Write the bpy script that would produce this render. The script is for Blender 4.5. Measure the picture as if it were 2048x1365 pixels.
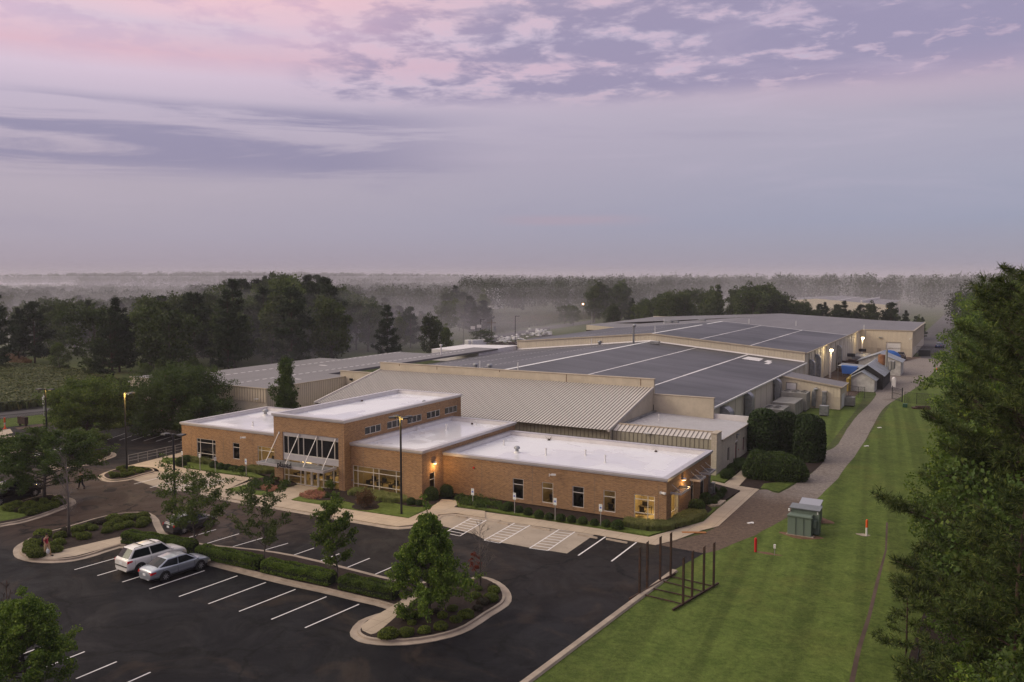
import bpy, bmesh, math, random
import numpy as np
from mathutils import Vector, Matrix
random.seed(7); rng = np.random.default_rng(7)
S = bpy.context.scene
for o in list(bpy.data.objects): bpy.data.objects.remove(o)
R = math.radians
# ---------------------------------------------------------------- camera, sky, sun, exposure
CAM_H, FPX, YAW, PIT = 21.5, 1710.0, R(29.0), R(4.38)
cd = bpy.data.cameras.new('camera'); cam = bpy.data.objects.new('camera', cd)
S.collection.objects.link(cam); S.camera = cam
cam.location = (0, 0, CAM_H); cam.rotation_euler = (R(90) - PIT, 0, YAW)
cd.sensor_width = 36; cd.lens = FPX / 2048 * 36; cd.clip_start = 0.5; cd.clip_end = 20000
S.render.resolution_x, S.render.resolution_y = 1024, 682
S.view_settings.view_transform = 'Standard'; S.view_settings.look = 'None'
S.view_settings.exposure = 0.13; S.view_settings.gamma = 1.0
S.view_settings.use_curve_mapping = False
cyc = S.cycles
try:
    cyc.use_denoising = True; cyc.denoiser = 'OPENIMAGEDENOISE'
except Exception: pass
cyc.max_bounces = 6; cyc.diffuse_bounces = 3; cyc.glossy_bounces = 3; cyc.transmission_bounces = 4
cyc.transparent_max_bounces = 12; cyc.volume_bounces = 1; cyc.use_light_tree = True
cyc.use_adaptive_sampling = False; cyc.sample_clamp_indirect = 2.0

class ND:
    """small helper for building node trees"""
    def __init__(s, nt):
        s.t = nt; s.n = nt.nodes; s.l = nt.links
    def new(s, typ, **kw):
        n = s.n.new(typ)
        for k, v in kw.items(): setattr(n, k, v)
        return n
    def put(s, sock, v):
        if v is None: return
        if hasattr(v, 'node') and hasattr(v, 'is_output'): s.l.new(v, sock)
        else:
            if sock.type == 'RGBA' and len(v) == 3: v = (*v, 1)
            sock.default_value = v
    def m(s, op, a, b=None, c=None, clamp=False):
        n = s.new('ShaderNodeMath', operation=op, use_clamp=clamp)
        s.put(n.inputs[0], a); s.put(n.inputs[1], b)
        if c is not None: s.put(n.inputs[2], c)
        return n.outputs[0]
    def v(s, op, a, b=None, scale=None):
        n = s.new('ShaderNodeVectorMath', operation=op)
        s.put(n.inputs[0], a); s.put(n.inputs[1], b)
        if scale is not None: s.put(n.inputs['Scale'], scale)
        return n.outputs['Value'] if op in ('DOT_PRODUCT', 'LENGTH', 'DISTANCE') else n.outputs[0]
    def sep(s, v):
        n = s.new('ShaderNodeSeparateXYZ'); s.put(n.inputs[0], v); return n.outputs
    def comb(s, x=0.0, y=0.0, z=0.0):
        n = s.new('ShaderNodeCombineXYZ')
        s.put(n.inputs[0], x); s.put(n.inputs[1], y); s.put(n.inputs[2], z); return n.outputs[0]
    def noise(s, vec, scale=1.0, detail=2.0, rough=0.5, dist=0.0, col=False):
        n = s.new('ShaderNodeTexNoise'); s.put(n.inputs['Vector'], vec)
        n.inputs['Scale'].default_value = scale; n.inputs['Detail'].default_value = detail
        n.inputs['Roughness'].default_value = rough; n.inputs['Distortion'].default_value = dist
        return n.outputs['Color' if col else 'Fac']
    def ss(s, x, lo, hi, a=0.0, b=1.0):
        n = s.new('ShaderNodeMapRange', interpolation_type='SMOOTHSTEP')
        s.put(n.inputs[0], x); n.inputs[1].default_value = lo; n.inputs[2].default_value = hi
        n.inputs[3].default_value = a; n.inputs[4].default_value = b
        return n.outputs[0]
    def mix(s, f, a, b, blend='MIX'):
        n = s.new('ShaderNodeMix', data_type='RGBA', blend_type=blend)
        s.put(n.inputs[0], f); s.put(n.inputs[6], a); s.put(n.inputs[7], b); return n.outputs[2]
    def ramp(s, f, stops, interp='LINEAR'):
        n = s.new('ShaderNodeValToRGB'); e = n.color_ramp.elements; n.color_ramp.interpolation = interp
        while len(e) < len(stops): e.new(0.5)
        for k, (p, c) in enumerate(stops):
            e[k].position = p; e[k].color = (*c, 1) if len(c) == 3 else c
        s.put(n.inputs[0], f); return n.outputs[0]

SUN_EL, SUN_AZ = R(9), R(235)          # soft rosy light low on the left behind the camera
W = bpy.data.worlds.new('World'); S.world = W; W.use_nodes = True
nt = W.node_tree; nt.nodes.clear(); q = ND(nt)
tc = q.new('ShaderNodeTexCoord').outputs['Generated']
dx, dy, dz = q.sep(tc)[:3]
el = q.m('ARCSINE', dz)
az = q.m('SUBTRACT', q.m('ARCTAN2', dx, dy), -YAW)        # radians, 0 = along the long walls' left, + right
elp = q.m('MAXIMUM', el, 0.0)
ef = q.m('DIVIDE', elp, 0.9)
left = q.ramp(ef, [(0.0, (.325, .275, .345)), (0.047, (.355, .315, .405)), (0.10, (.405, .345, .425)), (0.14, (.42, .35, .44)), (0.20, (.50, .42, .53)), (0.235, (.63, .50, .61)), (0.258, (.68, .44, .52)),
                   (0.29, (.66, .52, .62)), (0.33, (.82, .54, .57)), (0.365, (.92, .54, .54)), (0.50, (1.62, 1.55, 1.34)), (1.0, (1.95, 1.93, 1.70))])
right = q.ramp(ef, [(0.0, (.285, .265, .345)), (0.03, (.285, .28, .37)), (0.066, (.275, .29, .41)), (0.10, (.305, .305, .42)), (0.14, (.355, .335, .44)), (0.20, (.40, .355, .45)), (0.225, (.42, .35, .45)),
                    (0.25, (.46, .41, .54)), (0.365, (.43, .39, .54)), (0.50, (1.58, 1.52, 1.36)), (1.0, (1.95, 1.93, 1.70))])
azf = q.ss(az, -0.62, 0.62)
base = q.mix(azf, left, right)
# cloud sheets seen in perspective
pl = q.comb(q.m('DIVIDE', dx, q.m('ADD', q.m('MAXIMUM', dz, 0.0), 0.07)), q.m('DIVIDE', dy, q.m('ADD', q.m('MAXIMUM', dz, 0.0), 0.07)), 0.0)
band = q.comb(q.m('MULTIPLY', az, 1.5), q.m('MULTIPLY', el, 11.0), 0.0)
n1 = q.noise(pl, 4.6, 9, 0.60, 0.2)
n2 = q.noise(q.v('ADD', pl, (3.1, 7.7, 0)), 0.55, 4, 0.55, 0.3)
# mottled clouds in the upper right and top middle
topr = q.m('MULTIPLY', q.ss(q.m('ADD', el, q.m('MULTIPLY', q.m('SUBTRACT', n2, 0.5), 0.05)), 0.188, 0.212), q.ss(q.m('ADD', az, q.m('MULTIPLY', q.m('SUBTRACT', n2, 0.5), 0.8)), -0.30, -0.10))
mott = q.m('MULTIPLY', q.ss(q.m('ADD', n1, q.m('MULTIPLY', az, 0.24)), 0.40, 0.58), topr)
base = q.mix(q.m('MULTIPLY', mott, 0.86), base, (.275, .24, .375))
edge = q.m('MULTIPLY', q.m('MULTIPLY', q.ss(n1, 0.30, 0.38), q.ss(n1, 0.46, 0.40)), topr)
base = q.mix(q.m('MULTIPLY', edge, 0.22), base, (.66, .43, .52))
# soft veil variation everywhere
nb = q.noise(band, 1.6, 6, 0.6, 0.6)
base = q.mix(q.m('MULTIPLY', q.ss(nb, 0.50, 0.70), q.m('MULTIPLY', q.m('MULTIPLY', q.ss(el, 0.02, 0.08), q.ss(el, 0.21, 0.15)), 0.28)), base, (.25, .225, .35))
base = q.mix(q.m('MULTIPLY', q.ss(nb, 0.48, 0.30), q.m('MULTIPLY', q.ss(el, 0.02, 0.20), 0.30)), base, (.56, .46, .58))
# long grey streaks low in the left and middle
st = q.noise(q.comb(q.m('MULTIPLY', az, 2.2), q.m('MULTIPLY', el, 26.0), 3.0), 1.3, 7, 0.62, 0.5)
stm = q.m('MULTIPLY', q.m('MULTIPLY', q.ss(el, 0.095, 0.125), q.ss(el, 0.192, 0.172)), q.ss(az, 0.02, -0.22))
base = q.mix(q.m('MULTIPLY', q.ss(st, 0.40, 0.56), q.m('MULTIPLY', stm, 0.75)), base, (.225, .205, .335))
# faint pink bar low right of the middle, pink wash at the right end
pb = q.m('MULTIPLY', q.m('MULTIPLY', q.ss(el, 0.055, 0.062), q.ss(el, 0.072, 0.065)), q.m('MULTIPLY', q.ss(az, -0.05, 0.05), q.ss(az, 0.2, 0.1)))
base = q.mix(q.m('MULTIPLY', pb, q.m('MULTIPLY', q.ss(nb, 0.35, 0.55), 0.4)), base, (.42, .29, .36))
pr = q.m('MULTIPLY', q.m('MULTIPLY', q.ss(el, 0.165, 0.19), q.ss(el, 0.235, 0.205)), q.ss(az, 0.15, 0.45))
base = q.mix(q.m('MULTIPLY', pr, 0.15), base, (.60, .40, .50))
# pink torn wisps in the upper left
wz = q.m('MULTIPLY', q.ss(el, 0.20, 0.27), q.ss(az, 0.05, -0.25))
base = q.mix(q.m('MULTIPLY', q.m('MULTIPLY', q.ss(n1, 0.45, 0.60), wz), 0.55), base, (.50, .37, .52))
base = q.mix(q.m('MULTIPLY', q.m('MULTIPLY', q.ss(n2, 0.42, 0.60), q.m('MULTIPLY', q.ss(el, 0.22, 0.30), q.ss(az, 0.0, -0.30))), 0.5), base, (.95, .52, .58))
sky = q.new('ShaderNodeTexSky', sky_type='NISHITA', sun_disc=False)
sky.sun_elevation = SUN_EL; sky.sun_rotation = SUN_AZ
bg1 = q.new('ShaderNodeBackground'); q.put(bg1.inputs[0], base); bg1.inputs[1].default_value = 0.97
bg2 = q.new('ShaderNodeBackground'); q.l.new(sky.outputs[0], bg2.inputs[0]); bg2.inputs[1].default_value = 0.01
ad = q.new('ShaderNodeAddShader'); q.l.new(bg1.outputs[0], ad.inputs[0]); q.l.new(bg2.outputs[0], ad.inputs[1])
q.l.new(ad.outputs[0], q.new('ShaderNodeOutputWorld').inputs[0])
sl = bpy.data.lights.new('sun', 'SUN'); sl.energy = 1.15; sl.angle = R(30); sl.color = (1.0, .87, .62)
so = bpy.data.objects.new('sun', sl); S.collection.objects.link(so)
sv = Vector((math.sin(SUN_AZ) * math.cos(R(28)), math.cos(SUN_AZ) * math.cos(R(28)), math.sin(R(28))))
so.rotation_euler = sv.to_track_quat('Z', 'Y').to_euler()

# ---------------------------------------------------------------- measuring: sight lines of the survey photo met with real planes
_cy, _sy, _cp, _sp = math.cos(YAW), math.sin(YAW), math.cos(PIT), math.sin(PIT)
_f = np.array([-_sy*_cp, _cy*_cp, -_sp]); _r = np.array([_cy, _sy, 0.]); _u = np.cross(_r, _f)
def G(px, py, z=0.0):
    w = _r*((px-1024)/FPX) + _u*(-(py-682.5)/FPX) + _f
    t = (z-CAM_H)/w[2]
    return (float(w[0]*t), float(w[1]*t))
def HT(px, py, ty):
    g = G(px, py); d = np.array([g[0], g[1], -CAM_H]); a = (682.5-ty)/FPX
    return float((a*d.dot(_f)-d.dot(_u))/(_u[2]-a*_f[2]))
def GS(pts, z=0.0): return [G(x, y, z) for x, y in pts]

# ---------------------------------------------------------------- object helpers
COL = S.collection
def tag(o, label=None, cat=None, group=None, kind=None):
    if label: o['label'] = label
    if cat: o['category'] = cat
    if group: o['group'] = group
    if kind: o['kind'] = kind
    return o
def empty(name, loc=(0, 0, 0), rz=0.0, label=None, cat=None, group=None):
    o = bpy.data.objects.new(name, None); COL.objects.link(o)
    o.location = loc; o.rotation_euler = (0, 0, rz); o.empty_display_size = 0.2
    return tag(o, label, cat, group)
def link(name, me, mat=None, parent=None):
    o = bpy.data.objects.new(name, me); COL.objects.link(o)
    if mat is not None and not me.materials: me.materials.append(mat)
    if parent is not None: o.parent = parent
    return o
def copy_tree(o, parent=None, loc=None, rz=None, sc=None, label=None):
    c = o.copy(); COL.objects.link(c); c.parent = parent
    if loc is not None: c.location = loc
    if rz is not None: c.rotation_euler = (c.rotation_euler[0], c.rotation_euler[1], rz)
    if sc is not None: c.scale = sc if hasattr(sc, '__len__') else (sc, sc, sc)
    if label: c['label'] = label
    for ch in KIDS.get(o.name, [x for x in o.children]):
        copy_tree(ch, c)
    return c
KIDS = {}
class MB:
    """collects faces, links them as one mesh"""
    def __init__(s): s.v = []; s.f = []; s.mi = []
    def add(s, vs, fs, mi=0):
        b = len(s.v); s.v += [tuple(map(float, p)) for p in vs]
        s.f += [tuple(b+i for i in f) for f in fs]; s.mi += [mi]*len(fs); return s
    def box(s, x0, y0, z0, x1, y1, z1, mi=0):
        if x0 > x1: x0, x1 = x1, x0
        if y0 > y1: y0, y1 = y1, y0
        if z0 > z1: z0, z1 = z1, z0
        return s.add([(x0,y0,z0),(x1,y0,z0),(x1,y1,z0),(x0,y1,z0),(x0,y0,z1),(x1,y0,z1),(x1,y1,z1),(x0,y1,z1)],
                     [(0,3,2,1),(4,5,6,7),(0,1,5,4),(1,2,6,5),(2,3,7,6),(3,0,4,7)], mi)
    def cbox(s, c, d, rz=0.0, mi=0):
        m = Matrix.Rotation(rz, 3, 'Z'); hx, hy, hz = d[0]/2, d[1]/2, d[2]/2
        vs = [Vector(c)+m@Vector(p) for p in [(-hx,-hy,-hz),(hx,-hy,-hz),(hx,hy,-hz),(-hx,hy,-hz),(-hx,-hy,hz),(hx,-hy,hz),(hx,hy,hz),(-hx,hy,hz)]]
        return s.add(vs, [(0,3,2,1),(4,5,6,7),(0,1,5,4),(1,2,6,5),(2,3,7,6),(3,0,4,7)], mi)
    def quad(s, a, b, c, d, mi=0): return s.add([a, b, c, d], [(0, 1, 2, 3)], mi)
    def prism(s, pts, z0, z1, mi=0, bottom=False):
        n = len(pts)
        area = sum(pts[i][0]*pts[(i+1) % n][1]-pts[(i+1) % n][0]*pts[i][1] for i in range(n))
        if area < 0: pts = pts[::-1]
        f0 = z0 if callable(z0) else (lambda x, y: z0); f1 = z1 if callable(z1) else (lambda x, y: z1)
        vs = [(x, y, f0(x, y)) for x, y in pts]+[(x, y, f1(x, y)) for x, y in pts]
        fs = [(i, (i+1) % n, n+(i+1) % n, n+i) for i in range(n)]+[tuple(range(n, 2*n))]
        if bottom: fs.append(tuple(range(n-1, -1, -1)))
        return s.add(vs, fs, mi)
    def bar(s, p, q_, r0, r1=None, n=8, cap=True, mi=0):
        p, q_ = Vector(p), Vector(q_); r1 = r0 if r1 is None else r1
        d = (q_-p).normalized(); u = d.orthogonal().normalized(); w = d.cross(u)
        vs = [p+(u*math.cos(2*math.pi*i/n)+w*math.sin(2*math.pi*i/n))*r0 for i in range(n)]
        vs += [q_+(u*math.cos(2*math.pi*i/n)+w*math.sin(2*math.pi*i/n))*r1 for i in range(n)]
        fs = [(i, (i+1) % n, n+(i+1) % n, n+i) for i in range(n)]
        if cap: fs += [tuple(range(n-1, -1, -1)), tuple(range(n, 2*n))]
        return s.add(vs, fs, mi)
    def beam(s, p, q_, w, h, mi=0, up=(0, 0, 1)):
        p, q_ = Vector(p), Vector(q_); d = (q_-p).normalized(); u = d.cross(Vector(up))
        u = u.normalized() if u.length > 1e-4 else Vector((1, 0, 0)); k = u.cross(d).normalized()
        vs = [a+u*x+k*y for a in (p, q_) for x, y in ((-w/2, -h/2), (w/2, -h/2), (w/2, h/2), (-w/2, h/2))]
        return s.add(vs, [(0, 1, 2, 3), (7, 6, 5, 4), (0, 4, 5, 1), (1, 5, 6, 2), (2, 6, 7, 3), (3, 7, 4, 0)], mi)
    def tube(s, pts, rs, n=8, mi=0, cap=True):
        pts = [Vector(p) for p in pts]; rs = rs if hasattr(rs, '__len__') else [rs]*len(pts)
        vs = []; u = None
        for i, p in enumerate(pts):
            d = (pts[min(i+1, len(pts)-1)]-pts[max(i-1, 0)]).normalized()
            u = d.orthogonal().normalized() if u is None else (u-d*u.dot(d)).normalized()
            w = d.cross(u)
            vs += [p+(u*math.cos(2*math.pi*k/n)+w*math.sin(2*math.pi*k/n))*rs[i] for k in range(n)]
        fs = []
        for i in range(len(pts)-1):
            fs += [(i*n+k, i*n+(k+1) % n, (i+1)*n+(k+1) % n, (i+1)*n+k) for k in range(n)]
        if cap: fs += [tuple(range(n-1, -1, -1)), tuple((len(pts)-1)*n+k for k in range(n))]
        return s.add(vs, fs, mi)
    def ell(s, c, rx, ry, rz, nu=12, nv=8, mi=0, v0=-1.0):
        vs = []; fs = []
        for j in range(nv+1):
            t = -math.pi/2+math.pi*j/nv; z = max(math.sin(t), v0)
            for i in range(nu):
                a = 2*math.pi*i/nu; vs.append((c[0]+rx*math.cos(t)*math.cos(a), c[1]+ry*math.cos(t)*math.sin(a), c[2]+rz*z))
        for j in range(nv):
            for i in range(nu): fs.append((j*nu+i, j*nu+(i+1) % nu, (j+1)*nu+(i+1) % nu, (j+1)*nu+i))
        return s.add(vs, fs, mi)
    def mesh(s, name, mats=None, smooth=False):
        me = bpy.data.meshes.new(name); me.from_pydata(s.v, [], s.f); me.update()
        if mats:
            for m_ in (mats if isinstance(mats, (list, tuple)) else [mats]): me.materials.append(m_)
            me.polygons.foreach_set('material_index', s.mi)
        if smooth: me.polygons.foreach_set('use_smooth', [True]*len(me.polygons))
        return me
    def build(s, name, mats, parent=None, smooth=False, bevel=0.0, auto=None, **kw):
        o = link(name, s.mesh(name, mats, smooth), None, parent)
        if bevel:
            b = o.modifiers.new('bevel', 'BEVEL'); b.width = bevel; b.segments = 2; b.limit_method = 'ANGLE'
        if kw: tag(o, **kw)
        return o

# ---------------------------------------------------------------- materials
MATS = {}
def mat(name, col, rough=0.8, metal=0.0, var=0.0, vs=1.0, col2=None, bump=0.0, bs=20.0, spec=0.3, emit=None, es=0.0, extra=None, coat=0.0, alpha=None):
    if name in MATS: return MATS[name]
    m_ = bpy.data.materials.new(name); m_.use_nodes = True; q = ND(m_.node_tree); q.n.clear()
    p = q.new('ShaderNodeBsdfPrincipled'); o = q.new('ShaderNodeOutputMaterial'); q.l.new(p.outputs[0], o.inputs[0])
    p.inputs['Roughness'].default_value = rough; p.inputs['Metallic'].default_value = metal
    p.inputs['Specular IOR Level'].default_value = spec; p.inputs['Coat Weight'].default_value = coat
    pos = q.new('ShaderNodeNewGeometry').outputs['Position']
    c = (*col, 1)
    if var:
        c2 = col2 or tuple(x*(1-var) for x in col)
        f = q.ss(q.noise(pos, vs, 6, 0.6, 0.3), 0.32, 0.68)
        c = q.mix(f, col, c2)
        g = q.m('MULTIPLY_ADD', q.noise(pos, vs*9, 3, 0.6), var*0.8, 1-var*0.4)
        c = q.mix(1.0, c, q.comb(g, g, g), 'MULTIPLY')
    if extra: c = extra(q, pos, c, p) or c
    q.put(p.inputs['Base Color'], c)
    if bump:
        b = q.new('ShaderNodeBump'); b.inputs['Strength'].default_value = 1.0; b.inputs['Distance'].default_value = bump
        q.l.new(q.noise(pos, bs, 4, 0.65), b.inputs['Height']); q.l.new(b.outputs[0], p.inputs['Normal'])
    if emit:
        p.inputs['Emission Color'].default_value = (*emit, 1); p.inputs['Emission Strength'].default_value = es
    MATS[name] = m_; return m_

def brick_extra(q, pos, c, p):
    x, y, z = q.sep(pos)[:3]
    t = q.new('ShaderNodeTexBrick'); q.put(t.inputs['Vector'], q.comb(q.m('ADD', x, y), z, 0.0))
    t.inputs['Scale'].default_value = 1.0; t.inputs['Brick Width'].default_value = 0.30; t.inputs['Row Height'].default_value = 0.10
    t.inputs['Mortar Size'].default_value = 0.011; t.inputs['Mortar Smooth'].default_value = 0.2
    t.inputs['Color1'].default_value = (.33, .185, .085, 1); t.inputs['Color2'].default_value = (.205, .112, .056, 1)
    t.inputs['Mortar'].default_value = (.40, .29, .20, 1); t.inputs['Bias'].default_value = -0.1
    n = q.noise(pos, 0.35, 4, 0.6); g = q.m('MULTIPLY_ADD', n, 0.5, 0.75)
    c = q.mix(1.0, t.outputs[0], q.comb(g, g, g), 'MULTIPLY')
    sp = q.noise(q.comb(q.m('MULTIPLY', q.m('ADD', x, y), 3.0), q.m('MULTIPLY', z, 9.0), 0.0), 1.0, 3, 0.7); g2 = q.m('MULTIPLY_ADD', sp, 0.9, 0.55); c = q.mix(1.0, c, q.comb(g2, g2, g2), 'MULTIPLY')
    # soldier course and movement joints: darker lines that belong to the wall
    b = q.new('ShaderNodeBump'); b.inputs['Distance'].default_value = 0.01; q.l.new(t.outputs['Fac'], b.inputs['Height']); b.invert = True
    q.l.new(b.outputs[0], p.inputs['Normal'])
    return c
M_brick = mat('brick', (.3, .12, .06), 0.85, extra=brick_extra, spec=0.2)
def block_extra(q, pos, c, p):
    x, y, z = q.sep(pos)[:3]
    t = q.new('ShaderNodeTexBrick'); q.put(t.inputs['Vector'], q.comb(q.m('ADD', x, y), z, 0.0))
    t.inputs['Scale'].default_value = 1.0; t.inputs['Brick Width'].default_value = 0.4; t.inputs['Row Height'].default_value = 0.2
    t.inputs['Mortar Size'].default_value = 0.012; t.inputs['Color1'].default_value = (.58, .52, .42, 1); t.inputs['Color2'].default_value = (.50, .45, .37, 1)
    t.inputs['Mortar'].default_value = (.42, .37, .30, 1)
    v = q.noise(q.comb(q.m('MULTIPLY', q.m('ADD', x, y), 1.2), q.m('MULTIPLY', z, 0.15), 0.0), 1.0, 5, 0.6)
    g = q.m('MULTIPLY_ADD', v, 0.5, 0.72)
    b = q.new('ShaderNodeBump'); b.inputs['Distance'].default_value = 0.03; q.l.new(q.noise(pos, 9, 4, 0.7), b.inputs['Height'])
    q.l.new(b.outputs[0], p.inputs['Normal'])
    return q.mix(1.0, t.outputs[0], q.comb(g, g, g), 'MULTIPLY')
M_block = mat('painted_block', (.55, .5, .4), 0.85, extra=block_extra, spec=0.2)
M_stucco = mat('cream_stucco', (.56, .49, .38), 0.9, var=0.18, vs=0.5, bump=0.03, bs=12)
def streak_extra(q, pos, c, p):
    x, y, z = q.sep(pos)[:3]
    v = q.noise(q.comb(q.m('MULTIPLY', q.m('ADD', x, y), 2.6), q.m('MULTIPLY', z, 0.25), 0.0), 1.0, 5, 0.65)
    g = q.m('MULTIPLY_ADD', v, 0.42, 0.78)
    return q.mix(1.0, c, q.comb(g, g, g), 'MULTIPLY')
M_panel = mat('beige_metal_panel', (.60, .53, .41), 0.55, extra=streak_extra, spec=0.35)
M_panel_p = mat('pale_metal_panel', (.60, .55, .45), 0.6, extra=streak_extra, spec=0.3)
M_seam = mat('dark_panel_seam', (.16, .14, .115), 0.7)
M_panel_g = mat('green_beige_fascia', (.36, .335, .26), 0.55, extra=streak_extra, spec=0.35)
M_ramp = mat('standing_seam_roof', (.50, .46, .42), 0.5, extra=streak_extra, spec=0.4)
M_trim = mat('beige_trim', (.46, .39, .30), 0.7, var=0.2, vs=0.6)
def roof_extra(q, pos, c, p):
    x, y, z = q.sep(pos)[:3]
    # rolled sheets laid across the slope: bands along x with differing tones
    br = q.new('ShaderNodeTexBrick'); q.put(br.inputs['Vector'], q.comb(x, q.m('MULTIPLY', y, 1.0), 0.0))
    br.inputs['Scale'].default_value = 1.0; br.inputs['Brick Width'].default_value = 30.0; br.inputs['Row Height'].default_value = 3.05
    br.inputs['Mortar Size'].default_value = 0.05; br.inputs['Color1'].default_value = (.060, .057, .066, 1); br.inputs['Color2'].default_value = (.048, .046, .053, 1)
    br.inputs['Mortar'].default_value = (.040, .038, .045, 1)
    v = q.noise(q.comb(q.m('MULTIPLY', x, 0.035), q.m('MULTIPLY', y, 0.30), 0.0), 1.0, 5, 0.6)
    w = q.noise(pos, 0.05, 3, 0.5)
    g = q.m('ADD', q.m('MULTIPLY_ADD', q.ss(v, .3, .7), 0.70, 0.25), q.m('MULTIPLY', q.ss(w, .35, .65), 0.75))
    c = q.mix(1.0, br.outputs[0], q.comb(g, g, g), 'MULTIPLY')
    return c
M_roof = mat('dark_membrane_roof', (.06, .06, .07), 0.5, extra=roof_extra, spec=0.35)
def roofg_extra(q, pos, c, p):
    x, y, z = q.sep(pos)[:3]
    v = q.noise(q.comb(q.m('MULTIPLY', x, 0.35), q.m('MULTIPLY', y, 0.05), 0.0), 1.0, 5, 0.6)
    g = q.m('MULTIPLY_ADD', v, 0.7, 0.65)
    return q.mix(1.0, c, q.comb(g, g, g), 'MULTIPLY')
M_roof_g = mat('weathered_grey_roof', (.135, .125, .125), 0.5, extra=roofg_extra, spec=0.35)
def white_roof_extra(q, pos, c, p):
    x, y, z = q.sep(pos)[:3]
    d = q.noise(pos, 0.22, 6, 0.62, 0.8)
    c = q.mix(q.m('MULTIPLY', q.ss(d, 0.54, 0.74), 0.40), (.73, .73, .76), (.50, .47, .46))
    pond = q.noise(q.v('ADD', pos, (13, 5, 0)), 0.16, 3, 0.5, 0.4)
    q.put(p.inputs['Roughness'], q.ss(pond, 0.42, 0.60, 0.42, 0.12))
    s = q.new('ShaderNodeTexBrick'); q.put(s.inputs['Vector'], q.comb(x, y, 0.0)); s.inputs['Scale'].default_value = 1
    s.inputs['Brick Width'].default_value = 12; s.inputs['Row Height'].default_value = 1.9; s.inputs['Mortar Size'].default_value = 0.02
    c = q.mix(q.m('MULTIPLY', s.outputs['Fac'], 0.18), c, (.4, .38, .37))
    n = q.noise(pos, 3, 4, 0.6); g = q.m('MULTIPLY_ADD', n, 0.12, 0.92)
    b = q.new('ShaderNodeBump'); b.inputs['Distance'].default_value = 0.012; q.l.new(q.noise(pos, 1.6, 4, 0.6), b.inputs['Height'])
    q.l.new(b.outputs[0], p.inputs['Normal'])
    return q.mix(1.0, c, q.comb(g, g, g), 'MULTIPLY')
M_wroof = mat('white_membrane_roof', (.78, .77, .76), 0.35, extra=white_roof_extra, spec=0.5)
M_wpar = mat('white_parapet_membrane', (.70, .67, .66), 0.5, var=0.12, vs=0.7)
M_coping = mat('metal_coping', (.52, .50, .52), 0.35, 0.35, var=0.1, vs=0.8)
M_alu = mat('aluminium_frame', (.60, .57, .53), 0.45, 0.1, var=0.08, vs=2)
M_galv = mat('galvanised_metal', (.34, .35, .36), 0.42, 0.6, var=0.35, vs=1.3)
M_white = mat('white_paint', (.75, .74, .72), 0.5, var=0.08, vs=2)
M_conc = mat('concrete', (.46, .38, .29), 0.9, var=0.22, vs=0.6, bump=0.006, bs=40)
def walk_extra(q, pos, c, p):
    x, y, z = q.sep(pos)[:3]
    t = q.new('ShaderNodeTexBrick'); q.put(t.inputs['Vector'], q.comb(x, y, 0.0)); t.offset = 0.0
    t.inputs['Scale'].default_value = 1.0; t.inputs['Brick Width'].default_value = 1.52; t.inputs['Row Height'].default_value = 1.52
    t.inputs['Mortar Size'].default_value = 0.018
    return q.mix(q.m('MULTIPLY', t.outputs['Fac'], 0.5), c, (.12, .09, .07))
M_walk = mat('sidewalk_concrete', (.46, .375, .28), 0.9, var=0.16, vs=0.5, bump=0.006, bs=40, extra=walk_extra)
M_curb = mat('curb_concrete', (.40, .33, .26), 0.9, var=0.28, vs=0.8, bump=0.01, bs=30)
def slab_extra(q, pos, c, p):
    d = q.noise(pos, 0.9, 6, 0.7, 1.2)
    return q.mix(q.m('MULTIPLY', q.ss(d, 0.60, 0.68), 0.55), c, (.12, .10, .085))
M_slab = mat('parking_slab_concrete', (.37, .31, .245), 0.9, var=0.22, vs=0.35, bump=0.006, bs=40, extra=slab_extra)
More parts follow.
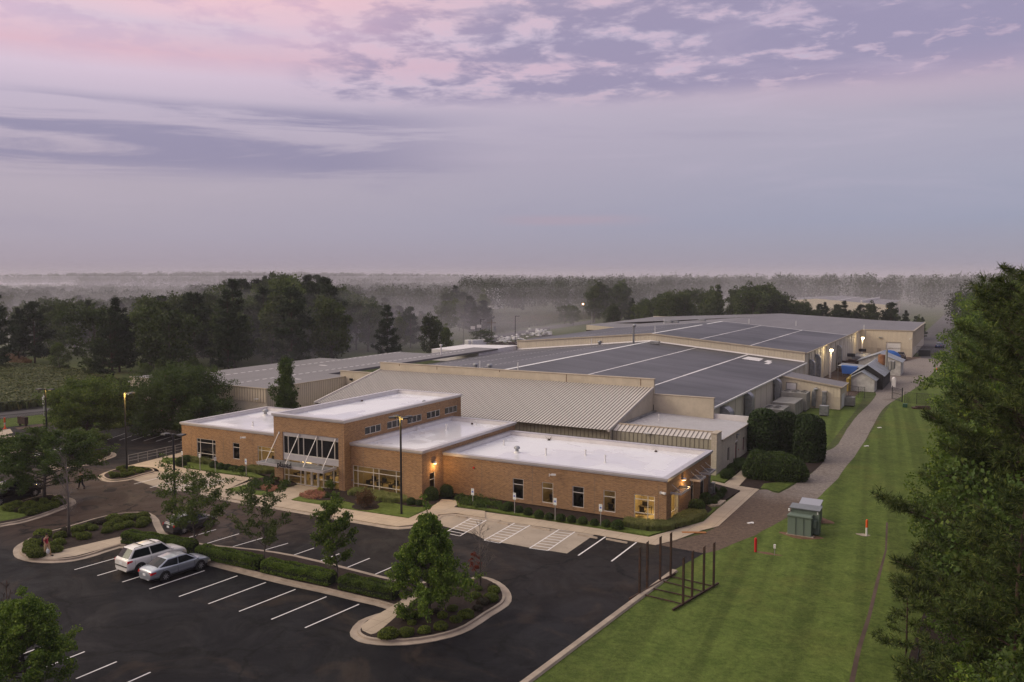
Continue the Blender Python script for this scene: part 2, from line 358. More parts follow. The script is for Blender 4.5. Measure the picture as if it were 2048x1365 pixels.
def asphalt_extra(q, pos, c, p):
    x, y, z = q.sep(pos)[:3]
    big = q.noise(pos, 0.05, 4, 0.55, 0.6); med = q.noise(pos, 0.22, 6, 0.65, 1.2); fine = q.noise(pos, 3.0, 6, 0.75)
    # worn brown traffic area between the entrance and the islands, fresh sealcoat elsewhere
    cx, cy = G(270, 1000)
    e = q.m('ADD', q.m('POWER', q.m('DIVIDE', q.m('SUBTRACT', x, cx), 21.0), 2.0), q.m('POWER', q.m('DIVIDE', q.m('SUBTRACT', y, cy), 13.0), 2.0))
    worn = q.ss(q.m('ADD', e, q.m('MULTIPLY', q.m('SUBTRACT', med, 0.5), 1.6)), 1.5, 0.3)
    up = q.ss(q.m('ADD', y, q.m('MULTIPLY', q.m('SUBTRACT', big, 0.5), 12.0)), 45.0, 54.0)
    c = q.mix(q.m('MULTIPLY', up, 0.55), (.0088, .0086, .0106), (.021, .0165, .0155))
    c = q.mix(q.m('MULTIPLY', worn, 0.75), c, (.066, .043, .032))
    dk = q.noise(q.v('ADD', pos, (31, 9, 0)), 0.30, 6, 0.65, 2.2)
    c = q.mix(q.m('MULTIPLY', q.ss(dk, 0.56, 0.61), 0.75), c, (.0045, .0042, .0052))
    lt = q.noise(q.v('ADD', pos, (11, 70, 0)), 0.16, 6, 0.65, 1.4)
    c = q.mix(q.m('MULTIPLY', q.ss(lt, 0.52, 0.68), 0.60), c, (.040, .029, .022))
    # cracks
    vr = q.new('ShaderNodeTexVoronoi', feature='DISTANCE_TO_EDGE'); q.put(vr.inputs['Vector'], q.v('ADD', pos, q.v('SCALE', q.noise(pos, 0.4, 4, 0.6, col=True), None, 2.5)))
    vr.inputs['Scale'].default_value = 0.085
    c = q.mix(q.m('MULTIPLY', q.ss(vr.outputs['Distance'], 0.013, 0.004), q.m('MULTIPLY', q.ss(big, 0.36, 0.50), 0.9)), c, (.0035, .0035, .004))
    g = q.m('MULTIPLY_ADD', fine, 0.7, 0.65)
    q.put(p.inputs['Roughness'], q.ss(med, 0.3, 0.7, 0.55, 0.8))
    sp = q.noise(pos, 14, 2, 0.6)
    c = q.mix(q.ss(sp, 0.70, 0.78), c, (.09, .08, .075))
    return q.mix(1.0, c, q.comb(g, g, g), 'MULTIPLY')
M_asph = mat('asphalt', (.02, .018, .02), 0.7, extra=asphalt_extra, spec=0.10, bump=0.008, bs=25)
M_road = mat('road_asphalt', (.085, .078, .08), 0.85, var=0.3, vs=0.15)
M_dirt = mat('packed_dirt', (.115, .078, .06), 0.95, var=0.4, vs=0.25, bump=0.03, bs=8)
def gravel_extra(q, pos, c, p):
    x, y, z = q.sep(pos)[:3]
    n = q.noise(pos, 0.18, 5, 0.6, 0.8)
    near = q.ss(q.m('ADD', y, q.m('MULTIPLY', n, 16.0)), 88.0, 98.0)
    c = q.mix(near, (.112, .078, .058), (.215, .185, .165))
    c = q.mix(q.m('MULTIPLY', q.ss(n, 0.55, 0.72), 0.5), c, (.10, .07, .055))
    s = q.noise(pos, 2.6, 6, 0.9); g = q.m('MULTIPLY_ADD', q.ss(s, .25, .75), 1.1, 0.42)
    return q.mix(1.0, c, q.comb(g, g, g), 'MULTIPLY')
M_gravel = mat('gravel', (.2, .17, .16), 0.95, extra=gravel_extra, bump=0.04, bs=7)
def grass_col(dark, light, dry, stripes=True):
    def ex(q, pos, c, p):
        x, y, z = q.sep(pos)[:3]
        a = q.noise(pos, 0.10, 5, 0.6, 0.5); b = q.noise(pos, 0.8, 5, 0.7, 0.6); f = q.noise(pos, 3.2, 6, 0.85)
        c = q.mix(q.ss(b, 0.34, 0.66), dark, light)
        c = q.mix(q.m('MULTIPLY', q.ss(a, 0.52, 0.70), 0.35), c, dry)
        cl = q.noise(q.v('ADD', pos, (7, 3, 0)), 0.30, 8, 0.8, 1.0)
        c = q.mix(q.m('MULTIPLY', q.ss(cl, 0.46, 0.64), 0.22), c, tuple(v*1.5 for v in light))
        if stripes:
            w = q.noise(q.comb(q.m('ADD', q.m('MULTIPLY', x, 0.95), q.m('MULTIPLY', y, 0.10)), q.m('MULTIPLY', y, 0.012), 0.0), 0.85, 2, 0.4)
            g = q.m('MULTIPLY_ADD', q.ss(w, .38, .62), 0.30, 0.84); c = q.mix(1.0, c, q.comb(g, g, g), 'MULTIPLY')
        g = q.m('MULTIPLY_ADD', f, 2.2, -0.08)
        return q.mix(1.0, c, q.comb(g, g, g), 'MULTIPLY')
    return ex
M_lawn = mat('lawn', (.05, .09, .02), 0.95, extra=grass_col((.065, .095, .020), (.096, .128, .030), (.135, .126, .034)), bump=0.06, bs=9, spec=0.1)
M_lawn2 = mat('trimmed_lawn', (.07, .11, .03), 0.95, extra=grass_col((.075, .105, .022), (.10, .135, .032), (.13, .13, .035), False), bump=0.05, bs=9, spec=0.1)
M_field = mat('field_ground', (.06, .075, .03), 0.95, extra=grass_col((.045, .060, .022), (.08, .095, .032), (.15, .10, .045), False), bump=0.1, bs=2, spec=0.1)
M_mulch = mat('mulch', (.032, .019, .014), 0.95, var=0.5, vs=3, bump=0.04, bs=14)
M_paint = mat('road_paint', (.72, .69, .68), 0.7, var=0.12, vs=1.5, extra=lambda q, pos, c, p: q.mix(q.m('MULTIPLY', q.ss(q.noise(pos, 5, 5, 0.7), 0.58, 0.72), 0.6), c, (.2, .18, .17)))
M_black = mat('black_metal', (.016, .016, .018), 0.45, var=0.2, vs=2, spec=0.4)
M_rust = mat('rusty_dark_steel', (.035, .024, .02), 0.8, var=0.5, vs=2, col2=(.07, .035, .022))
M_dark = mat('dark_void', (.012, .012, .013), 0.8)
M_red = mat('red_paint', (.5, .015, .02), 0.5)
M_orange = mat('orange_plastic', (.75, .12, .03), 0.5)
M_glassd = mat('dark_glass', (.012, .013, .014), 0.06, spec=0.35)
def glassmat():
    m_ = bpy.data.materials.new('window_glass'); m_.use_nodes = True; q = ND(m_.node_tree); q.n.clear()
    tr = q.new('ShaderNodeBsdfTransparent'); tr.inputs[0].default_value = (.80, .82, .80, 1)
    gl = q.new('ShaderNodeBsdfGlossy'); gl.inputs['Roughness'].default_value = 0.02; gl.inputs[0].default_value = (.9, .9, .9, 1)
    fr = q.new('ShaderNodeFresnel'); fr.inputs[0].default_value = 1.5
    mx = q.new('ShaderNodeMixShader'); q.l.new(q.m('MULTIPLY', fr.outputs[0], 0.8), mx.inputs[0]); q.l.new(tr.outputs[0], mx.inputs[1]); q.l.new(gl.outputs[0], mx.inputs[2])
    q.l.new(mx.outputs[0], q.new('ShaderNodeOutputMaterial').inputs[0]); return m_
M_glass = glassmat()
M_room = mat('interior_plaster', (.36, .29, .18), 0.8, var=0.1, vs=1)
M_roomd = mat('dim_interior', (.10, .085, .065), 0.8, var=0.3, vs=1)
M_desk = mat('office_furniture', (.05, .04, .035), 0.6)
M_lampw = mat('warm_lamp', (.9, .8, .6), 0.5, emit=(1.0, .62, .22), es=14.0)
M_lampi = mat('office_lamp', (.9, .8, .6), 0.5, emit=(1.0, .70, .30), es=5.0)
M_bark = mat('bark', (.12, .10, .085), 0.95, var=0.35, vs=3, bump=0.02, bs=12)
M_barkp = mat('pine_bark', (.085, .055, .042), 0.95, var=0.4, vs=3, bump=0.03, bs=10)
M_twig = mat('grey_twigs', (.17, .145, .13), 0.95, var=0.2, vs=3)
def leafmat(name, dark, light, tip=None, vs=0.6, trans=0.25):
    m_ = bpy.data.materials.new(name); m_.use_nodes = True; q = ND(m_.node_tree); q.n.clear()
    ge = q.new('ShaderNodeNewGeometry'); oi = q.new('ShaderNodeObjectInfo')
    n = q.noise(ge.outputs['Position'], vs, 4, 0.65)
    f = q.m('ADD', q.m('MULTIPLY', ge.outputs['Random Per Island'], 0.55), q.m('MULTIPLY', q.ss(n, 0.32, 0.68), 0.45))
    c = q.mix(f, dark, light)
    if tip: c = q.mix(q.m('MULTIPLY', q.ss(ge.outputs['Random Per Island'], 0.80, 0.95), 0.8), c, tip)
    g = q.m('MULTIPLY_ADD', oi.outputs['Random'], 0.5, 0.75)
    c = q.mix(1.0, c, q.comb(g, g, q.m('MULTIPLY', g, 0.95)), 'MULTIPLY')
    d = q.new('ShaderNodeBsdfPrincipled'); d.inputs['Roughness'].default_value = 0.6; d.inputs['Specular IOR Level'].default_value = 0.18
    q.put(d.inputs['Base Color'], c)
    t = q.new('ShaderNodeBsdfTranslucent'); q.put(t.inputs[0], q.mix(1.0, c, (1.2, 1.3, .6), 'MULTIPLY'))
    mx = q.new('ShaderNodeMixShader'); mx.inputs[0].default_value = trans
    q.l.new(d.outputs[0], mx.inputs[1]); q.l.new(t.outputs[0], mx.inputs[2])
    q.l.new(mx.outputs[0], q.new('ShaderNodeOutputMaterial').inputs[0]); return m_
L_maple = leafmat('maple_leaf', (.038, .080, .014), (.15, .215, .036), (.23, .28, .05))
L_oak = leafmat('oak_leaf', (.032, .060, .016), (.095, .145, .032), (.12, .155, .035))
L_wood = leafmat('woodland_leaf', (.026, .040, .015), (.062, .088, .028), (.09, .11, .04), vs=0.15)
L_woody = leafmat('lighter_woodland_leaf', (.04, .062, .018), (.095, .125, .035), (.12, .14, .045), vs=0.15)
L_pine = leafmat('pine_needles', (.022, .042, .012), (.095, .130, .028), (.17, .19, .045), vs=0.35, trans=0.1)
L_pined = leafmat('dark_pine_needles', (.014, .026, .010), (.034, .052, .019), vs=0.2, trans=0.1)
L_box = leafmat('boxwood_leaf', (.046, .072, .011), (.155, .185, .028), vs=2.0, trans=0.15)
L_boxb = leafmat('bronzed_boxwood_leaf', (.030, .022, .014), (.060, .042, .026), vs=2.0, trans=0.1)
L_holly = leafmat('holly_leaf', (.014, .030, .009), (.040, .068, .017), vs=1.5, trans=0.1)
L_round = leafmat('round_shrub_leaf', (.022, .044, .010), (.065, .098, .022), vs=1.5, trans=0.15)
L_hedge = leafmat('hedge_leaf', (.036, .070, .010), (.13, .185, .026), vs=1.2, trans=0.15)
L_lir = leafmat('liriope_blade', (.10, .125, .04), (.28, .30, .12), vs=1.5, trans=0.2)
L_flower = leafmat('pink_flowers', (.30, .10, .08), (.55, .30, .22), (.16, .20, .06), vs=3, trans=0.1)
L_yellow = leafmat('yellow_leaves', (.26, .26, .03), (.50, .46, .08), vs=3)
L_rust = leafmat('rust_leaves', (.085, .040, .025), (.15, .085, .050), (.06, .08, .03), vs=2)
L_red = leafmat('red_dead_leaves', (.10, .018, .012), (.22, .045, .025), vs=2)
L_myrtle = leafmat('myrtle_leaf', (.030, .055, .018), (.085, .120, .034), vs=1)
L_pink = leafmat('myrtle_blossom', (.32, .12, .16), (.50, .24, .28), vs=1)
L_weed = leafmat('weed_blade', (.055, .070, .022), (.125, .145, .045), (.19, .17, .06), vs=0.12, trans=0.2)
L_brown = leafmat('brown_weed', (.12, .065, .035), (.21, .115, .055), (.11, .11, .04), vs=0.12, trans=0.2)

M_galvroof = mat('galvanised_roof', (.30, .30, .34), .5, .0, var=.12, vs=.8)

L_shade = leafmat('shade_tree_leaf', (.045, .075, .018), (.120, .165, .038), (.17, .20, .05))

L_far = leafmat('far_wood_leaf', (.034, .048, .020), (.052, .068, .028), vs=.03, trans=.1)

# ================================================================= the ground and everything painted or laid on it
def sheet(name, pts, z, m, kind='structure', **kw):
    if z > 0.05: return tag(MB().prism(pts, z-.2, z).build(name, m), kind=kind, **kw)
    b = MB(); n = len(pts)
    if sum(pts[i][0]*pts[(i+1) % n][1]-pts[(i+1) % n][0]*pts[i][1] for i in range(n)) < 0: pts = pts[::-1]
    b.add([(x, y, z) for x, y in pts], [tuple(range(n))])
    o = b.build(name, m); tag(o, kind=kind, **kw); return o
def slab(name, pts, z0, z1, m, **kw):
    o = MB().prism(pts, z0, z1).build(name, m); tag(o, kind='structure', **kw); return o
def smooth(pts, k=3, closed=True):
    n = len(pts); out = []
    for i in range(n if closed else n-1):
        p0, p1, p2, p3 = (pts[(i-1) % n] if closed or i > 0 else pts[i]), pts[i], pts[(i+1) % n], (pts[(i+2) % n] if closed or i+2 < n else pts[(i+1) % n])
        for j in range(k):
            t = j/k
            out.append(tuple(0.5*((2*p1[a])+(-p0[a]+p2[a])*t+(2*p0[a]-5*p1[a]+4*p2[a]-p3[a])*t*t+(-p0[a]+3*p1[a]-3*p2[a]+p3[a])*t**3) for a in (0, 1)))
    if not closed: out.append(tuple(pts[-1]))
    return out
def offset(pts, d):
    """polygon pushed inwards by d (positive)"""
    n = len(pts)
    if sum(pts[i][0]*pts[(i+1) % n][1]-pts[(i+1) % n][0]*pts[i][1] for i in range(n)) < 0: pts = pts[::-1]
    out = []
    for i in range(n):
        a, b, c = Vector(pts[i-1]), Vector(pts[i]), Vector(pts[(i+1) % n])
        u = (b-a).normalized(); v = (c-b).normalized()
        nu = Vector((-u.y, u.x)); nv = Vector((-v.y, v.x)); k = (nu+nv)
        k = k.normalized() if k.length > 1e-3 else nu
        out.append(tuple(b+k*(d/max(0.45, k.dot(nu)))))
    return out
def ribbon(pts, w, z0, z1, m, name='kerb', closed=False, side=0.0, **kw):
    """raised strip along a line, bevelled top"""
    P = [Vector(p) for p in pts]; n = len(P); L = []; Rr = []
    for i in range(n):
        a = P[i-1] if (i or closed) else P[i]; c = P[(i+1) % n] if (i < n-1 or closed) else P[i]
        d = (c-a).normalized(); k = Vector((-d.y, d.x))
        L.append(P[i]+k*w*(0.5+side)); Rr.append(P[i]-k*w*(0.5-side))
    b = MB(); vs = []
    for l, r in zip(L, Rr):
        vs += [(l.x, l.y, z0), (*(l+(r-l)*0.14), z1), (*(l+(r-l)*0.86), z1), (r.x, r.y, z0)]
    fs = []
    for i in range(n if closed else n-1):
        j = (i+1) % n
        fs += [(i*4+k, i*4+k+1, j*4+k+1, j*4+k) for k in range(3)]
    if not closed: fs += [(0, 1, 2, 3), (n*4-1, n*4-2, n*4-3, n*4-4)]
    b.add(vs, fs); o = b.build(name, m); tag(o, kind='structure', **kw); return o

sheet('ground', [(-6000, -1500), (6000, -1500), (6000, 9000), (-6000, 9000)], -0.03, M_field)
edge_a, edge_b = G(1045, 1365), G(1345, 1142)
ed = (edge_b[0]-edge_a[0], edge_b[1]-edge_a[1])
edge_far = (edge_a[0]-ed[0]*2.0, edge_a[1]-ed[1]*2.0)
tipR = G(1408, 1107)
sheet('lawn', [edge_far, (30, -10), (8, 60), (4, 300), (-12.0, 300), G(1873, 738), G(1784, 804), G(1733, 880), G(1629, 1001), G(1543, 1052), tipR, edge_b], -0.014, M_lawn)
sheet('lawn', [(-30, 97), (-30, 160), G(1736, 770), G(1720, 810), G(1600, 965), G(1480, 1000), G(1420, 1020)], -0.018, M_lawn)
lot = [edge_far, edge_b, tipR, G(1311, 1089), G(900, 985), G(690, 935), (-84, 68), (-84, 99), (-98, 93.0), (-112, 83.5), (-134, 84), (-175, 92), (-175, 5), (-60, -25)]
sheet('car_park_asphalt', lot, -0.006, M_asph)
sheet('verge_grass', [(-84.5, 83), (-84.5, 101), (-114, 86.6), (-119, 88), (-119, 86.5), (-112, 81.7), (-101, 79.2), (-90, 78.4)], 0.03, M_lawn2)
slab('back_kerb', [(-101, 78.6), (-82.6, 77.0), (-82.6, 78.5), (-100.6, 80.0)], 0, 0.12, M_curb)
# the road beyond the fence at the left and its verge, the field road farther away
sheet('verge_grass', GS([(-80, 868), (0, 856), (100, 846), (170, 838), (235, 826), (235, 816), (150, 822), (0, 839), (-80, 846)]), -0.002, M_lawn2)
sheet('road', GS([(-80, 846), (0, 838), (150, 821), (300, 800), (300, 792), (150, 812), (0, 826), (-80, 835)]), 0.002, M_road)
sheet('verge_grass', GS([(-80, 900), (0, 881), (28, 880), (45, 888), (44, 897), (30, 903), (0, 911), (-80, 925)]), 0.10, M_lawn2)
ribbon(GS([(-80, 931), (0, 914), (30, 906), (66, 896), (62, 886), (40, 878), (0, 877), (-80, 893)]), 0.35, 0, 0.14, M_curb)
sheet('concrete_apron', GS([(-20, 864), (20, 858), (26, 866), (8, 872), (60, 873), (70, 879), (0, 876), (-20, 880)]), 0.004, M_conc)
# gravel lane along the warehouse
gl = [(1311, 1091), (1352, 1081), (1437, 1053.5), (1518, 979.5), (1560, 986), (1614, 953), (1643, 928), (1648, 906), (1668, 895), (1690, 868), (1706, 840), (1736, 810), (1752, 790), (1740, 765), (1745, 745), (1790, 722), (1840, 714)]
gr = [(1900, 716), (1873, 738), (1835, 773), (1784, 804), (1759, 830), (1733, 880), (1695, 931), (1664, 969), (1629, 1001), (1543, 1052), (1490, 1079), (1408, 1107)]
gx = smooth(GS(gl+gr), 3)
gx = [(x+random.uniform(-.12, .12), y+random.uniform(-.25, .25)) for x, y in gx]
sheet('gravel_lane', gx, -0.010, M_gravel)
sheet('far_lane', [(-20, 262), (2, 262), (2, 330), (-9, 330), (-9, 700), (-20, 700)], 0.004, M_road)
sheet('far_lane', [(-14.5, 246), (4, 246), (4, 258), (-14.5, 256)], 0.006, M_road)
sheet('dirt_yard', [(-29.4, 146), G(1700, 800), G(1740, 770), G(1760, 745), G(1800, 726), (-14, 250), (-29.4, 250)], -0.008, M_dirt)
sheet('bare_soil_line', [p for p in GS([(1772, 1045), (1770, 1100), (1752, 1160), (1735, 1230), (1712, 1300), (1690, 1400)])]+[p for p in GS([(1702, 1400), (1722, 1300), (1743, 1230), (1759, 1160), (1774, 1100), (1776, 1045)])], -0.008, M_dirt)
sheet('woodland_floor', [G(1862, 1180), G(1790, 1400), (6, 20), (60, 20), (60, 300), (-2, 300), (-1.6, 120), (-3, 90)], -0.004, M_mulch)
sheet('field', GS([(985, 664), (1185, 650), (1195, 630), (1090, 626), (985, 632)]), 0.01, M_field)
sheet('field_road', GS([(880, 700), (985, 672), (1100, 652), (1190, 640), (1190, 646), (1100, 659), (985, 684), (880, 725)]), 0.03, M_road)

# front walks, slabs, lawns
WZ = 0.12
for pts, h in [
    ([(250, 934), (369, 904), (371, 912), (322, 924), (369, 937), (430, 946.5), (508, 957), (502, 964), (430, 955), (366, 946), (311, 944)], .03),
    ([(508, 957), (494, 972), (451, 983), (523, 994), (582, 1003), (700, 1022), (700, 1040), (664, 1034.5), (560, 1016.5), (430, 994), (404, 984), (425, 974), (460, 964.5), (502, 964)], WZ),
    ([(523, 994), (596, 972), (640, 979), (582, 1003)], WZ+.004),
    ([(700, 1022), (817, 1039.5), (853, 1023), (873, 1010), (884, 1001), (926, 1004), (908, 1017), (970, 1025), (970, 1038), (912, 1029), (877, 1032), (868, 1044), (845, 1050), (797, 1055.5), (750, 1049), (700, 1040)], WZ),
    ([(970, 1025), (1086, 1041), (1202, 1059), (1298, 1075), (1368, 1055), (1407, 1044), (1433, 1021), (1481, 982.5), (1518, 979.5), (1437, 1053.4), (1404, 1061.5), (1352, 1081), (1311, 1091), (1189, 1070), (1100, 1057), (970, 1038)], .035),
    ([(1405, 1011), (1412, 1003), (1452, 1004), (1440, 1013), (1422, 1015)], .165),
    ([(1423, 968), (1424, 963), (1449, 968.5), (1478, 973), (1518, 979.5), (1481, 982.5)], .05),
    ([(1449, 968.5), (1473, 950), (1489, 937), (1498, 915), (1507, 915), (1500, 945), (1496, 953.5), (1478, 973)], .05)]:
    slab('sidewalk', GS(pts), -.002, h, M_walk)
ribbon(smooth(GS([(1000, 1043), (912, 1031), (879, 1034), (870, 1046), (845, 1052), (797, 1057.5), (750, 1051), (664, 1036.5), (560, 1018.5), (430, 996), (403, 984), (424, 973), (452, 964)]), 2, False), 0.55, 0.0, 0.055, M_curb, 'kerb_gutter')
sheet('parking_slab', GS([(266, 960), (311, 943), (366, 937), (430, 946), (505, 957.5), (452, 964), (424, 974), (403, 985), (336, 982)]), 0.006, M_slab)
sheet('parking_slab', GS([(868, 1048), (880, 1033), (912, 1029), (1000, 1042), (1100, 1058), (1189, 1070), (1134, 1107.5), (1060, 1096), (970, 1080), (949, 1069)]), 0.006, M_slab)
L0 = GS([(369, 937), (340, 930), (327, 921), (371, 913)])
sheet('front_lawn', [(-84, 66.9), (-82.2, 68.0), (-64.4, 68.0), (-64.4, 65.0), (-64.2, 64.6)] + GS([(552, 975), (515, 956.5), (430, 945.5), (369, 936), (322, 925)]), 0.13, M_lawn2)
sheet('mulch_bed', [(-83.2, 67.3), (-82.2, 68.05), (-64.45, 68.05), (-64.45, 65.0)] + GS([(560, 962), (530, 954), (500, 946), (420, 931), (372, 922)]), 0.15, M_mulch)
sheet('front_lawn', GS([(451, 982), (494, 971.5), (545, 958), (566, 962), (596, 972), (561, 983), (523, 993.5)]), 0.134, M_lawn2)
sheet('mulch_bed', smooth(GS([(496, 972), (520, 959), (545, 957), (566, 960), (594, 971), (570, 978), (540, 984), (515, 984), (500, 979)]), 3), 0.155, M_mulch)
sheet('front_lawn', GS([(582, 1002), (640, 980), (700, 988), (850, 1000), (884, 1001), (872, 1010), (853, 1022), (817, 1038.5), (700, 1021)]), 0.13, M_lawn2)
sheet('mulch_bed', smooth(GS([(606, 995), (640, 979), (694, 984), (702, 985), (830, 1003), (846, 998), (882, 1001), (870, 1011), (850, 1017), (820, 1016), (790, 1009), (770, 1006), (755, 1011), (752, 1018), (735, 1022), (715, 1020), (708, 1010), (670, 1003), (640, 1004)]), 2), 0.155, M_mulch)
sheet('front_lawn', [(-46.3, 69.4)] + GS([(905, 980), (915, 1014), (1086, 1040), (1202, 1058), (1298, 1074), (1368, 1054), (1407, 1043), (1432, 1021), (1405, 1011)]) + [(-23.4, 69.5)], 0.13, M_lawn2)
sheet('mulch_bed', [(-46.3, 69.45)] + GS([(905, 985), (918, 1011), (1040, 1028), (1130, 1038), (1190, 1049), (1245, 1056), (1300, 1066), (1358, 1058), (1400, 1043), (1425, 1022), (1408, 1010)]) + [(-23.4, 83.0), (-23.4, 69.55)], 0.155, M_mulch)
sheet('mulch_bed', [(-23.3, 83.3)] + GS([(1412, 1002), (1450, 1003), (1480, 984), (1425, 969)]), 0.15, M_mulch)
sheet('front_lawn', GS([(1424, 962), (1449, 967), (1470, 950), (1440, 946)]), 0.13, M_lawn2)
sheet('mulch_bed', GS([(1438, 950), (1472, 949), (1488, 935), (1497, 915), (1501, 898), (1440, 940)]), 0.145, M_mulch)
sheet('mulch_bed', smooth(GS([(1480, 971), (1498, 953), (1502, 925), (1520, 900), (1600, 880), (1650, 905), (1642, 930), (1612, 952), (1560, 972), (1522, 979)]), 2), 0.02, M_mulch)
sheet('side_lawn', GS([(1521, 977), (1528, 968), (1600, 960), (1558, 985)]), 0.03, M_lawn)

# planted islands: gutter, kerb and filling
def island(outer, k=3, fill=M_mulch, kerb_w=0.45):
    P = smooth(GS(outer), k)
    slab('island_gutter', P, -0.005, 0.03, M_curb)
    P1 = offset(P, kerb_w); slab('island_kerb', P1, 0, 0.15, M_curb)
    P2 = offset(P1, 0.18); sheet('mulch_bed', P2, 0.17, fill); return P, P1, P2
isl_main = [(699.5, 1265.6), (708, 1279), (732, 1288), (782, 1292), (842, 1288), (901, 1276), (943, 1260), (984, 1233), (1017, 1212), (1023.5, 1196), (1017, 1180), (999, 1165), (972, 1155), (945, 1156),
            (900, 1166), (850, 1163), (820, 1166), (700, 1137), (600, 1113), (520, 1100), (440, 1092), (368, 1082), (330, 1066), (318, 1040), (300, 1027), (274, 1025), (231, 1028.6), (184, 1039), (120, 1058), (77, 1069), (47, 1084), (28, 1097), (27, 1110), (36, 1118), (64, 1125),
            (107, 1127), (150, 1123), (193, 1112), (240, 1097), (262, 1101), (330, 1112), (411, 1130), (560, 1168), (634, 1184), (708, 1202), (775, 1219), (750, 1230), (717, 1243)]
island(isl_main, 2)
sheet('sidewalk', GS([(60, 1119.5), (110, 1122), (150, 1117), (190, 1106.5), (243, 1091), (258, 1083), (240, 1078), (200, 1087), (140, 1101), (100, 1110)]), 0.176, M_walk)
sheet('sidewalk', smooth(GS([(722, 1258), (735, 1272), (752, 1272), (785, 1245), (822, 1212), (852, 1190), (905, 1178), (895, 1170), (830, 1185), (800, 1208), (760, 1232)]), 2), 0.176, M_walk)
isl_left = [(-90, 1077), (0, 1055), (44, 1047), (88, 1034), (123, 1021), (149, 1010), (152, 1004), (145, 998), (120, 992), (90, 990), (50, 1000), (0, 1013), (-90, 1040)]
island(isl_left, 3)
sheet('island_grass', GS([(-80, 1066), (0, 1047), (40, 1040), (62, 1033), (30, 1020), (0, 1015), (-80, 1035)]), 0.178, M_lawn2)
isl_back = [(100, 940), (135, 937), (154, 933), (171, 932.5), (191, 928), (211, 921), (229, 914.5), (233, 910), (228, 906), (215, 904), (190, 902), (150, 902), (110, 910)]
island(isl_back, 3)
isl_lamp = [(195.6, 956), (204, 962), (220, 965), (242, 963.5), (264, 960), (290, 952), (318, 944), (305, 936), (270, 934), (240, 937), (214, 944), (199, 951)]
island(isl_lamp, 3)
ribbon([edge_far, edge_b], 0.5, 0, 0.13, M_curb, 'lawn_kerb', side=-0.35)
# hairline joints in the lawn kerb are part of its own mesh
ribbon(GS([(-80, 1330), (-40, 1315)]), 0.4, 0, 0.13, M_curb, 'kerb')

# painted lines
def line(b, p, q_, w=0.11, z=0.004):
    p, q_ = Vector(p), Vector(q_); d = (q_-p).normalized(); k = Vector((-d.y, d.x))*w/2
    b.quad((*(p+k), z), (*(p-k), z), (*(q_-k), z), (*(q_+k), z))
def lerp(a, b, t): return tuple(a[i]+(b[i]-a[i])*t for i in range(len(a)))
lines = MB()
a0, a1 = G(610, 1256), G(718, 1209); b0, b1 = G(358, 1193.6), G(475, 1152)
for k in range(-4, 5+0):
    t = k/4.0
    if k >= -0 or True:
        p = lerp(a0, b0, t); r_ = lerp(a1, b1, t)
        if -0.01 <= t: line(lines, p, r_)
c0, c1 = G(148.7, 1140), G(238, 1115)
for t in (0.235, 0.48, 0.735): line(lines, lerp(c0, b0, t), lerp(c1, b1, t))
line(lines, c0, c1)
up = [((368.6, 1078), (432, 1059.4)), ((398.6, 1092), (478, 1068)), ((448, 1099), (525, 1076.6)), ((503, 1108), (576, 1087)), ((561.5, 1119.6), (628, 1096.5)), ((618, 1131), (678.7, 1108)), ((675.7, 1143), (739.5, 1117)), ((736.6, 1155), (798, 1128.5)), ((800, 1168), (862, 1140))]
for p, r_ in up: line(lines, G(*p), G(*r_))
for p, r_ in [((1156.5, 1111.4), (1211, 1074)), ((1223, 1123), (1273, 1085)), ((114, 1066), (152, 1055.5)), ((1, 1281), (-60, 1310))]: line(lines, G(*p), G(*r_), 0.13)
d0, d1 = G(152, 1358), G(233.4, 1323.8); e0, e1 = G(-1, 1300+2), G(68, 1296)
step = ((b0[0]-a0[0])/4, (b0[1]-a0[1])/4)
for k in range(-1, 5): line(lines, (d0[0]+step[0]*k, d0[1]+step[1]*k), (d1[0]+step[0]*k, d1[1]+step[1]*k))
for k in range(8):   # rear stalls beside the left wing
    x = 214+k*24.5; line(lines, G(x, 880-0.2*k+k*1.0), G(x+38, 868.5-0.2*k+k*1.5-2))
for k in range(4): line(lines, G(-10+k*26, 926-k*4.5), G(30+k*26, 914-k*4.5))
lo = lines.build('parking_lines', M_paint); tag(lo, kind='structure')
hat = MB()
def hatch(c, n=8, z=0.011):
    A, B, C_, D = [G(*p) for p in c]     # A-B one long side, D-C other
    for p, r_ in ((A, B), (D, C_)): line(hat, p, r_, 0.11, z)
    for k in range(n+1):
        t = k/n; line(hat, lerp(A, B, max(0, t-0.00)), lerp(D, C_, min(1, t)), 0.10, z+0.002)
def z3(x, y): return (860+x/3.103, 840+y/3.103)
hatch([z3(335, 748), z3(527, 640), z3(622, 654), z3(430, 766)])
hatch([z3(618, 797), z3(800, 682), z3(900, 695), z3(730, 812)])
hatch([z3(90, 702), z3(270, 602), z3(360, 617), z3(185, 722)])
hatch([(334, 980.6), (418, 958), (450, 963.4), (377, 981.6)], 5)
for p, r_ in [((268, 968.6), (347, 949)), ((300, 976), (386, 953.6))]: line(hat, G(*p), G(*r_), 0.12, 0.012)
tag(hat.build('hatched_markings', M_paint), kind='structure')

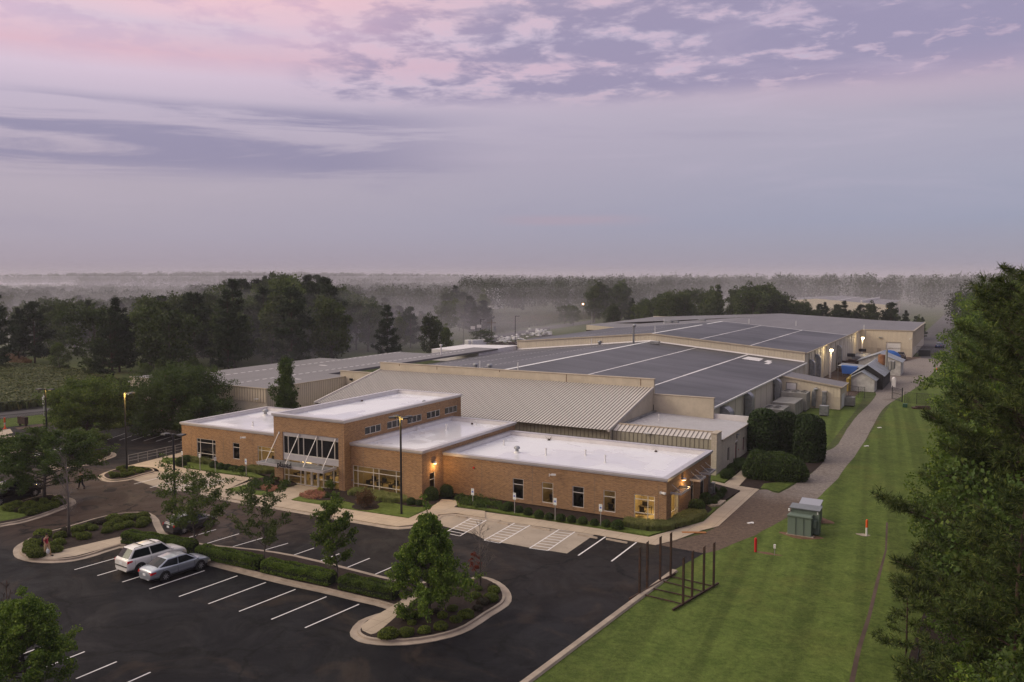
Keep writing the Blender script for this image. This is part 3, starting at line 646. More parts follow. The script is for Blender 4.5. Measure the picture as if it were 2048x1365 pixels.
# wheel stops
def stop(p, r_, label, m=M_curb):
    a, b = Vector(G(*p)), Vector(G(*r_)); c = (a+b)/2; d = b-a; L = min(d.length, 1.9)/2
    bb = MB(); bb.add([(s*L, y, z) for s in (-1, 1) for y, z in ((-.09, 0), (-.05, .12), (.05, .12), (.09, 0))], [(3, 2, 1, 0), (4, 5, 6, 7), (0, 1, 5, 4), (1, 2, 6, 5), (2, 3, 7, 6)])
    o = bb.build('wheel_stop', m); o.location = (c.x, c.y, 0.006); o.rotation_euler = (0, 0, math.atan2(d.y, d.x))
    tag(o, label, 'wheel stop', 'wheel stops in the accessible bays')
stop((1155.5, 1070.4), (1195, 1078), 'concrete wheel stop half on the slab edge, left of the two painted asphalt bays')
stop((1212, 1079.4), (1255.4, 1087.5), 'pale concrete wheel stop on fresh asphalt between the two rightmost white lines')
stop((1064, 1055), (1100, 1062), 'wheel stop beside dark stains between the two right hatched zones')
stop((995, 1046), (1018, 1050.5), 'wheel stop behind the bare twigs, left of the middle hatched zone')
stop((912, 1033), (934, 1037), 'wheel stop nearest the mulched maple island, leftmost on the right slab')
stop((345, 950.5), (369, 954), 'grey wheel stop leftmost on the slab before the left wing')
stop((377.6, 956.7), (402, 960.5), 'grey wheel stop second from the left on the slab before the left wing')
stop((441, 966), (464, 970), 'grey wheel stop beside the walk at the right end of the left slab')
stop((460, 962.5), (482, 965.5), 'grey wheel stop closest to the building on the left slab, under the tall sign')
for k in range(5):
    x = 2+k*23
    stop((x, 913-k*3.4), (x+15, 916-k*3.4), ['leftmost','second from left','third from left','fourth from left','rightmost'][k]+' wheel stop in the row by the far left grass median')

# ================================================================= building helpers
def wall(b, ax, c, a0, a1, z0, z1, ops=(), depth=0.12, out=-1, mi=0):
    """wall sheet on axis plane with real openings and reveals. ax 'y': plane y=c, runs along x; out=-1 faces -y (or -x)"""
    xs = sorted({a0, a1, *[v for o in ops for v in (o[0], o[1])]}); zs = sorted({z0, z1, *[v for o in ops for v in (o[2], o[3])]})
    P = (lambda a, z, d=0.0: (a, c-out*d, z)) if ax == 'y' else (lambda a, z, d=0.0: (c-out*d, a, z))
    for i in range(len(xs)-1):
        for j in range(len(zs)-1):
            mx, mz = (xs[i]+xs[i+1])/2, (zs[j]+zs[j+1])/2
            if any(o[0] < mx < o[1] and o[2] < mz < o[3] for o in ops): continue
            b.quad(P(xs[i], zs[j]), P(xs[i+1], zs[j]), P(xs[i+1], zs[j+1]), P(xs[i], zs[j+1]), mi)
    for o in ops:
        x0, x1, y0, y1 = o[:4]
        for (pa, za), (pb, zb) in (((x0, y0), (x1, y0)), ((x1, y0), (x1, y1)), ((x1, y1), (x0, y1)), ((x0, y1), (x0, y0))):
            b.quad(P(pa, za), P(pb, zb), P(pb, zb, depth), P(pa, za, depth), mi)
    return b
def window(parent, ax, c, x0, x1, z0, z1, cols, rows, out=-1, depth=0.12, fw=0.06, frame=M_alu, glass=M_glass, label=None):
    """frame with mullions at the given positions, glass behind"""
    b = MB(); d0, d1 = depth*0.35, depth*0.95
    def bx(xa, xb, za, zb, mi=0, dd0=d0, dd1=d1):
        if ax == 'y': b.box(xa, c-out*dd0, za, xb, c-out*dd1, zb, mi)
        else: b.box(c-out*dd0, xa, za, c-out*dd1, xb, zb, mi)
    xs = [x0]+[x0+(x1-x0)*t for t in cols]+[x1]; zs = [z0]+[z0+(z1-z0)*t for t in rows]+[z1]
    for i, x in enumerate(xs):
        xa, xb = (x, x+fw) if i == 0 else ((x-fw, x) if i == len(xs)-1 else (x-fw/2, x+fw/2)); bx(xa, xb, z0, z1)
    for i, z in enumerate(zs):
        za, zb = (z, z+fw) if i == 0 else ((z-fw, z) if i == len(zs)-1 else (z-fw/2, z+fw/2)); bx(x0+fw, x1-fw, za, zb, 0, d0+0.003, d1-0.003)
    w = b.build('window', frame, parent); 
    if label: w['label'] = label
    g = MB(); dg = depth*0.7; n = -out
    vs = [(x0+.01, z0+.01), (x1-.01, z0+.01), (x1-.01, z1-.01), (x0+.01, z1-.01)]
    g.add([(a, c+n*dg, z) if ax == 'y' else (c+n*dg, a, z) for a, z in vs], [(0, 1, 2, 3)]); g.build('pane', glass, w)
    return w
def room(parent, x0, x1, y0, y1, z0, z1, open_side, lit=0.0, furn=True, mw=None, power=0):
    """interior seen through the glass: floor, walls, ceiling with its lamp panels, some furniture"""
    b = MB(); mw = mw or (M_room if lit else M_roomd)
    V = dict(a=(x0, y0), b=(x1, y0), c=(x1, y1), d=(x0, y1))
    b.quad((x0, y0, z0), (x1, y0, z0), (x1, y1, z0), (x0, y1, z0)); b.quad((x0, y0, z1), (x1, y0, z1), (x1, y1, z1), (x0, y1, z1))
    sides = {'-y': ('a', 'b'), '+x': ('b', 'c'), '+y': ('c', 'd'), '-x': ('d', 'a')}
    for k, (p, r_) in sides.items():
        if k in open_side: continue
        b.quad((*V[p], z0), (*V[r_], z0), (*V[r_], z1), (*V[p], z1))
    o = b.build('room', mw, parent)
    if lit:
        for k in range(max(1, int((x1-x0)/2.4))):
            cx = x0+(k+.5)*(x1-x0)/max(1, int((x1-x0)/2.4))
            MB().box(cx-.3, (y0+y1)/2-.6, z1-.06, cx+.3, (y0+y1)/2+.6, z1-.02).build('ceiling_lamp', lampmat(min(lit, 5)), o)
            l = bpy.data.lights.new('office_light', 'AREA'); l.shape = 'RECTANGLE'; l.size = .6; l.size_y = 1.2; l.energy = lit*3.2; l.color = (1., .68, .28)
            lo_ = bpy.data.objects.new('office_light', l); COL.objects.link(lo_); lo_.parent = o; lo_.location = (cx, (y0+y1)/2, z1-.09)
    if furn:
        f = MB(); r = random.Random(int(x0*10))
        x = x0+.5
        while x < x1-1.2:
            yy = y0+r.uniform(1.0, 1.8); w = r.uniform(.9, 1.5)
            f.box(x, yy, z0+.70, x+w, yy+.7, z0+.75); f.box(x+.05, yy+.6, z0, x+.1, yy+.65, z0+.7); f.box(x+w-.1, yy+.6, z0, x+w-.05, yy+.65, z0+.7)
            f.box(x+.3, yy+.3, z0+.75, x+.85, yy+.36, z0+1.15); f.box(x+.4, yy-.7, z0+.42, x+.85, yy-.25, z0+.5); f.box(x+.4, yy-.75, z0+.5, x+.85, yy-.68, z0+.95)
            x += w+r.uniform(.3, 1.0)
        f.build('furniture', M_desk, o)
    return o
LM = {}
def lampmat(s):
    if s not in LM: LM[s] = mat('office_lamp_%d' % int(s*10), (.9, .8, .6), 0.5, emit=(1.0, .66, .26), es=s)
    return LM[s]
def flat_roof(parent, x0, x1, y0, y1, ztop, drop=0.42, sides='lrfb', ov=0.16, fas=0.26):
    """white membrane tray with parapet and metal coping"""
    zr = ztop-drop; t = 0.34
    MB().box(x0+.05, y0+.05, zr-.2, x1-.05, y1-.05, zr).build('roof', M_wroof, parent)
    p = MB()
    for s_, (xa, xb, ya, yb) in dict(l=(x0+.02, x0+t, y0+.02, y1-.02), r=(x1-t, x1-.02, y0+.02, y1-.02), f=(x0+t, x1-t, y0+.02, y0+t), b=(x0+t, x1-t, y1-t, y1-.02)).items():
        if s_ in sides: p.box(xa, ya, zr+.002, xb, yb, ztop-.02)
    p.build('parapet', M_wpar, parent)
    c = MB()
    for s_, (xa, xb, ya, yb) in dict(l=(x0-ov, x0+t+.04, y0-ov, y1+ov), r=(x1-t-.04, x1+ov, y0-ov, y1+ov), f=(x0+t+.04, x1-t-.04, y0-ov, y0+t+.04), b=(x0+t+.04, x1-t-.04, y1-t-.04, y1+ov)).items():
        if s_ in sides: c.box(xa, ya, ztop-.02, xb, yb, ztop+.05)
    # stepped fascia outside the wall
    if 'f' in sides: c.box(x0-ov, y0-ov, ztop-.14, x1+ov, y0-.002, ztop-.02); c.box(x0-ov*.55, y0-ov*.5, ztop-fas, x1+ov*.55, y0-.002, ztop-.14)
    if 'r' in sides: c.box(x1+.002, y0, ztop-.14, x1+ov, y1+ov, ztop-.02); c.box(x1+.002, y0, ztop-fas, x1+ov*.5, y1, ztop-.14)
    if 'l' in sides: c.box(x0-ov, y0, ztop-.14, x0-.002, y1+ov, ztop-.02)
    c.build('coping', M_coping, parent)
def pipe_vent(x, y, z, h, label, r=0.07, cap=True):
    b = MB(); b.bar((x, y, z), (x, y, z+h), r, r*0.95, 10); b.bar((x, y, z), (x, y, z+.12), r*1.9, r*1.1, 10)
    if cap: b.bar((x, y, z+h-.14), (x, y, z+h), r*1.5, r*1.5, 10)
    return tag(b.build('vent_pipe', M_white), label, 'vent pipe', 'pipes on the white roofs')
def gooseneck(x, y, z, label, s=1.0):
    e = empty('roof_ventilator', (x, y, z), 0, label, 'roof ventilator')
    MB().bar((0, 0, 0), (0, 0, .18*s), .34*s, .20*s, 14).build('flashing', M_white, e)
    MB().bar((0, 0, .18*s), (0, 0, .42*s), .17*s, .17*s, 14).build('duct', M_galv, e)
    b = MB(); b.bar((0, 0, .42*s), (0, 0, .50*s), .30*s, .32*s, 16); b.ell((0, 0, .50*s), .32*s, .32*s, .22*s, 16, 8, v0=0.0); b.build('hood', M_galv, e)
    return e
def camera_box(parent, p, d, rz=None, name='security_camera'):
    rz = d if rz is None else rz
    b = MB(); b.cbox(p, (.16, .42, .15), rz); m = Matrix.Rotation(rz, 3, 'Z'); q_ = Vector(p)+m@Vector((0, .28, -.02))
    b.cbox(q_, (.08, .2, .08), rz); b.cbox(q_+m@Vector((0, .10, -.02)), (.2, .05, .24), rz)
    return b.build(name, M_white, parent)

# ================================================================= the brick office building (four flat roofed blocks)
BR = empty('brick_office_building', (-55, 70, 0), 0, 'low orange brick office building with white flat roofs and a taller glazed entrance block', 'office building')
def P_(o):   # parent keeping world coordinates
    o.parent = BR; o.matrix_parent_inverse = Matrix.Translation((-BR.location[0], -BR.location[1], 0)); return o
class _W:      # parts are written in world coordinates and hung under the building
    pass
def z3w(a, Y):  # (x,z) on wall y=Y
    return a
bx0 = BR.location.copy(); BR.location = (0, 0, 0)
BH = dict(L=(-82.2, -64.5, 68.15, 81.8, 4.3), T=(-64.4, -55.0, 65.0, 86.5, 7.2), M=(-55.0, -46.35, 65.95, 84.3, 4.85), R=(-46.35, -23.4, 69.6, 83.1, 4.1))
w = MB()
# left wing
opsL = [(-79.7, -76.6, .38, 2.68), (-73.85, -72.8, .84, 2.7), (-70.0, -66.9, .38, 2.7)]
wall(w, 'y', 68.15, -82.2, -64.4, 0, 4.2, opsL); wall(w, 'x', -82.2, 68.15, 81.8, 0, 4.2, out=-1); wall(w, 'y', 81.8, -82.2, -64.4, 0, 4.2, out=1)
# tower
opsT = [(-63.2, -55.75, .05, 5.4)]
opsTs = [(68.25, 70.95, 5.23, 6.03), (71.95, 74.65, 5.23, 6.03), (75.6, 78.3, 5.23, 6.03), (79.3, 82.0, 5.23, 6.03), (83.0, 85.7, 5.23, 6.03)]
wall(w, 'y', 65.0, -64.4, -55.0, 0, 7.1, opsT, depth=0.35); wall(w, 'x', -55.0, 65.0, 86.5, 0, 7.1, opsTs, out=1); wall(w, 'x', -64.4, 65.0, 86.5, 0, 7.1); wall(w, 'y', 86.5, -64.4, -55.0, 0, 7.1, out=1)
# middle block
opsM = [(-54.75, -48.7, .0, 2.62)]; doorM = [(67.2, 68.15, .14, 2.45)]
wall(w, 'y', 65.95, -55.0, -46.35, 0, 4.75, opsM); wall(w, 'x', -46.35, 65.95, 84.3, 0, 4.75, doorM, out=1); wall(w, 'y', 84.3, -55.0, -46.35, 0, 4.75, out=1)
# right wing
opsR = [(-38.5, -37.35, .5, 2.43), (-35.4, -34.25, .5, 2.43), (-32.3, -31.15, .5, 2.43), (-29.25, -28.1, .5, 2.43), (-26.35, -24.45, .12, 2.43)]
opsRe = [(70.9, 73.0, .12, 2.43), (76.6, 77.5, .14, 2.4), (79.6, 80.9, .14, 2.3)]
wall(w, 'y', 69.6, -46.35, -23.4, 0, 4.0, opsR); wall(w, 'x', -23.4, 69.6, 83.1, 0, 4.0, opsRe, out=1); wall(w, 'y', 83.1, -46.35, -23.4, 0, 4.0, out=1)
w.build('wall', M_brick, BR)
# recessed corner strip and joints on the brickwork
for xs_, y_, zt_ in (((-80.6, -75.3, -70.7), 68.142, 3.98), ((-53.4, -48.5), 65.942, 4.5), ((-41.9, -36.4, -30.1, -24.1), 69.592, 3.75), ((-64.2, -55.25), 64.992, 6.9)):
    for x in xs_: MB().box(x-.012, y_, .1, x+.012, y_+.007, zt_).build('movement_joint', M_seam, BR)
so_ = MB()   # soldier course under the roof edges, projecting bricks
so_.box(-46.3, 69.575, 3.62, -23.41, 69.598, 3.76); so_.box(-54.9, 65.925, 4.4, -46.4, 65.948, 4.54); so_.box(-82.15, 68.125, 3.82, -64.45, 68.148, 3.96); so_.box(-64.35, 64.975, 6.72, -55.05, 64.998, 6.86)
so_.build('brick_course', M_brick, BR)
flat_roof(BR, -82.2, -64.42, 68.15, 81.8, 4.3, sides='lfb'); flat_roof(BR, -64.4, -55.0, 65.0, 86.5, 7.2)
flat_roof(BR, -54.98, -46.35, 65.95, 84.3, 4.85, sides='lrfb'); flat_roof(BR, -46.33, -23.4, 69.6, 83.1, 4.1, sides='lrfb')
# windows and rooms
for i, o in enumerate(opsL):
    lit = (0, 0, 7)[i]
    if o[1]-o[0] > 2: window(BR, 'y', 68.15, *o, (.18, .83), (.25, .80), label='dim window' if not lit else None)
    else: window(BR, 'y', 68.15, *o, (), (.72,))
    room(BR, o[0]-.6, min(o[1]+1.2, -64.6), 68.28, 72.5, .12, 3.2, ('-y',), lit, True)
for i, o in enumerate(opsTs): window(BR, 'x', -55.0, *o, (.34, .67), (), out=1, glass=M_glassd)
MB().box(-64.3, 66.0, 7.0-.5, -55.1, 86.3, 7.0-.46).build('ceiling', M_roomd, BR)
# entrance: upper glazing, panel bands, lower storefront with doors
MB().box(-63.2, 65.08, 5.02, -55.75, 65.3, 5.4).build('panel_band', M_coping, BR); MB().box(-63.2, 65.08, 2.55, -55.75, 65.3, 3.12).build('panel_band', M_coping, BR)
window(BR, 'y', 65.0, -63.2, -55.75, 3.12, 5.02, (.09, .275, .37, .61, .70, .92), (), depth=.3, glass=M_glassd)
window(BR, 'y', 65.0, -63.2, -60.35, .08, 2.55, (.22, .80), (.33,), depth=.3)
window(BR, 'y', 65.0, -58.55, -55.75, .08, 2.55, (.24, .72), (.33, ), depth=.3)
for k, x in enumerate((-60.32, -59.44)):
    d = window(BR, 'y', 65.0, x, x+.86, .06, 2.28, (), (), depth=.3, fw=.09); d.name = 'door'
    MB().bar((x+(.76 if k == 0 else .10), 65.02, .95), (x+(.76 if k == 0 else .10), 65.02, 1.35), .022).build('handle', M_alu, d)
wd = window(BR, 'y', 65.0, -60.32, -58.58, 2.30, 2.55, (), (), depth=.3)
em = MB(); em.box(-59.97, 65.19, 1.55, -59.83, 65.195, 1.62); em.ell((-59.9, 65.192, 1.72), .055, .004, .08, 10, 6); em.build('door_emblem', M_white, BR)
room(BR, -63.3, -55.6, 65.36, 71.0, .12, 2.95, ('-y',), 6, True)
# lit stair rail / bright strip inside the lobby
MB().box(-62.9, 67.5, 1.75, -61.6, 67.55, 1.95).box(-62.3, 67.5, 1.95, -62.2, 67.55, 2.6).build('lobby_light', lampmat(4.0), BR)
# canopy with louvres and tie rods
cn = MB(); cz0, cz1 = 1.98, 2.16
cn.box(-65.3, 63.2, cz0, -65.18, 65.0-.002, cz1+.05); cn.box(-57.0-.12, 63.2, cz0, -57.0, 65.0-.002, cz1+.05)
cf = MB()
CX0, CX1, CY = -64.9, -56.0, 63.0
cn = MB(); cn.box(CX0, CY, 2.2, CX1, CY+.12, 2.45); cn.box(CX0, CY+.12, 2.2, CX0+.1, 64.99, 2.45); cn.box(CX1-.1, CY+.12, 2.2, CX1, 64.99, 2.45)
cn.box(CX0-.06, CY-.05, 2.40, CX1+.06, CY, 2.48)
k = CX0+1.1
for i in range(8): cn.box(CX0+.1+i*1.1, CY+.12, 2.26, CX0+.16+i*1.1, 64.98, 2.36)
can = cn.build('canopy', M_coping, BR)
lv = MB()
for i in range(17): lv.box(CX0+.11, CY+.16+i*.11, 2.365, CX1-.11, CY+.21+i*.11, 2.40)
lv.build('louvre', M_galv, can)
for x in (-64.0, -61.3, -58.9, -56.45):
    MB().beam((x+.0, CY+.35, 2.44), (x+.35, 64.98, 5.25), .06, .06).cbox((x+.35, 64.99, 5.25), (.2, .06, .2)).build('tie_rod', M_coping, can)
def txt(name, body, size, loc, rot, m, parent=None, ext=0.01, align='CENTER'):
    cu = bpy.data.curves.new(name, 'FONT'); cu.body = body; cu.size = size; cu.extrude = ext; cu.align_x = align; cu.align_y = 'CENTER'
    o = bpy.data.objects.new(name, cu); COL.objects.link(o)
    dg = bpy.context.evaluated_depsgraph_get(); me = bpy.data.meshes.new_from_object(o.evaluated_get(dg)); bpy.data.objects.remove(o)
    me.name = name; me.materials.clear(); o = link(name, me, m, parent); o.location = loc; o.rotation_euler = rot; return o
sg = txt('lettering', 'plantd', .78, (-61.0, CY-.10, 2.52), (R(90), 0, 0), M_dark, BR, .03)
# middle block glazing
window(BR, 'y', 65.95, *opsM[0], (.10, .42, .535, .88), (.30, .80))
room(BR, -54.9, -47.2, 66.1, 71.5, .0, 3.1, ('-y',), 5, True)
d = window(BR, 'x', -46.35, 67.2, 68.15, .14, 2.45, (), (.72,), out=1); d.name = 'door'
room(BR, -49.0, -46.5, 66.9, 68.5, .1, 2.9, ('+x',), 2.0, False)
for i, o in enumerate(opsR[:4]):
    window(BR, 'y', 69.6, *o, (), (.71,)); room(BR, o[0]-.7, o[1]+.8, 69.75, 73.0, .1, 3.0, ('-y',), (0, 4.0, 0, 4.0)[i], True)
window(BR, 'y', 69.6, *opsR[4], (.66,), (.30, .82)); window(BR, 'x', -23.4, *opsRe[0], (.62, .84), (.30,), out=1)
room(BR, -27.2, -23.55, 69.75, 74.0, .1, 3.0, ('-y', '+x'), 42.0, True)
for i, o in enumerate(opsRe[1:]):
    d = window(BR, 'x', -23.4, *o, (), (.8,), out=1, glass=M_glassd); d.name = 'door'
# small canopies over the east openings
for (ya, yb) in ((70.6, 73.3), (76.1, 78.0), (79.2, 81.3)):
    b = MB(); X = -23.4; b.box(X+.002, ya, 2.55, X+1.0, ya+.05, 2.75); b.box(X+.002, yb-.05, 2.55, X+1.0, yb, 2.75); b.box(X+.95, ya+.05, 2.55, X+1.0, yb-.05, 2.75)
    c_ = b.build('awning', M_coping, BR)
    l = MB()
    for i in range(5): l.box(X+.03, ya+.1+i*(yb-ya-.3)/4, 2.66, X+.95, ya+.28+i*(yb-ya-.3)/4, 2.70)
    l.build('louvre', M_galv, c_)
    for yy in (ya+.3, yb-.3): MB().beam((X+.85, yy, 2.74), (X+.02, yy+.0, 3.35), .035, .035).build('tie_rod', M_alu, c_)
# wall lamps with their own light
def wall_lamp(x, y, z, nx, ny, label, e=35):
    t = empty('wall_lamp', (x, y, z), math.atan2(ny, nx), label, 'wall lamp', 'warm wall lamps on the brick office')
    b = MB(); b.ell((.16, 0, 0), .24, .24, .20, 16, 10, v0=0.0); b.box(-.0, -.08, -.10, .06, .08, .12); b.build('shade', M_coping, t)
    MB().bar((.16, 0, -.06), (.16, 0, -.02), .13, .16, 14).build('bulb', M_lampw, t)
    l = bpy.data.lights.new('lamp_glow', 'POINT'); l.energy = e; l.color = (1.0, .60, .24); l.shadow_soft_size = .12
    lo_ = bpy.data.objects.new('lamp_glow', l); COL.objects.link(lo_); lo_.parent = t; lo_.location = (.55, 0, -.30)
    return t
wall_lamp(-46.35, 67.9, 3.35, 1, 0, 'lit half round lamp on brick above the side door of the middle block', 75)
wall_lamp(-23.4, 73.9, 3.15, 1, 0, 'lit half round lamp on the east brick wall above the small awnings', 55)
camera_box(BR, (-71.6, 67.72, 3.55), 1, R(110)); camera_box(BR, (-34.0, 69.15, 3.35), 1, R(110)); camera_box(BR, (-23.55, 69.3, 2.9), 1, R(60))
MB().bar((-42.8, 69.5, 2.95), (-42.8, 69.6, 2.95), .09, .09, 14).build('fire_bell', M_red, BR)
MB().cbox((-54.8, 66.0-.1, 1.1), (.1, .08, .14)).build('wall_outlet', M_galv, BR)
# downpipes at the far east end
dp = MB(); dp.bar((-23.25, 82.0, 0.1), (-23.25, 82.0, 2.5), .05).bar((-23.25, 82.4, .1), (-23.25, 82.4, 2.5), .05); dp.build('conduit', M_galv, BR)
tag(MB().cbox((-22.9, 82.2, .6), (.35, .5, 1.1)).cbox((-22.9, 81.6, .4), (.25, .3, .7)).build('utility_meter', M_galv, bevel=.02), 'grey utility meters by the last east door of the brick wing', 'utility meter')
# roof furniture
def onroof(px, py, z): return G(px, py, z)
for (px, py, z, h, l) in [(506, 852, 3.88, .5, 'small white vent pipe on the left wing roof'), (836-.5, 861, 4.43, .35, 'short white vent pipe beside the tall vent on the middle roof'),
                          (893, 861, 4.43, .7, 'thick white vent pipe in the middle of the middle roof'), (953, 851, 4.43, .6, 'white vent pipe near the back parapet of the middle roof'),
                          (1008, 891, 3.68, .55, 'white vent pipe at the back left of the right wing roof, behind the dome ventilator'), (1092, 911, 3.68, .7, 'white vent pipe just right of the dome ventilator on the right wing roof'),
                          (1171, 911, 3.68, .55, 'white vent pipe third from the left on the right wing roof'), (1210.5, 926, 3.68, .75, 'white vent pipe nearest the front edge of the right wing roof')]:
    x, y = onroof(px, py, z); pipe_vent(x, y, z, h, l, .075 if h > .4 else .05)
x, y = onroof(852, 851, 4.43); b = MB(); b.bar((x, y, 4.43), (x, y, 7.0), .14, .14, 12).bar((x, y, 4.43), (x, y, 4.6), .35, .35, 12).ell((x, y, 6.95), .22, .22, .16).ell((x-.25, y, 7.15), .22, .22, .18).bar((x-.25, y, 6.8), (x-.25, y, 7.1), .1)
tag(b.build('tall_vent', M_galv), 'tall grey double vent stack against the tower side above the middle roof', 'vent stack')
x, y = onroof(531, 832, 3.88); gooseneck(x, y, 3.88, 'domed metal ventilator at the back of the left wing roof', 1.2)
x, y = onroof(1034, 906, 3.68); gooseneck(x, y, 3.68, 'domed metal ventilator on the right wing roof', 1.0)
for (px, py, z, l) in [(724, 803, 6.78, 'dark roof drain beside stained membrane on the highest white roof'), (782, 789, 6.78, 'dark roof drain near the back of the highest white roof'), (585, 827, 6.78, 'roof drain at the front left of the highest white roof'),
                       (944, 849, 4.43, 'dark roof drain beside a pipe on the middle white roof'), (1098, 881, 3.68, 'roof drain with dead weeds on the right white roof'), (1205, 888, 3.68, 'small drain box by the back parapet of the right white roof'), (1312, 904, 3.68, 'roof drain at the right back corner of the right white roof')]:
    x, y = onroof(px, py, z); b = MB(); b.bar((x, y, z), (x, y, z+.14), .17, .10, 10)
    if 'weeds' in l:
        for i in range(26): a = random.uniform(0, 6.3); b.bar((x, y, z), (x+math.cos(a)*random.uniform(.2, .5), y+math.sin(a)*random.uniform(.2, .5), z+random.uniform(.05, .5)), .012, .004, 4)
    tag(b.build('roof_drain', M_rust), l, 'roof drain', 'drains on the white roofs')

# ================================================================= warehouses
def ribs(b, ax, c, a0, a1, z0, z1, step, w=.05, d=.035, out=-1, mi=0):
    """vertical ribs standing proud of a wall; z1 may be a function of the position"""
    n = int(abs(a1-a0)/step)
    for i in range(n+1):
        a = a0+(a1-a0)*i/n; t = z1(a) if callable(z1) else z1
        if ax == 'y': b.box(a-w/2, c+out*d, z0, a+w/2, c+out*.002, t, mi)
        else: b.box(c+out*d, a-w/2, z0, c+out*.002, a+w/2, t, mi)
WH = empty('warehouse', (0, 0, 0), 0, 'very long beige warehouse with dark low gabled roof crossed by white seams', 'warehouse')
XR, XL, XG = -29.5, -91.0, -60.0
Y0, Y1, Y2, Y3 = 104.3, 166.8, 247.6, 294.5
def zr1(x): return 5.2+(8.05-5.2)*(1-abs(x-XG)/(XR-XG)) if x > XG else 8.05-(8.05-5.0)*(XG-x)/(XG-XL)
def zr2(x): return 7.0+(9.6-7.0)*(1-abs(x-XG)/(XR-XG)) if x > XG else 9.6-(9.6-6.95)*(XG-x)/(XG-XL)
# front part roof
b = MB(); ov = .35
b.add([(XR+ov, Y0-.1, zr1(XR)-.03), (XR+ov, Y1, zr1(XR)-.03), (XG, Y1, 8.05), (XG, Y0-.1, 8.05)], [(0, 1, 2, 3)]); b.add([(XG, Y0-.1, 8.05), (XG, Y1, 8.05), (XL, Y1, zr1(XL)), (XL, Y0-.1, zr1(XL))], [(0, 1, 2, 3)])
b.build('roof', M_roof, WH)
b = MB(); b.box(XR+ov, Y0-.1, 4.98, XR+ov+.16, Y1-.02, 5.20).box(XR+.02, Y0-.1, 5.0, XR+ov, Y1-.02, 5.12); b.build('gutter', M_white, WH)
# white seams over the roof
def seam(x, y0, y1, zf, w=.16, dash=0.0, name='roof_seam'):
    b = MB()
    if not dash:
        n = 14
        for i in range(n):
            ya, yb = y0+(y1-y0)*i/n, y0+(y1-y0)*(i+1)/n; ww = w*random.uniform(.75, 1.2)
            b.add([(x-ww, ya, zf(x-ww)+.02), (x+ww, ya, zf(x+ww)+.02), (x+ww, yb, zf(x+ww)+.02), (x-ww, yb, zf(x-ww)+.02)], [(0, 1, 2, 3)])
    else:
        y = y0
        while y < y1:
            b.add([(x-w, y, zf(x-w)+.02), (x+w, y, zf(x+w)+.02), (x+w, y+dash*.55, zf(x+w)+.02), (x-w, y+dash*.55, zf(x-w)+.02)], [(0, 1, 2, 3)]); y += dash
    return b.build(name, M_wpar, WH)
def ridge(y0, y1, zf, w=.34):
    b = MB(); z = zf(XG)+.04
    b.add([(XG-w, y0, zf(XG-w)+.03), (XG-w, y1, zf(XG-w)+.03), (XG, y1, z), (XG, y0, z), (XG+w, y1, zf(XG+w)+.03), (XG+w, y0, zf(XG+w)+.03)], [(0, 3, 2, 1), (3, 5, 4, 2)])
    b.build('ridge_cap', M_white, WH)
ridge(Y0, Y1-.1, zr1); seam(-50.2, Y0, Y1, zr1, .13); seam(-40.1, Y0, Y1, zr1, .17)
for x in (-68.5, -77.0, -86.0): seam(x, Y0, Y1-.5, zr1, .12, 1.5)
# patches
for (px, py, w, l) in ((1507, 719, 1.6, 5), (1537, 721, .5, 3), (1537, 724, .4, 3.4)):
    x, y = G(px, py, 5.9); z = zr1(x); b = MB(); b.add([(x-w, y-l/2, zr1(x-w)+.025), (x+w, y-l/2, zr1(x+w)+.025), (x+w*.8, y+l/2, zr1(x+w*.8)+.025), (x-w, y+l/2, zr1(x-w)+.025)], [(0, 1, 2, 3)]); b.build('roof_patch', M_wpar, WH)
# east wall of the front part, panel seams, ducts come later
w = MB(); wall(w, 'x', XR, Y0, Y1, 0, 5.05, out=1); w.build('wall', M_panel_p, WH); w = MB(); wall(w, 'x', XL, Y0, Y1, 0, 4.9, out=-1); w.build('wall', M_panel_p, WH)
for i in range(9): y = Y0+.5+i*7.6; MB().box(XR+.002, y-.05, .1, XR+.03, y+.05, 4.95).build('wall_batten', M_trim, WH); MB().box(XR+.002, y+3.8, .1, XR+.02, y+3.83, 4.95).build('wall_batten', M_seam, WH)
# rear, higher part
Ye = 221.5
w = MB()
w.add([(XL-.1, Y1, 4.8), (XR, Y1, 0), (XR, Y1, 7.0), (XG, Y1, 9.6), (XL-.1, Y1, zr2(XL))], [(0, 1, 2, 3, 4)])
w.build('gable_wall', M_panel, WH)
b = MB()
n = int((XR-XL)/.56)
for i in range(n+1):
    x = XL+.05+(XR-XL-.1)*i/n; b.box(x-.10, Y1-.05, max(zr1(x)-.1, .1) if x < XR-.3 else .1, x+.10, Y1-.002, zr2(x)-.05)
b.build('panel_ribs', M_panel, WH)
b = MB()
for s_ in ((XR+.15, XG), (XG, XL-.2)):
    xa, xb = s_; b.add([(xa, Y1-.22, zr2(xa)-.12), (xb, Y1-.22, zr2(xb)-.12), (xb, Y1-.22, zr2(xb)+.12), (xa, Y1-.22, zr2(xa)+.12), (xa, Y1+.1, zr2(xa)+.12), (xb, Y1+.1, zr2(xb)+.12), (xa, Y1-.002, zr2(xa)-.12), (xb, Y1-.002, zr2(xb)-.12)], [(0, 1, 2, 3), (3, 2, 5, 4), (0, 6, 7, 1)])
b.build('rake_trim', M_trim, WH)
b = MB(); b.add([(x, Y1-.28, zr1(x)+.03) for x in (XR, XG)]+[(x, Y1-.06, zr1(x)+.26) for x in (XR, XG)], [(0, 1, 3, 2)]).add([(x, Y1-.28, zr1(x)+.03) for x in (XG, XL)]+[(x, Y1-.06, zr1(x)+.26) for x in (XG, XL)], [(0, 1, 3, 2)]); b.build('flashing', M_wpar, WH)
b = MB()
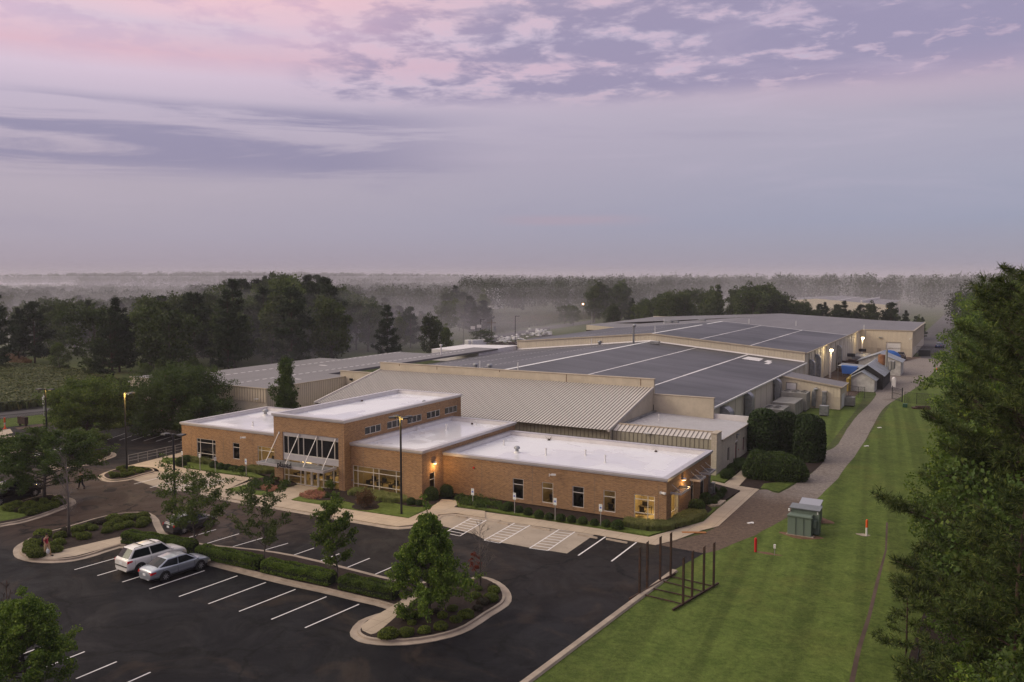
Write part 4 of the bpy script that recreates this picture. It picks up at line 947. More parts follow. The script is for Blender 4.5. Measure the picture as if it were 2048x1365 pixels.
b.add([(XR+.3, Y1+.1, zr2(XR)), (XR+.3, Ye, zr2(XR)), (XG, Ye, 9.6), (XG, Y1+.1, 9.6)], [(0, 1, 2, 3)]); b.add([(XG, Y1+.1, 9.6), (XG, Ye, 9.6), (XL-.2, Ye, zr2(XL)), (XL-.2, Y1+.1, zr2(XL))], [(0, 1, 2, 3)]); b.build('roof', M_roof, WH)
ridge(Y1+.1, 203, zr2); ridge(207, Ye, zr2)
for x in (-50.0, -39.9): seam(x, Y1+.3, Ye, zr2, .12)
for x in (-68.5, -79.0): seam(x, Y1+.5, Ye-3, zr2, .10, 1.8)
b = MB()
for xa, xb in ((XR+.3, XG), (XG, XL)): b.add([(xa, Ye-.3, zr2(xa)+.03), (xb, Ye-.3, zr2(xb)+.03), (xb, Ye+.3, zr2(xb)+.03), (xa, Ye+.3, zr2(xa)+.03)], [(0, 1, 2, 3)])
b.build('roof_seam', M_wpar, WH)
b = MB()
XE = -105.0
def zr3(x, y=Y2):
    k = (y-Y2)/(Y3-Y2); zc = 9.55-.75*k
    if x > XR: return 7.0
    far = 7.3+(8.8-7.3)*(XR-x)/(XR-XG) if x > XG else 8.8-(8.8-6.6)*(XG-x)/(XG-XE)
    near = zr2(x)-.04 if x > XL else 6.9-(XL-x)*.03
    return near*(1-k)+far*k
b.add([(XR+.3, Ye+.3, zr2(XR)), (XR+.3, Y2, zr2(XR)+.02), (XG, Y2, 9.56), (XG, Ye+.3, 9.6)], [(0, 1, 2, 3)]); b.add([(XG, Ye+.3, 9.6), (XG, Y2, 9.56), (XL-.2, Y2, zr2(XL)), (XL-.2, Ye+.3, zr2(XL))], [(0, 1, 2, 3)])
for xa, xb in ((-16.4, XR), (XR, XG), (XG, XE)): b.add([(xa, Y2-.1, zr3(xa)+.03), (xa, Y3, zr3(xa, Y3)+.03), (xb, Y3, zr3(xb, Y3)+.03), (xb, Y2-.1, zr3(xb)+.03)], [(0, 1, 2, 3)])
b.build('roof', M_roof_g, WH)
for x in (-32.5, -46, -74): seam(x, Y2, Y3-.5, lambda u: zr3(u)+.02, .07) if False else None
w = MB(); ops = []
y = Y1+4.0; hw = []
while y < Y2-5: hw.append((y, y+1.3, 4.9, 6.5)); y += 6.6
wall(w, 'x', XR, Y1, Y2, 0, 6.9, hw, out=1, depth=.10)
w.build('wall', M_panel_p, WH)
for o in hw: MB().box(XR-.06, o[0], o[2], XR-.04, o[1], o[3]).build('louvre_window', M_seam, WH)
b = MB(); ribs(b, 'x', XR, Y1+.6, Y2-.5, .1, 6.85, 3.3, .14, .06, out=1); b.build('wall_batten', M_panel, WH)
b = MB(); b.box(XR+.28, Y1, 6.80, XR+.42, Y2, 7.0).box(XR+.02, Y1, 6.82, XR+.28, Y2, 6.9); b.build('gutter', M_trim, WH)
# far cross wing: front wall with roller door
DX0, DX1 = -22.9, -19.4
w = MB(); wall(w, 'y', Y2, XR, -16.6, 2.2, 6.95, [(DX0, DX1, 2.2, 3.75)], out=-1, depth=.2); wall(w, 'x', -16.6, Y2, Y3, 2.2, 6.95, [(Y2+4+i*5.2, Y2+5.2+i*5.2, 5.0, 6.3) for i in range(8)], out=1)
w.build('wall', M_panel, WH)
w = MB(); wall(w, 'y', Y2-.03, XR, -16.57, 0, 2.2, [(DX0, DX1, 0, 2.2)], out=-1, depth=.23); wall(w, 'x', -16.57, Y2-.03, Y3, 0, 2.2, out=1); w.build('base_wall', M_stucco, WH)
b = MB(); ribs(b, 'y', Y2, XR+.4, DX0-.15, 2.25, 6.8, .55, .12, .05); ribs(b, 'y', Y2, DX1+.15, -16.7, 2.25, 6.8, .55, .12, .05); ribs(b, 'y', Y2, DX0+.3, DX1-.3, 3.8, 6.8, .55, .12, .05); ribs(b, 'x', -16.6, Y2+.4, Y3-.4, 2.25, 6.8, .9, .12, .05, out=1); b.build('panel_ribs', M_panel, WH)
d = MB()
for i in range(9): d.box(DX0, Y2+.12, .02+i*.415, DX1, Y2+.16, .02+i*.415+.40)
d.build('roller_door', M_white, WH)
MB().box(DX0-.1, Y2-.08, 0, DX0, Y2-.035, 3.85).box(DX1, Y2-.08, 0, DX1+.1, Y2-.035, 3.85).box(DX0-.1, Y2-.08, 3.75, DX1+.1, Y2-.035, 3.87).build('door_frame', M_trim, WH)
MB().box(-25.2, Y2-.07, 0, -24.2, Y2-.035, 2.1).build('side_door', M_trim, WH)
MB().cbox((-24.4, Y2-.3, 5.0), (.8, .4, .3)).build('floodlight', M_galv, WH); camera_box(WH, (-17.0, Y2-.3, 4.9), 1, R(140))
MB().box(-28.3, Y2-.15, 4.2, -28.15, Y2-.01, 6.9).build('downpipe', M_galv, WH)
b = MB(); b.box(-16.5, Y2-.2, 6.86, -16.2, Y3, 7.04).box(XR+.3, Y2-.22, 6.86, -16.2, Y2-.05, 7.04); b.build('gutter', M_trim, WH)
w = MB(); w.add([(XL, Y2-12, 5.2), (XE, Y2-12, 5.2), (XE, Y2-12, 6.7), (XL, Y2-12, zr3(XL)-.9)], [(0, 1, 2, 3)]); w.build('wall', M_panel, WH)
MB().add([(XL, Y2-12, zr3(XL)-.9), (XE, Y2-12, 6.7), (XE, Y2, 6.7), (XL, Y2, zr3(XL))], [(0, 1, 2, 3)]).build('roof', M_roof_g, WH)
w = MB(); wall(w, 'x', XE, Y2-12, Y3, 0, 6.6); wall(w, 'y', Y3, XE, -16.6, 0, 6.9, out=1); w.build('wall', M_panel, WH)
# rooftop odds and ends
def rv(px, py, z, label, kind=0):
    x, y = G(px, py, z)
    if kind == 0:
        b = MB(); b.bar((x, y, z), (x, y, z+.55), .3, .3, 12).bar((x, y, z+.55), (x, y, z+.75), .48, .40, 12); o = b.build('roof_fan', M_galv)
    elif kind == 1:
        b = MB(); b.bar((x, y, z), (x, y, z+1.3), .07, .07, 8); o = b.build('roof_pipe', M_white)
    elif kind == 2:
        b = MB(); b.bar((x, y, z-.3), (x, y, z+3.6), .2, .2, 12).ell((x+.15, y, z+3.6), .4, .4, .3, 10, 6); o = b.build('flue_stack', M_galv)
    else:
        b = MB(); b.box(x-.9, y-.6, z, x+.9, y+.6, z+.5); o = b.build('roof_unit', M_galv)
    return tag(o, label, 'roof vent', 'vents on the dark warehouse roof')
rv(951, 737, 7.2, 'grey round roof fan behind the cream parapet, left of two'); rv(979.5, 738, 7.2, 'grey round roof fan behind the cream parapet, right of two')
rv(960, 739, 7.2, 'thin pipe between the two round roof fans behind the parapet', 1); rv(1036, 744, 8.0, 'short white pipe at the near end of the broad ridge seam', 1)
rv(1267, 687, 7.9, 'tallest metal flue standing before the beige gable band', 2)
rv(1410, 699, 6.7, 'white capped vent at the foot of the right half of the gable band', 0); rv(1310, 688, 7.9, 'white vent block beside the ridge seam at the gable foot', 3)
rv(1183, 690, 7.0, 'grey bent vent against the left half of the gable band', 1); rv(1199, 689, 7.0, 'short capped vent left of the tall flue at the gable band', 0)
rv(1337, 646, 9.4, 'low white roof box on the far grey roof, left of two', 3); rv(1350, 646, 9.4, 'low white roof box on the far grey roof, right of two', 3); rv(1404, 643, 9.4, 'flat pale roof box nearest the ridge of the far roof', 3)
rv(1328, 648, 9.4, 'thin dark pipe on the far grey roof left of the pale boxes', 1); rv(1592, 652, 8.4, 'stubby white pipe by the cross seam of the rear roof', 1); rv(1498, 648, 9.0, 'slim white pipe by the cross seam near the ridge', 1)
rv(1728, 660, 7.0, 'pipe stub at the inner corner of the rear roofs', 1); rv(1310, 665, 9.6, 'small cowl on the ridge just behind the gable peak', 1)

# sloped metal roof front with cream parapets
AN = empty('showroom_annex', (0, 0, 0), 0, 'cream block annex with steep ribbed metal roof between the brick office and the warehouse', 'annex')
AX0, AX1, AXE = -80.6, -36.9, -24.75
YF, YB = 89.2, 103.9; ZE, ZT = 4.0, 7.15
sl_ = (ZT-ZE)/(YB-YF)
MB().add([(AX0, YF, ZE), (AX1, YF, ZE), (AX1, YB, ZT), (AX0, YB, ZT)], [(0, 1, 2, 3)]).build('metal_roof', M_ramp, AN)
b = MB(); n = int((AX1-AX0)/.43)
for i in range(1, n):
    x = AX0+(AX1-AX0)*i/n
    b.add([(x-.028, YF, ZE), (x+.028, YF, ZE), (x+.028, YB, ZT), (x-.028, YB, ZT), (x-.028, YF, ZE+.07), (x+.028, YF, ZE+.07), (x+.028, YB, ZT+.07), (x-.028, YB, ZT+.07)], [(4, 5, 6, 7), (0, 4, 7, 3), (1, 2, 6, 5), (0, 1, 5, 4)])
    b.add([(x+.028, YF, ZE+.004), (x+.13, YF, ZE+.004), (x+.13, YB, ZT+.004), (x+.028, YB, ZT+.004)], [(0, 1, 2, 3)], 1)
b.build('standing_seams', [M_ramp, M_seam], AN)
w = MB()
w.add([(AX1, YF+.3, .1), (AX1, YB, .1), (AX1, YB, ZT), (AX1, YF+.3, ZE-.0)], [(0, 1, 2, 3)])   # cheek wall
w.build('cheek_wall', M_stucco, AN); MB().add([(AX0, YF+.3, .1), (AX0, YB, .1), (AX0, YB, ZT), (AX0, YF+.3, ZE)], [(0, 1, 2, 3)]).build('cheek_wall', M_stucco, AN)
for x in (AX1, AX0):
    b = MB(); b.add([(x-.12, YF-.1, ZE-.18), (x+.12, YF-.1, ZE-.18), (x+.12, YB, ZT-.10), (x-.12, YB, ZT-.10), (x-.12, YF-.1, ZE+.14), (x+.12, YF-.1, ZE+.14), (x+.12, YB, ZT+.16), (x-.12, YB, ZT+.16)], [(4, 5, 6, 7), (0, 4, 7, 3), (1, 2, 6, 5), (0, 1, 5, 4), (0, 3, 2, 1)]); b.build('rake_trim', M_ramp, AN)
MB().box(AX0-.02, YB, 5.0, AX1+.08, YB+.38, 8.22).build('parapet_wall', M_stucco, AN); MB().box(AX0-.1, YB-.08, 8.22, AX1+.16, YB+.44, 8.32).build('parapet_cap', M_trim, AN)
MB().box(AX1+.08, YB+.02, 3.0, XR+.45, YB+.36, 6.32).build('low_parapet_wall', M_stucco, AN); MB().box(AX1+.08, YB-.05, 6.32, XR+.52, YB+.42, 6.40).build('parapet_cap', M_trim, AN)
MB().box(AX0-6.5, YB-1.6, 4.8, AX0-.05, YB-1.3, 6.75).build('low_parapet_wall', M_stucco, AN); MB().box(AX0-6.6, YB-1.68, 6.75, AX0-.05, YB-1.25, 6.85).build('parapet_cap', M_trim, AN)
MB().cbox((-84.9, YB-1.75, 5.6), (.45, .25, .3)).build('floodlight', M_dark, AN)
st = MB()
for x, l in ((-70.2, .5), (-49.2, 1.1), (-38.6, .9), (-59.6, .3), (-77, .35)): st.box(x-.06, YB-.004, 8.22-l, x+.06, YB-.001, 8.22)
st.build('rust_stain', mat('rust_stain', (.16, .10, .065), .9), AN)
# lower wing with fascia, sloping strip and flat ribbed roof
FX0, FX1 = -80.0, -25.2
b = MB(); b.box(FX0, 90.2, 2.75, FX1, 90.35, 3.86); b.build('fascia', M_panel_g, AN)
b = MB(); ribs(b, 'y', 90.2, FX0+.3, FX1-.05, 2.75, 3.85, .5, .045, .04); b.build('fascia_seams', M_seam, AN)
MB().box(AX0, 90.36, .1, -25.2, 90.6, 2.74).build('wall', M_block, AN)
MB().box(FX0, 89.15, 2.6, FX1, 90.19, 2.74).build('soffit', M_panel_g, AN) if False else None
SX0 = AX1+.15
MB().add([(SX0, 90.12, 3.86), (AXE, 90.12, 3.86), (AXE, 91.6, 4.38), (SX0, 91.6, 4.38)], [(0, 1, 2, 3)]).build('metal_roof', M_ramp, AN)
MB().add([(AX0, YF-.02, ZE-.02), (AX1, YF-.02, ZE-.02), (AX1, YF+.95, 3.86), (AX0, YF+.95, 3.86)], [(0, 1, 2, 3)]).build('eave_return', M_ramp, AN)
b = MB()
n = 23
for i in range(1, n):
    x = SX0+(AXE-.4-SX0)*i/n
    b.add([(x-.025, 90.12, 3.86), (x+.025, 90.12, 3.86), (x+.025, 91.6, 4.38), (x-.025, 91.6, 4.38), (x-.025, 90.12, 3.93), (x+.025, 90.12, 3.93), (x+.025, 91.6, 4.45), (x-.025, 91.6, 4.45)], [(4, 5, 6, 7), (0, 4, 7, 3), (1, 2, 6, 5), (0, 1, 5, 4)])
b.build('standing_seams', M_seam, AN)
MB().box(SX0, 91.55, 4.30, AXE-.4, 91.75, 4.50).build('ridge_cap', M_trim, AN)
MB().box(-25.35, 90.0, 0, AXE, 91.9, 4.52).build('fin_wall', M_block, AN); MB().box(-25.4, 89.95, 4.52, AXE+.05, 91.95, 4.60).build('fin_cap', M_trim, AN)
# flat ribbed roof sheet
MB().add([(SX0, 91.75, 4.05), (AXE+.1, 91.75, 3.62), (AXE+.1, 104.3, 3.62), (SX0, 104.3, 4.05)], [(0, 1, 2, 3)]).build('ribbed_roof', M_galvroof, AN)
b = MB(); n = 32
for i in range(n):
    y = 91.95+(104.1-91.95)*i/(n-1)
    b.add([(SX0+.3, y-.06, 4.05), (AXE+.1, y-.06, 3.62), (AXE+.1, y+.06, 3.62), (SX0+.3, y+.06, 4.05), (SX0+.3, y, 4.082), (AXE+.1, y, 3.652)], [(0, 1, 5, 4), (4, 5, 2, 3), (1, 2, 5)])
    b.add([(SX0+.3, y+.06, 4.053), (AXE+.1, y+.06, 3.623), (AXE+.1, y+.24, 3.623), (SX0+.3, y+.24, 4.053)], [(0, 1, 2, 3)], 1)
b.build('roof_ribs', [M_coping, M_seam], AN)
MB().box(SX0, 104.3, 3.5, AXE+.1, 104.55, 4.35).build('low_parapet', M_wpar, AN)
MB().box(SX0, 91.75, 3.9, SX0+.28, 104.3, 4.28).build('step_flashing', M_galv, AN)
tag(pipe_vent(*G(1318, 841, 4.0), 4.0, .75, 'x', .07), 'white vent pipe on the ribbed grey roof of the annex')
opE = [(94.5, 95.45, .66, 2.2), (97.9, 98.85, .02, 2.2), (101.4, 102.35, .6, 2.25)]
w = MB(); wall(w, 'x', AXE, 91.9, 104.6, 0, 3.5, opE, out=1, depth=.18); wall(w, 'y', 104.6, -37, AXE, 0, 3.5, out=1); w.build('wall', M_block, AN)
MB().box(AXE+.0, 91.95, 3.46, AXE+.16, 104.5, 3.62).build('gutter', M_trim, AN); MB().box(AXE+.02, 104.3, .1, AXE+.12, 104.42, 3.45).build('downpipe', M_trim, AN)
for i, o in enumerate(opE):
    b = MB(); b.box(AXE-.16, o[0]+.02, o[2], AXE-.12, o[1]-.02, o[3]); x = b.build('door' if i == 1 else 'window', M_glassd, AN)
    if i: MB().box(AXE-.115, o[0]+.05, o[2]+.1, AXE-.09, o[1]-.35, o[3]-.3).build('red_blind', mat('dark_red', (.20, .012, .03), .6), x)
MB().box(AXE+.002, 97.8, 2.3, AXE+.01, 98.9, 2.45).build('lintel', M_wpar, AN); MB().cbox((AXE+.2, 98.3, 3.15), (.3, .3, .12)).cbox((AXE+.08, 98.3, 2.85), (.1, .14, .3)).build('wall_light', M_galv, AN); MB().cbox((AXE+.1, 103.4, 3.1), (.16, .35, .2)).build('wall_light', M_dark, AN)
MB().cbox((AXE+.05, 99.15, 1.2), (.05, .08, .12)).build('call_box', M_red, AN)
camera_box(AN, (-32.5, 89.9, 3.95), R(100))

# left lower warehouse
LW = empty('side_warehouse', (0, 0, 0), 0, 'wide low warehouse at the left with pale flat roof and white block base', 'warehouse')
LX0, LX1, LY = -114.6, -86.2, 85.8
plan = [(LX0, LY), (LX1, LY), (LX1, 104.0), (XL-.02, 104.0), (XL-.02, 163), (-97, 152), (-97, 141), (-105, 137), (-105, 124), (-110, 122), (-110, 98), (LX0, 95)]
plan = [(LX0, LY), (LX1, LY), (LX1, 103.9), (XL-.01, 103.9), (XL-.01, 158), (-97, 158), (-97, 140.8), (-105, 140.8), (-105, 123.5), (-110, 123.5), (-110, 97), (LX0, 97)]
MB().prism(plan, 5.6, 5.95).build('roof', M_roof_g, LW)
w = MB(); wall(w, 'y', LY+.05, LX0, LX1, 0, 4.0); wall(w, 'x', LX0+.05, LY, 97, 0, 4.0, out=-1); w.build('base_wall', M_block, LW)
w = MB(); wall(w, 'y', LY-.02, LX0, LX1, 4.0, 5.92); wall(w, 'x', LX1+.02, LY, 104, 0, 5.92, out=1); wall(w, 'x', LX0-.02, LY, 97, 4.0, 5.92); w.build('wall', M_panel, LW)
b = MB(); ribs(b, 'y', LY-.02, LX0+.1, LX1-.1, 4.0, 5.9, .50, .05, .05); ribs(b, 'x', LX1+.02, LY+.2, 103.8, .1, 5.85, .4, .05, .05, out=1); b.build('panel_ribs', M_seam if False else M_trim, LW)
b = MB(); ribs(b, 'y', LY-.075, LX0+.16, LX1-.1, 4.0, 5.9, .50, .03, .006); b.build('panel_shade_seams', M_seam, LW)
b = MB(); b.box(LX0-.1, LY-.14, 5.9, LX1+.1, LY+.05, 6.02).box(LX1-.05, LY+.05, 5.9, LX1+.12, 104, 6.02); b.build('roof_edge', M_trim, LW)
for x0, x1_, y0_, y1_ in ((-105.5, -96, LY+3, 140), (-98.5, -93.5, LY+3, 150)):
    b = MB(); y = y0_
    while y < y1_:
        x = -104.0 if x0 < -100 else -94.6
        b.box(x-.14, y, 5.95, x+.14, y+.8, 5.975); y += 1.55
    b.build('roof_seam', M_wpar, LW)
b = MB(); b.box(-101, 113, 5.95, -99.5, 113.5, 5.99).box(-91, 96, 5.95, -89.5, 96.3, 5.99); b.build('roof_patch', M_wpar, LW)
camera_box(LW, (-87.6, LY-.4, 4.5), R(120)); MB().cbox((LX0-.2, LY-.05, 5.2), (.3, .2, .2)).build('wall_light', M_white, LW)
MB().cbox((LX1+.05, 90.4, 4.1), (.04, .4, .5)).build('blue_sign', mat('pale_blue', (.25, .38, .55), .5), LW)
MB().prism([(-103, 150.5), (XL-.3, 150.5), (XL-.3, 168), (-103, 164)], 3.5, 5.9).build('white_roof', M_wpar, LW)
tag(MB().bar(G(882, 711, 5.95)+(5.95,), G(882, 711, 5.95)+(8.0,), .15, .15, 10).bar(G(882, 711, 5.95)+(7.8,), G(882, 711, 5.95)+(8.1,), .3, .3, 10).build('roof_pipe', M_wpar), 'pale capped pipe at the edge of the white roof', 'roof vent')

# lean-to on the east side
LT = empty('lean_to', (0, 0, 0), 0, 'small beige shed with one sloping roof against the long east wall', 'lean-to')
TX0, TX1, TY0, TY1 = XR, -19.9, 144.6, 151.5
def zt(x): return 5.0-(5.0-3.65)*(x-TX0)/(TX1-TX0)
MB().add([(TX0+.05, TY0-.2, zt(TX0)), (TX1+.25, TY0-.2, zt(TX1)), (TX1+.25, TY1, zt(TX1)), (TX0+.05, TY1, zt(TX0))], [(0, 1, 2, 3)]).build('roof', M_roof_g, LT)
w = MB(); w.add([(TX0, TY0, 2.0), (TX1, TY0, 2.0), (TX1, TY0, zt(TX1)-.05), (TX0, TY0, zt(TX0)-.05)], [(0, 1, 2, 3)]).add([(TX1, TY0, 1.9), (TX1, TY1, 1.9), (TX1, TY1, 3.6), (TX1, TY0, 3.6)], [(0, 1, 2, 3)]).add([(TX0, TY1, 0), (TX1, TY1, 0), (TX1, TY1, 3.6), (TX0, TY1, 4.9)], [(3, 2, 1, 0)]); w.build('wall', M_panel, LT)
w = MB(); wall(w, 'y', TY0-.02, TX0, TX1, 0, 2.0); wall(w, 'x', TX1+.02, TY0, TY1, 0, 1.9, out=1); w.build('base_wall', M_stucco, LT)
b = MB(); ribs(b, 'y', TY0, TX0+.3, TX1-.1, 2.03, lambda x: zt(x)-.12, .50, .10, .04); b.build('panel_ribs', M_panel, LT)
b = MB(); b.beam((TX0, TY0-.22, zt(TX0)-.02), (TX1+.3, TY0-.22, zt(TX1)-.02), .12, .22); b.box(TX1+.25, TY0-.2, 3.5, TX1+.36, TY1, 3.68); b.build('roof_edge', M_trim, LT)
b = MB(); b.box(-28.4, TY0-.09, 2.7, -26.7, TY0-.045, 3.95); f_ = b.build('framed_board', M_seam, LT); MB().box(-28.3, TY0-.11, 2.8, -26.8, TY0-.092, 3.85).build('board', M_wpar, f_)
MB().box(TX1+.03, TY0+1.2, .1, TX1+.06, TY0+4.2, 2.3).build('door', M_white, LT)
# far building beyond the tree row
FB = empty('far_warehouse', (0, 0, 0), 0, 'distant pale warehouse beyond the dark tree row with two wall lights', 'warehouse')
fx1, fx0, fy0, fy1 = -43.5, -110, 462, 545
def zf(x): return 7.0+2.6*min(1, (fx1-x)/33.0)-max(0, (fx1-33-x))*.06
MB().add([(fx1, fy0, 7.0), (fx1, fy1, 7.0), (fx1-33, fy1, 9.6), (fx1-33, fy0, 9.6)], [(0, 1, 2, 3)]).add([(fx1-33, fy0, 9.6), (fx1-33, fy1, 9.6), (fx0, fy1, 7.2), (fx0, fy0, 7.2)], [(0, 1, 2, 3)]).build('roof', M_roof_g, FB)
w = MB(); w.add([(fx0, fy0, 0), (fx1, fy0, 0), (fx1, fy0, 7), (fx1-33, fy0, 9.6), (fx0, fy0, 7.2)], [(0, 1, 2, 3, 4)]); wall(w, 'x', fx1, fy0, fy1, 0, 7, [(fy0+10+i*12, fy0+14+i*12, 3, 6) for i in range(5)], out=1); w.build('wall', M_panel, FB)
for x in (-55, -66): MB().box(x-.3, fy0, 9.0, x+.3, fy1, zf(x)+.06).build('roof_seam', M_wpar, FB)
for yy in (fy0+6, fy0+26): MB().box(fx1+.02, yy, 4.3, fx1+.5, yy+1.0, 5.0).build('wall_light', mat('far_lamp', (1, .8, .5), .5, emit=(1, .68, .30), es=12), FB)
# pale silo like shed in the mist and a lamp
x, y = G(977, 618); k = 1.0
tag(MB().box(x-4.5, y, 0, x+4.5, y+12, 13).build('white_shed', M_white), 'tall pale shed half hidden in the misty trees', 'shed')
tag(MB().cbox((x-1.0, y-.4, 5.5), (1.1, .5, 1.1)).build('shed_lamp', mat('amber_lamp', (1, .7, .3), .5, emit=(1, .55, .25), es=14)), 'amber lamp glowing on the pale shed in the mist', 'lamp')
x, y = G(1166, 633); t = empty('street_lamp', (x, y, 0), 0, 'lone amber street lamp before the far misty trees', 'street lamp'); MB().cbox((0, 0, 6.5), (.7, .4, .6)).build('lamp', MATS['amber_lamp'], t); MB().bar((0, .3, 0), (0, .3, 7), .15, .1).build('pole', M_black, t)

# ================================================================= plants
def np_mesh(name, V, Fq, m=None, smooth=False):
    """V (n,3), Fq (k,4) quads or (k,3) triangles"""
    me = bpy.data.meshes.new(name); V = np.asarray(V, np.float32); Fq = np.asarray(Fq, np.int32); k, s = Fq.shape
    me.vertices.add(len(V)); me.vertices.foreach_set('co', V.ravel())
    me.loops.add(k*s); me.loops.foreach_set('vertex_index', Fq.ravel())
    me.polygons.add(k); me.polygons.foreach_set('loop_start', np.arange(0, k*s, s, dtype=np.int32))
    if smooth: me.polygons.foreach_set('use_smooth', np.ones(k, bool))
    me.update(calc_edges=True)
    if m is not None: me.materials.append(m)
    return me
def unit(v): return v/np.maximum(np.linalg.norm(v, axis=-1, keepdims=True), 1e-9)
def leaves(C, size, rg, nrm=None, flat=0.0, aspect=0.62):
    """one rhombic leaf (or leaf spray) at each centre; nrm pulls the leaves to face outwards"""
    n = len(C); d = unit(rg.normal(size=(n, 3)))
    if nrm is not None: d = unit(d+nrm*flat)
    a = unit(np.cross(d, rg.normal(size=(n, 3)))); b = np.cross(d, a)
    s = (size*rg.uniform(.65, 1.35, n))[:, None]
    V = np.stack([C-a*s*.5, C-b*s*.5*aspect+d*s*.10, C+a*s*.5, C+b*s*.5*aspect+d*s*.10], 1).reshape(-1, 3)
    return V, np.arange(4*n).reshape(n, 4)
def blob(c, r, n, rg, sq=(1, 1, .7)):
    p = unit(rg.normal(size=(n, 3)))*(rg.uniform(.25, 1, n)**.6)[:, None]*r
    return p*np.array(sq)+np.array(c)
def broadleaf(name, seed, H, base, crown, rt, nl, leaf, limbs=16, prof=None, up=40, tuft=.42, per=26, mleaf=None, mbark=None, cu=None, open_=1.0, lean=0, sq=(1, 1, .72)):
    """returns (wood mesh, leaf mesh). prof(t) crown radius factor for t 0..1 from the crown base to the top"""
    rg = np.random.default_rng(seed); prof = prof or (lambda t: math.sin(math.pi*min(1, .12+.86*t))**.7)
    b = MB(); C = []
    top = np.array([rg.normal()*.02*H+lean, rg.normal()*.02*H, H*.94])
    tr = [np.array([0, 0, -.15])]+[np.array([0, 0, 0])+(top)*t+np.array([rg.normal()*.012*H, rg.normal()*.012*H, 0]) for t in (.2, .4, .6, .8)]+[top]
    b.tube(tr, [rt*1.15, rt*.85, rt*.68, rt*.5, rt*.3, rt*.06], 8)
    at = lambda z: np.array([np.interp(z, [p[2] for p in tr], [p[i] for p in tr]) for i in (0, 1)]+[z])
    ga = rg.uniform(0, 6.28)
    for i in range(limbs):
        t = ((i+.5)/limbs)**.85; z0 = base*.75+(H*.92-base*.75)*t*.86; ga += 2.4+rg.normal()*.35
        L = crown*prof(t)*rg.uniform(.72, 1.18)*open_; ang = R(up+18*t+rg.normal()*7)
        d = np.array([math.cos(ga)*math.cos(ang), math.sin(ga)*math.cos(ang), math.sin(ang)])
        L = L/max(.45, math.cos(ang)); p0 = at(z0); pts = [p0]
        for k in (.35, .7, 1.0): pts.append(p0+d*L*k+np.array([rg.normal()*.05*L, rg.normal()*.05*L, (.10*L*k*k if up > 20 else -.05*L*k)]))
        r0 = rt*(.42*(1-t)+.10); b.tube(pts, [r0, r0*.7, r0*.42, r0*.12], 6)
        ns = max(3, int(5+3*(1-t)))
        for k in range(ns):
            u = .30+.70*(k+rg.uniform(.2, .9))/ns; j = min(2, int(u*3)); q0 = pts[j]+(pts[j+1]-pts[j])*min(1, u*3-j)
            dd = unit(d+rg.normal(size=3)*.75+np.array([0, 0, .12])); l2 = L*rg.uniform(.22, .42)*(1.1-.3*u)
            q1 = q0+dd*l2; b.tube([q0, (q0+q1)/2+rg.normal(size=3)*.04*l2, q1], [r0*.35*(1.2-u), r0*.2, .008], 4, cap=False)
            for v in (.55, 1.0): C.append((q0+(q1-q0)*v, tuft*rg.uniform(.6, 1.25)))
        C.append((pts[-1], tuft*rg.uniform(.7, 1.2)))
    for k in range(4): C.append((top+rg.normal(size=3)*np.array([.12, .12, .25])*tuft*2, tuft*.8))
    P = np.concatenate([blob(c, r_, max(4, int(per*(r_/tuft)**2)), rg, sq) for c, r_ in C]); N = np.concatenate([unit(blob(c, r_, max(4, int(per*(r_/tuft)**2)), rg)-np.array(c)) for c, r_ in C])
    if len(P) > nl: idx = rg.choice(len(P), nl, False); P = P[idx]; N = N[idx]
    N = unit(N+np.array([0, 0, .5])); V, Fq = leaves(P, leaf, rg, N, 1.1)
    return b.mesh(name+'_wood', mbark or M_bark, True), np_mesh(name+'_leaves', V, Fq, mleaf)
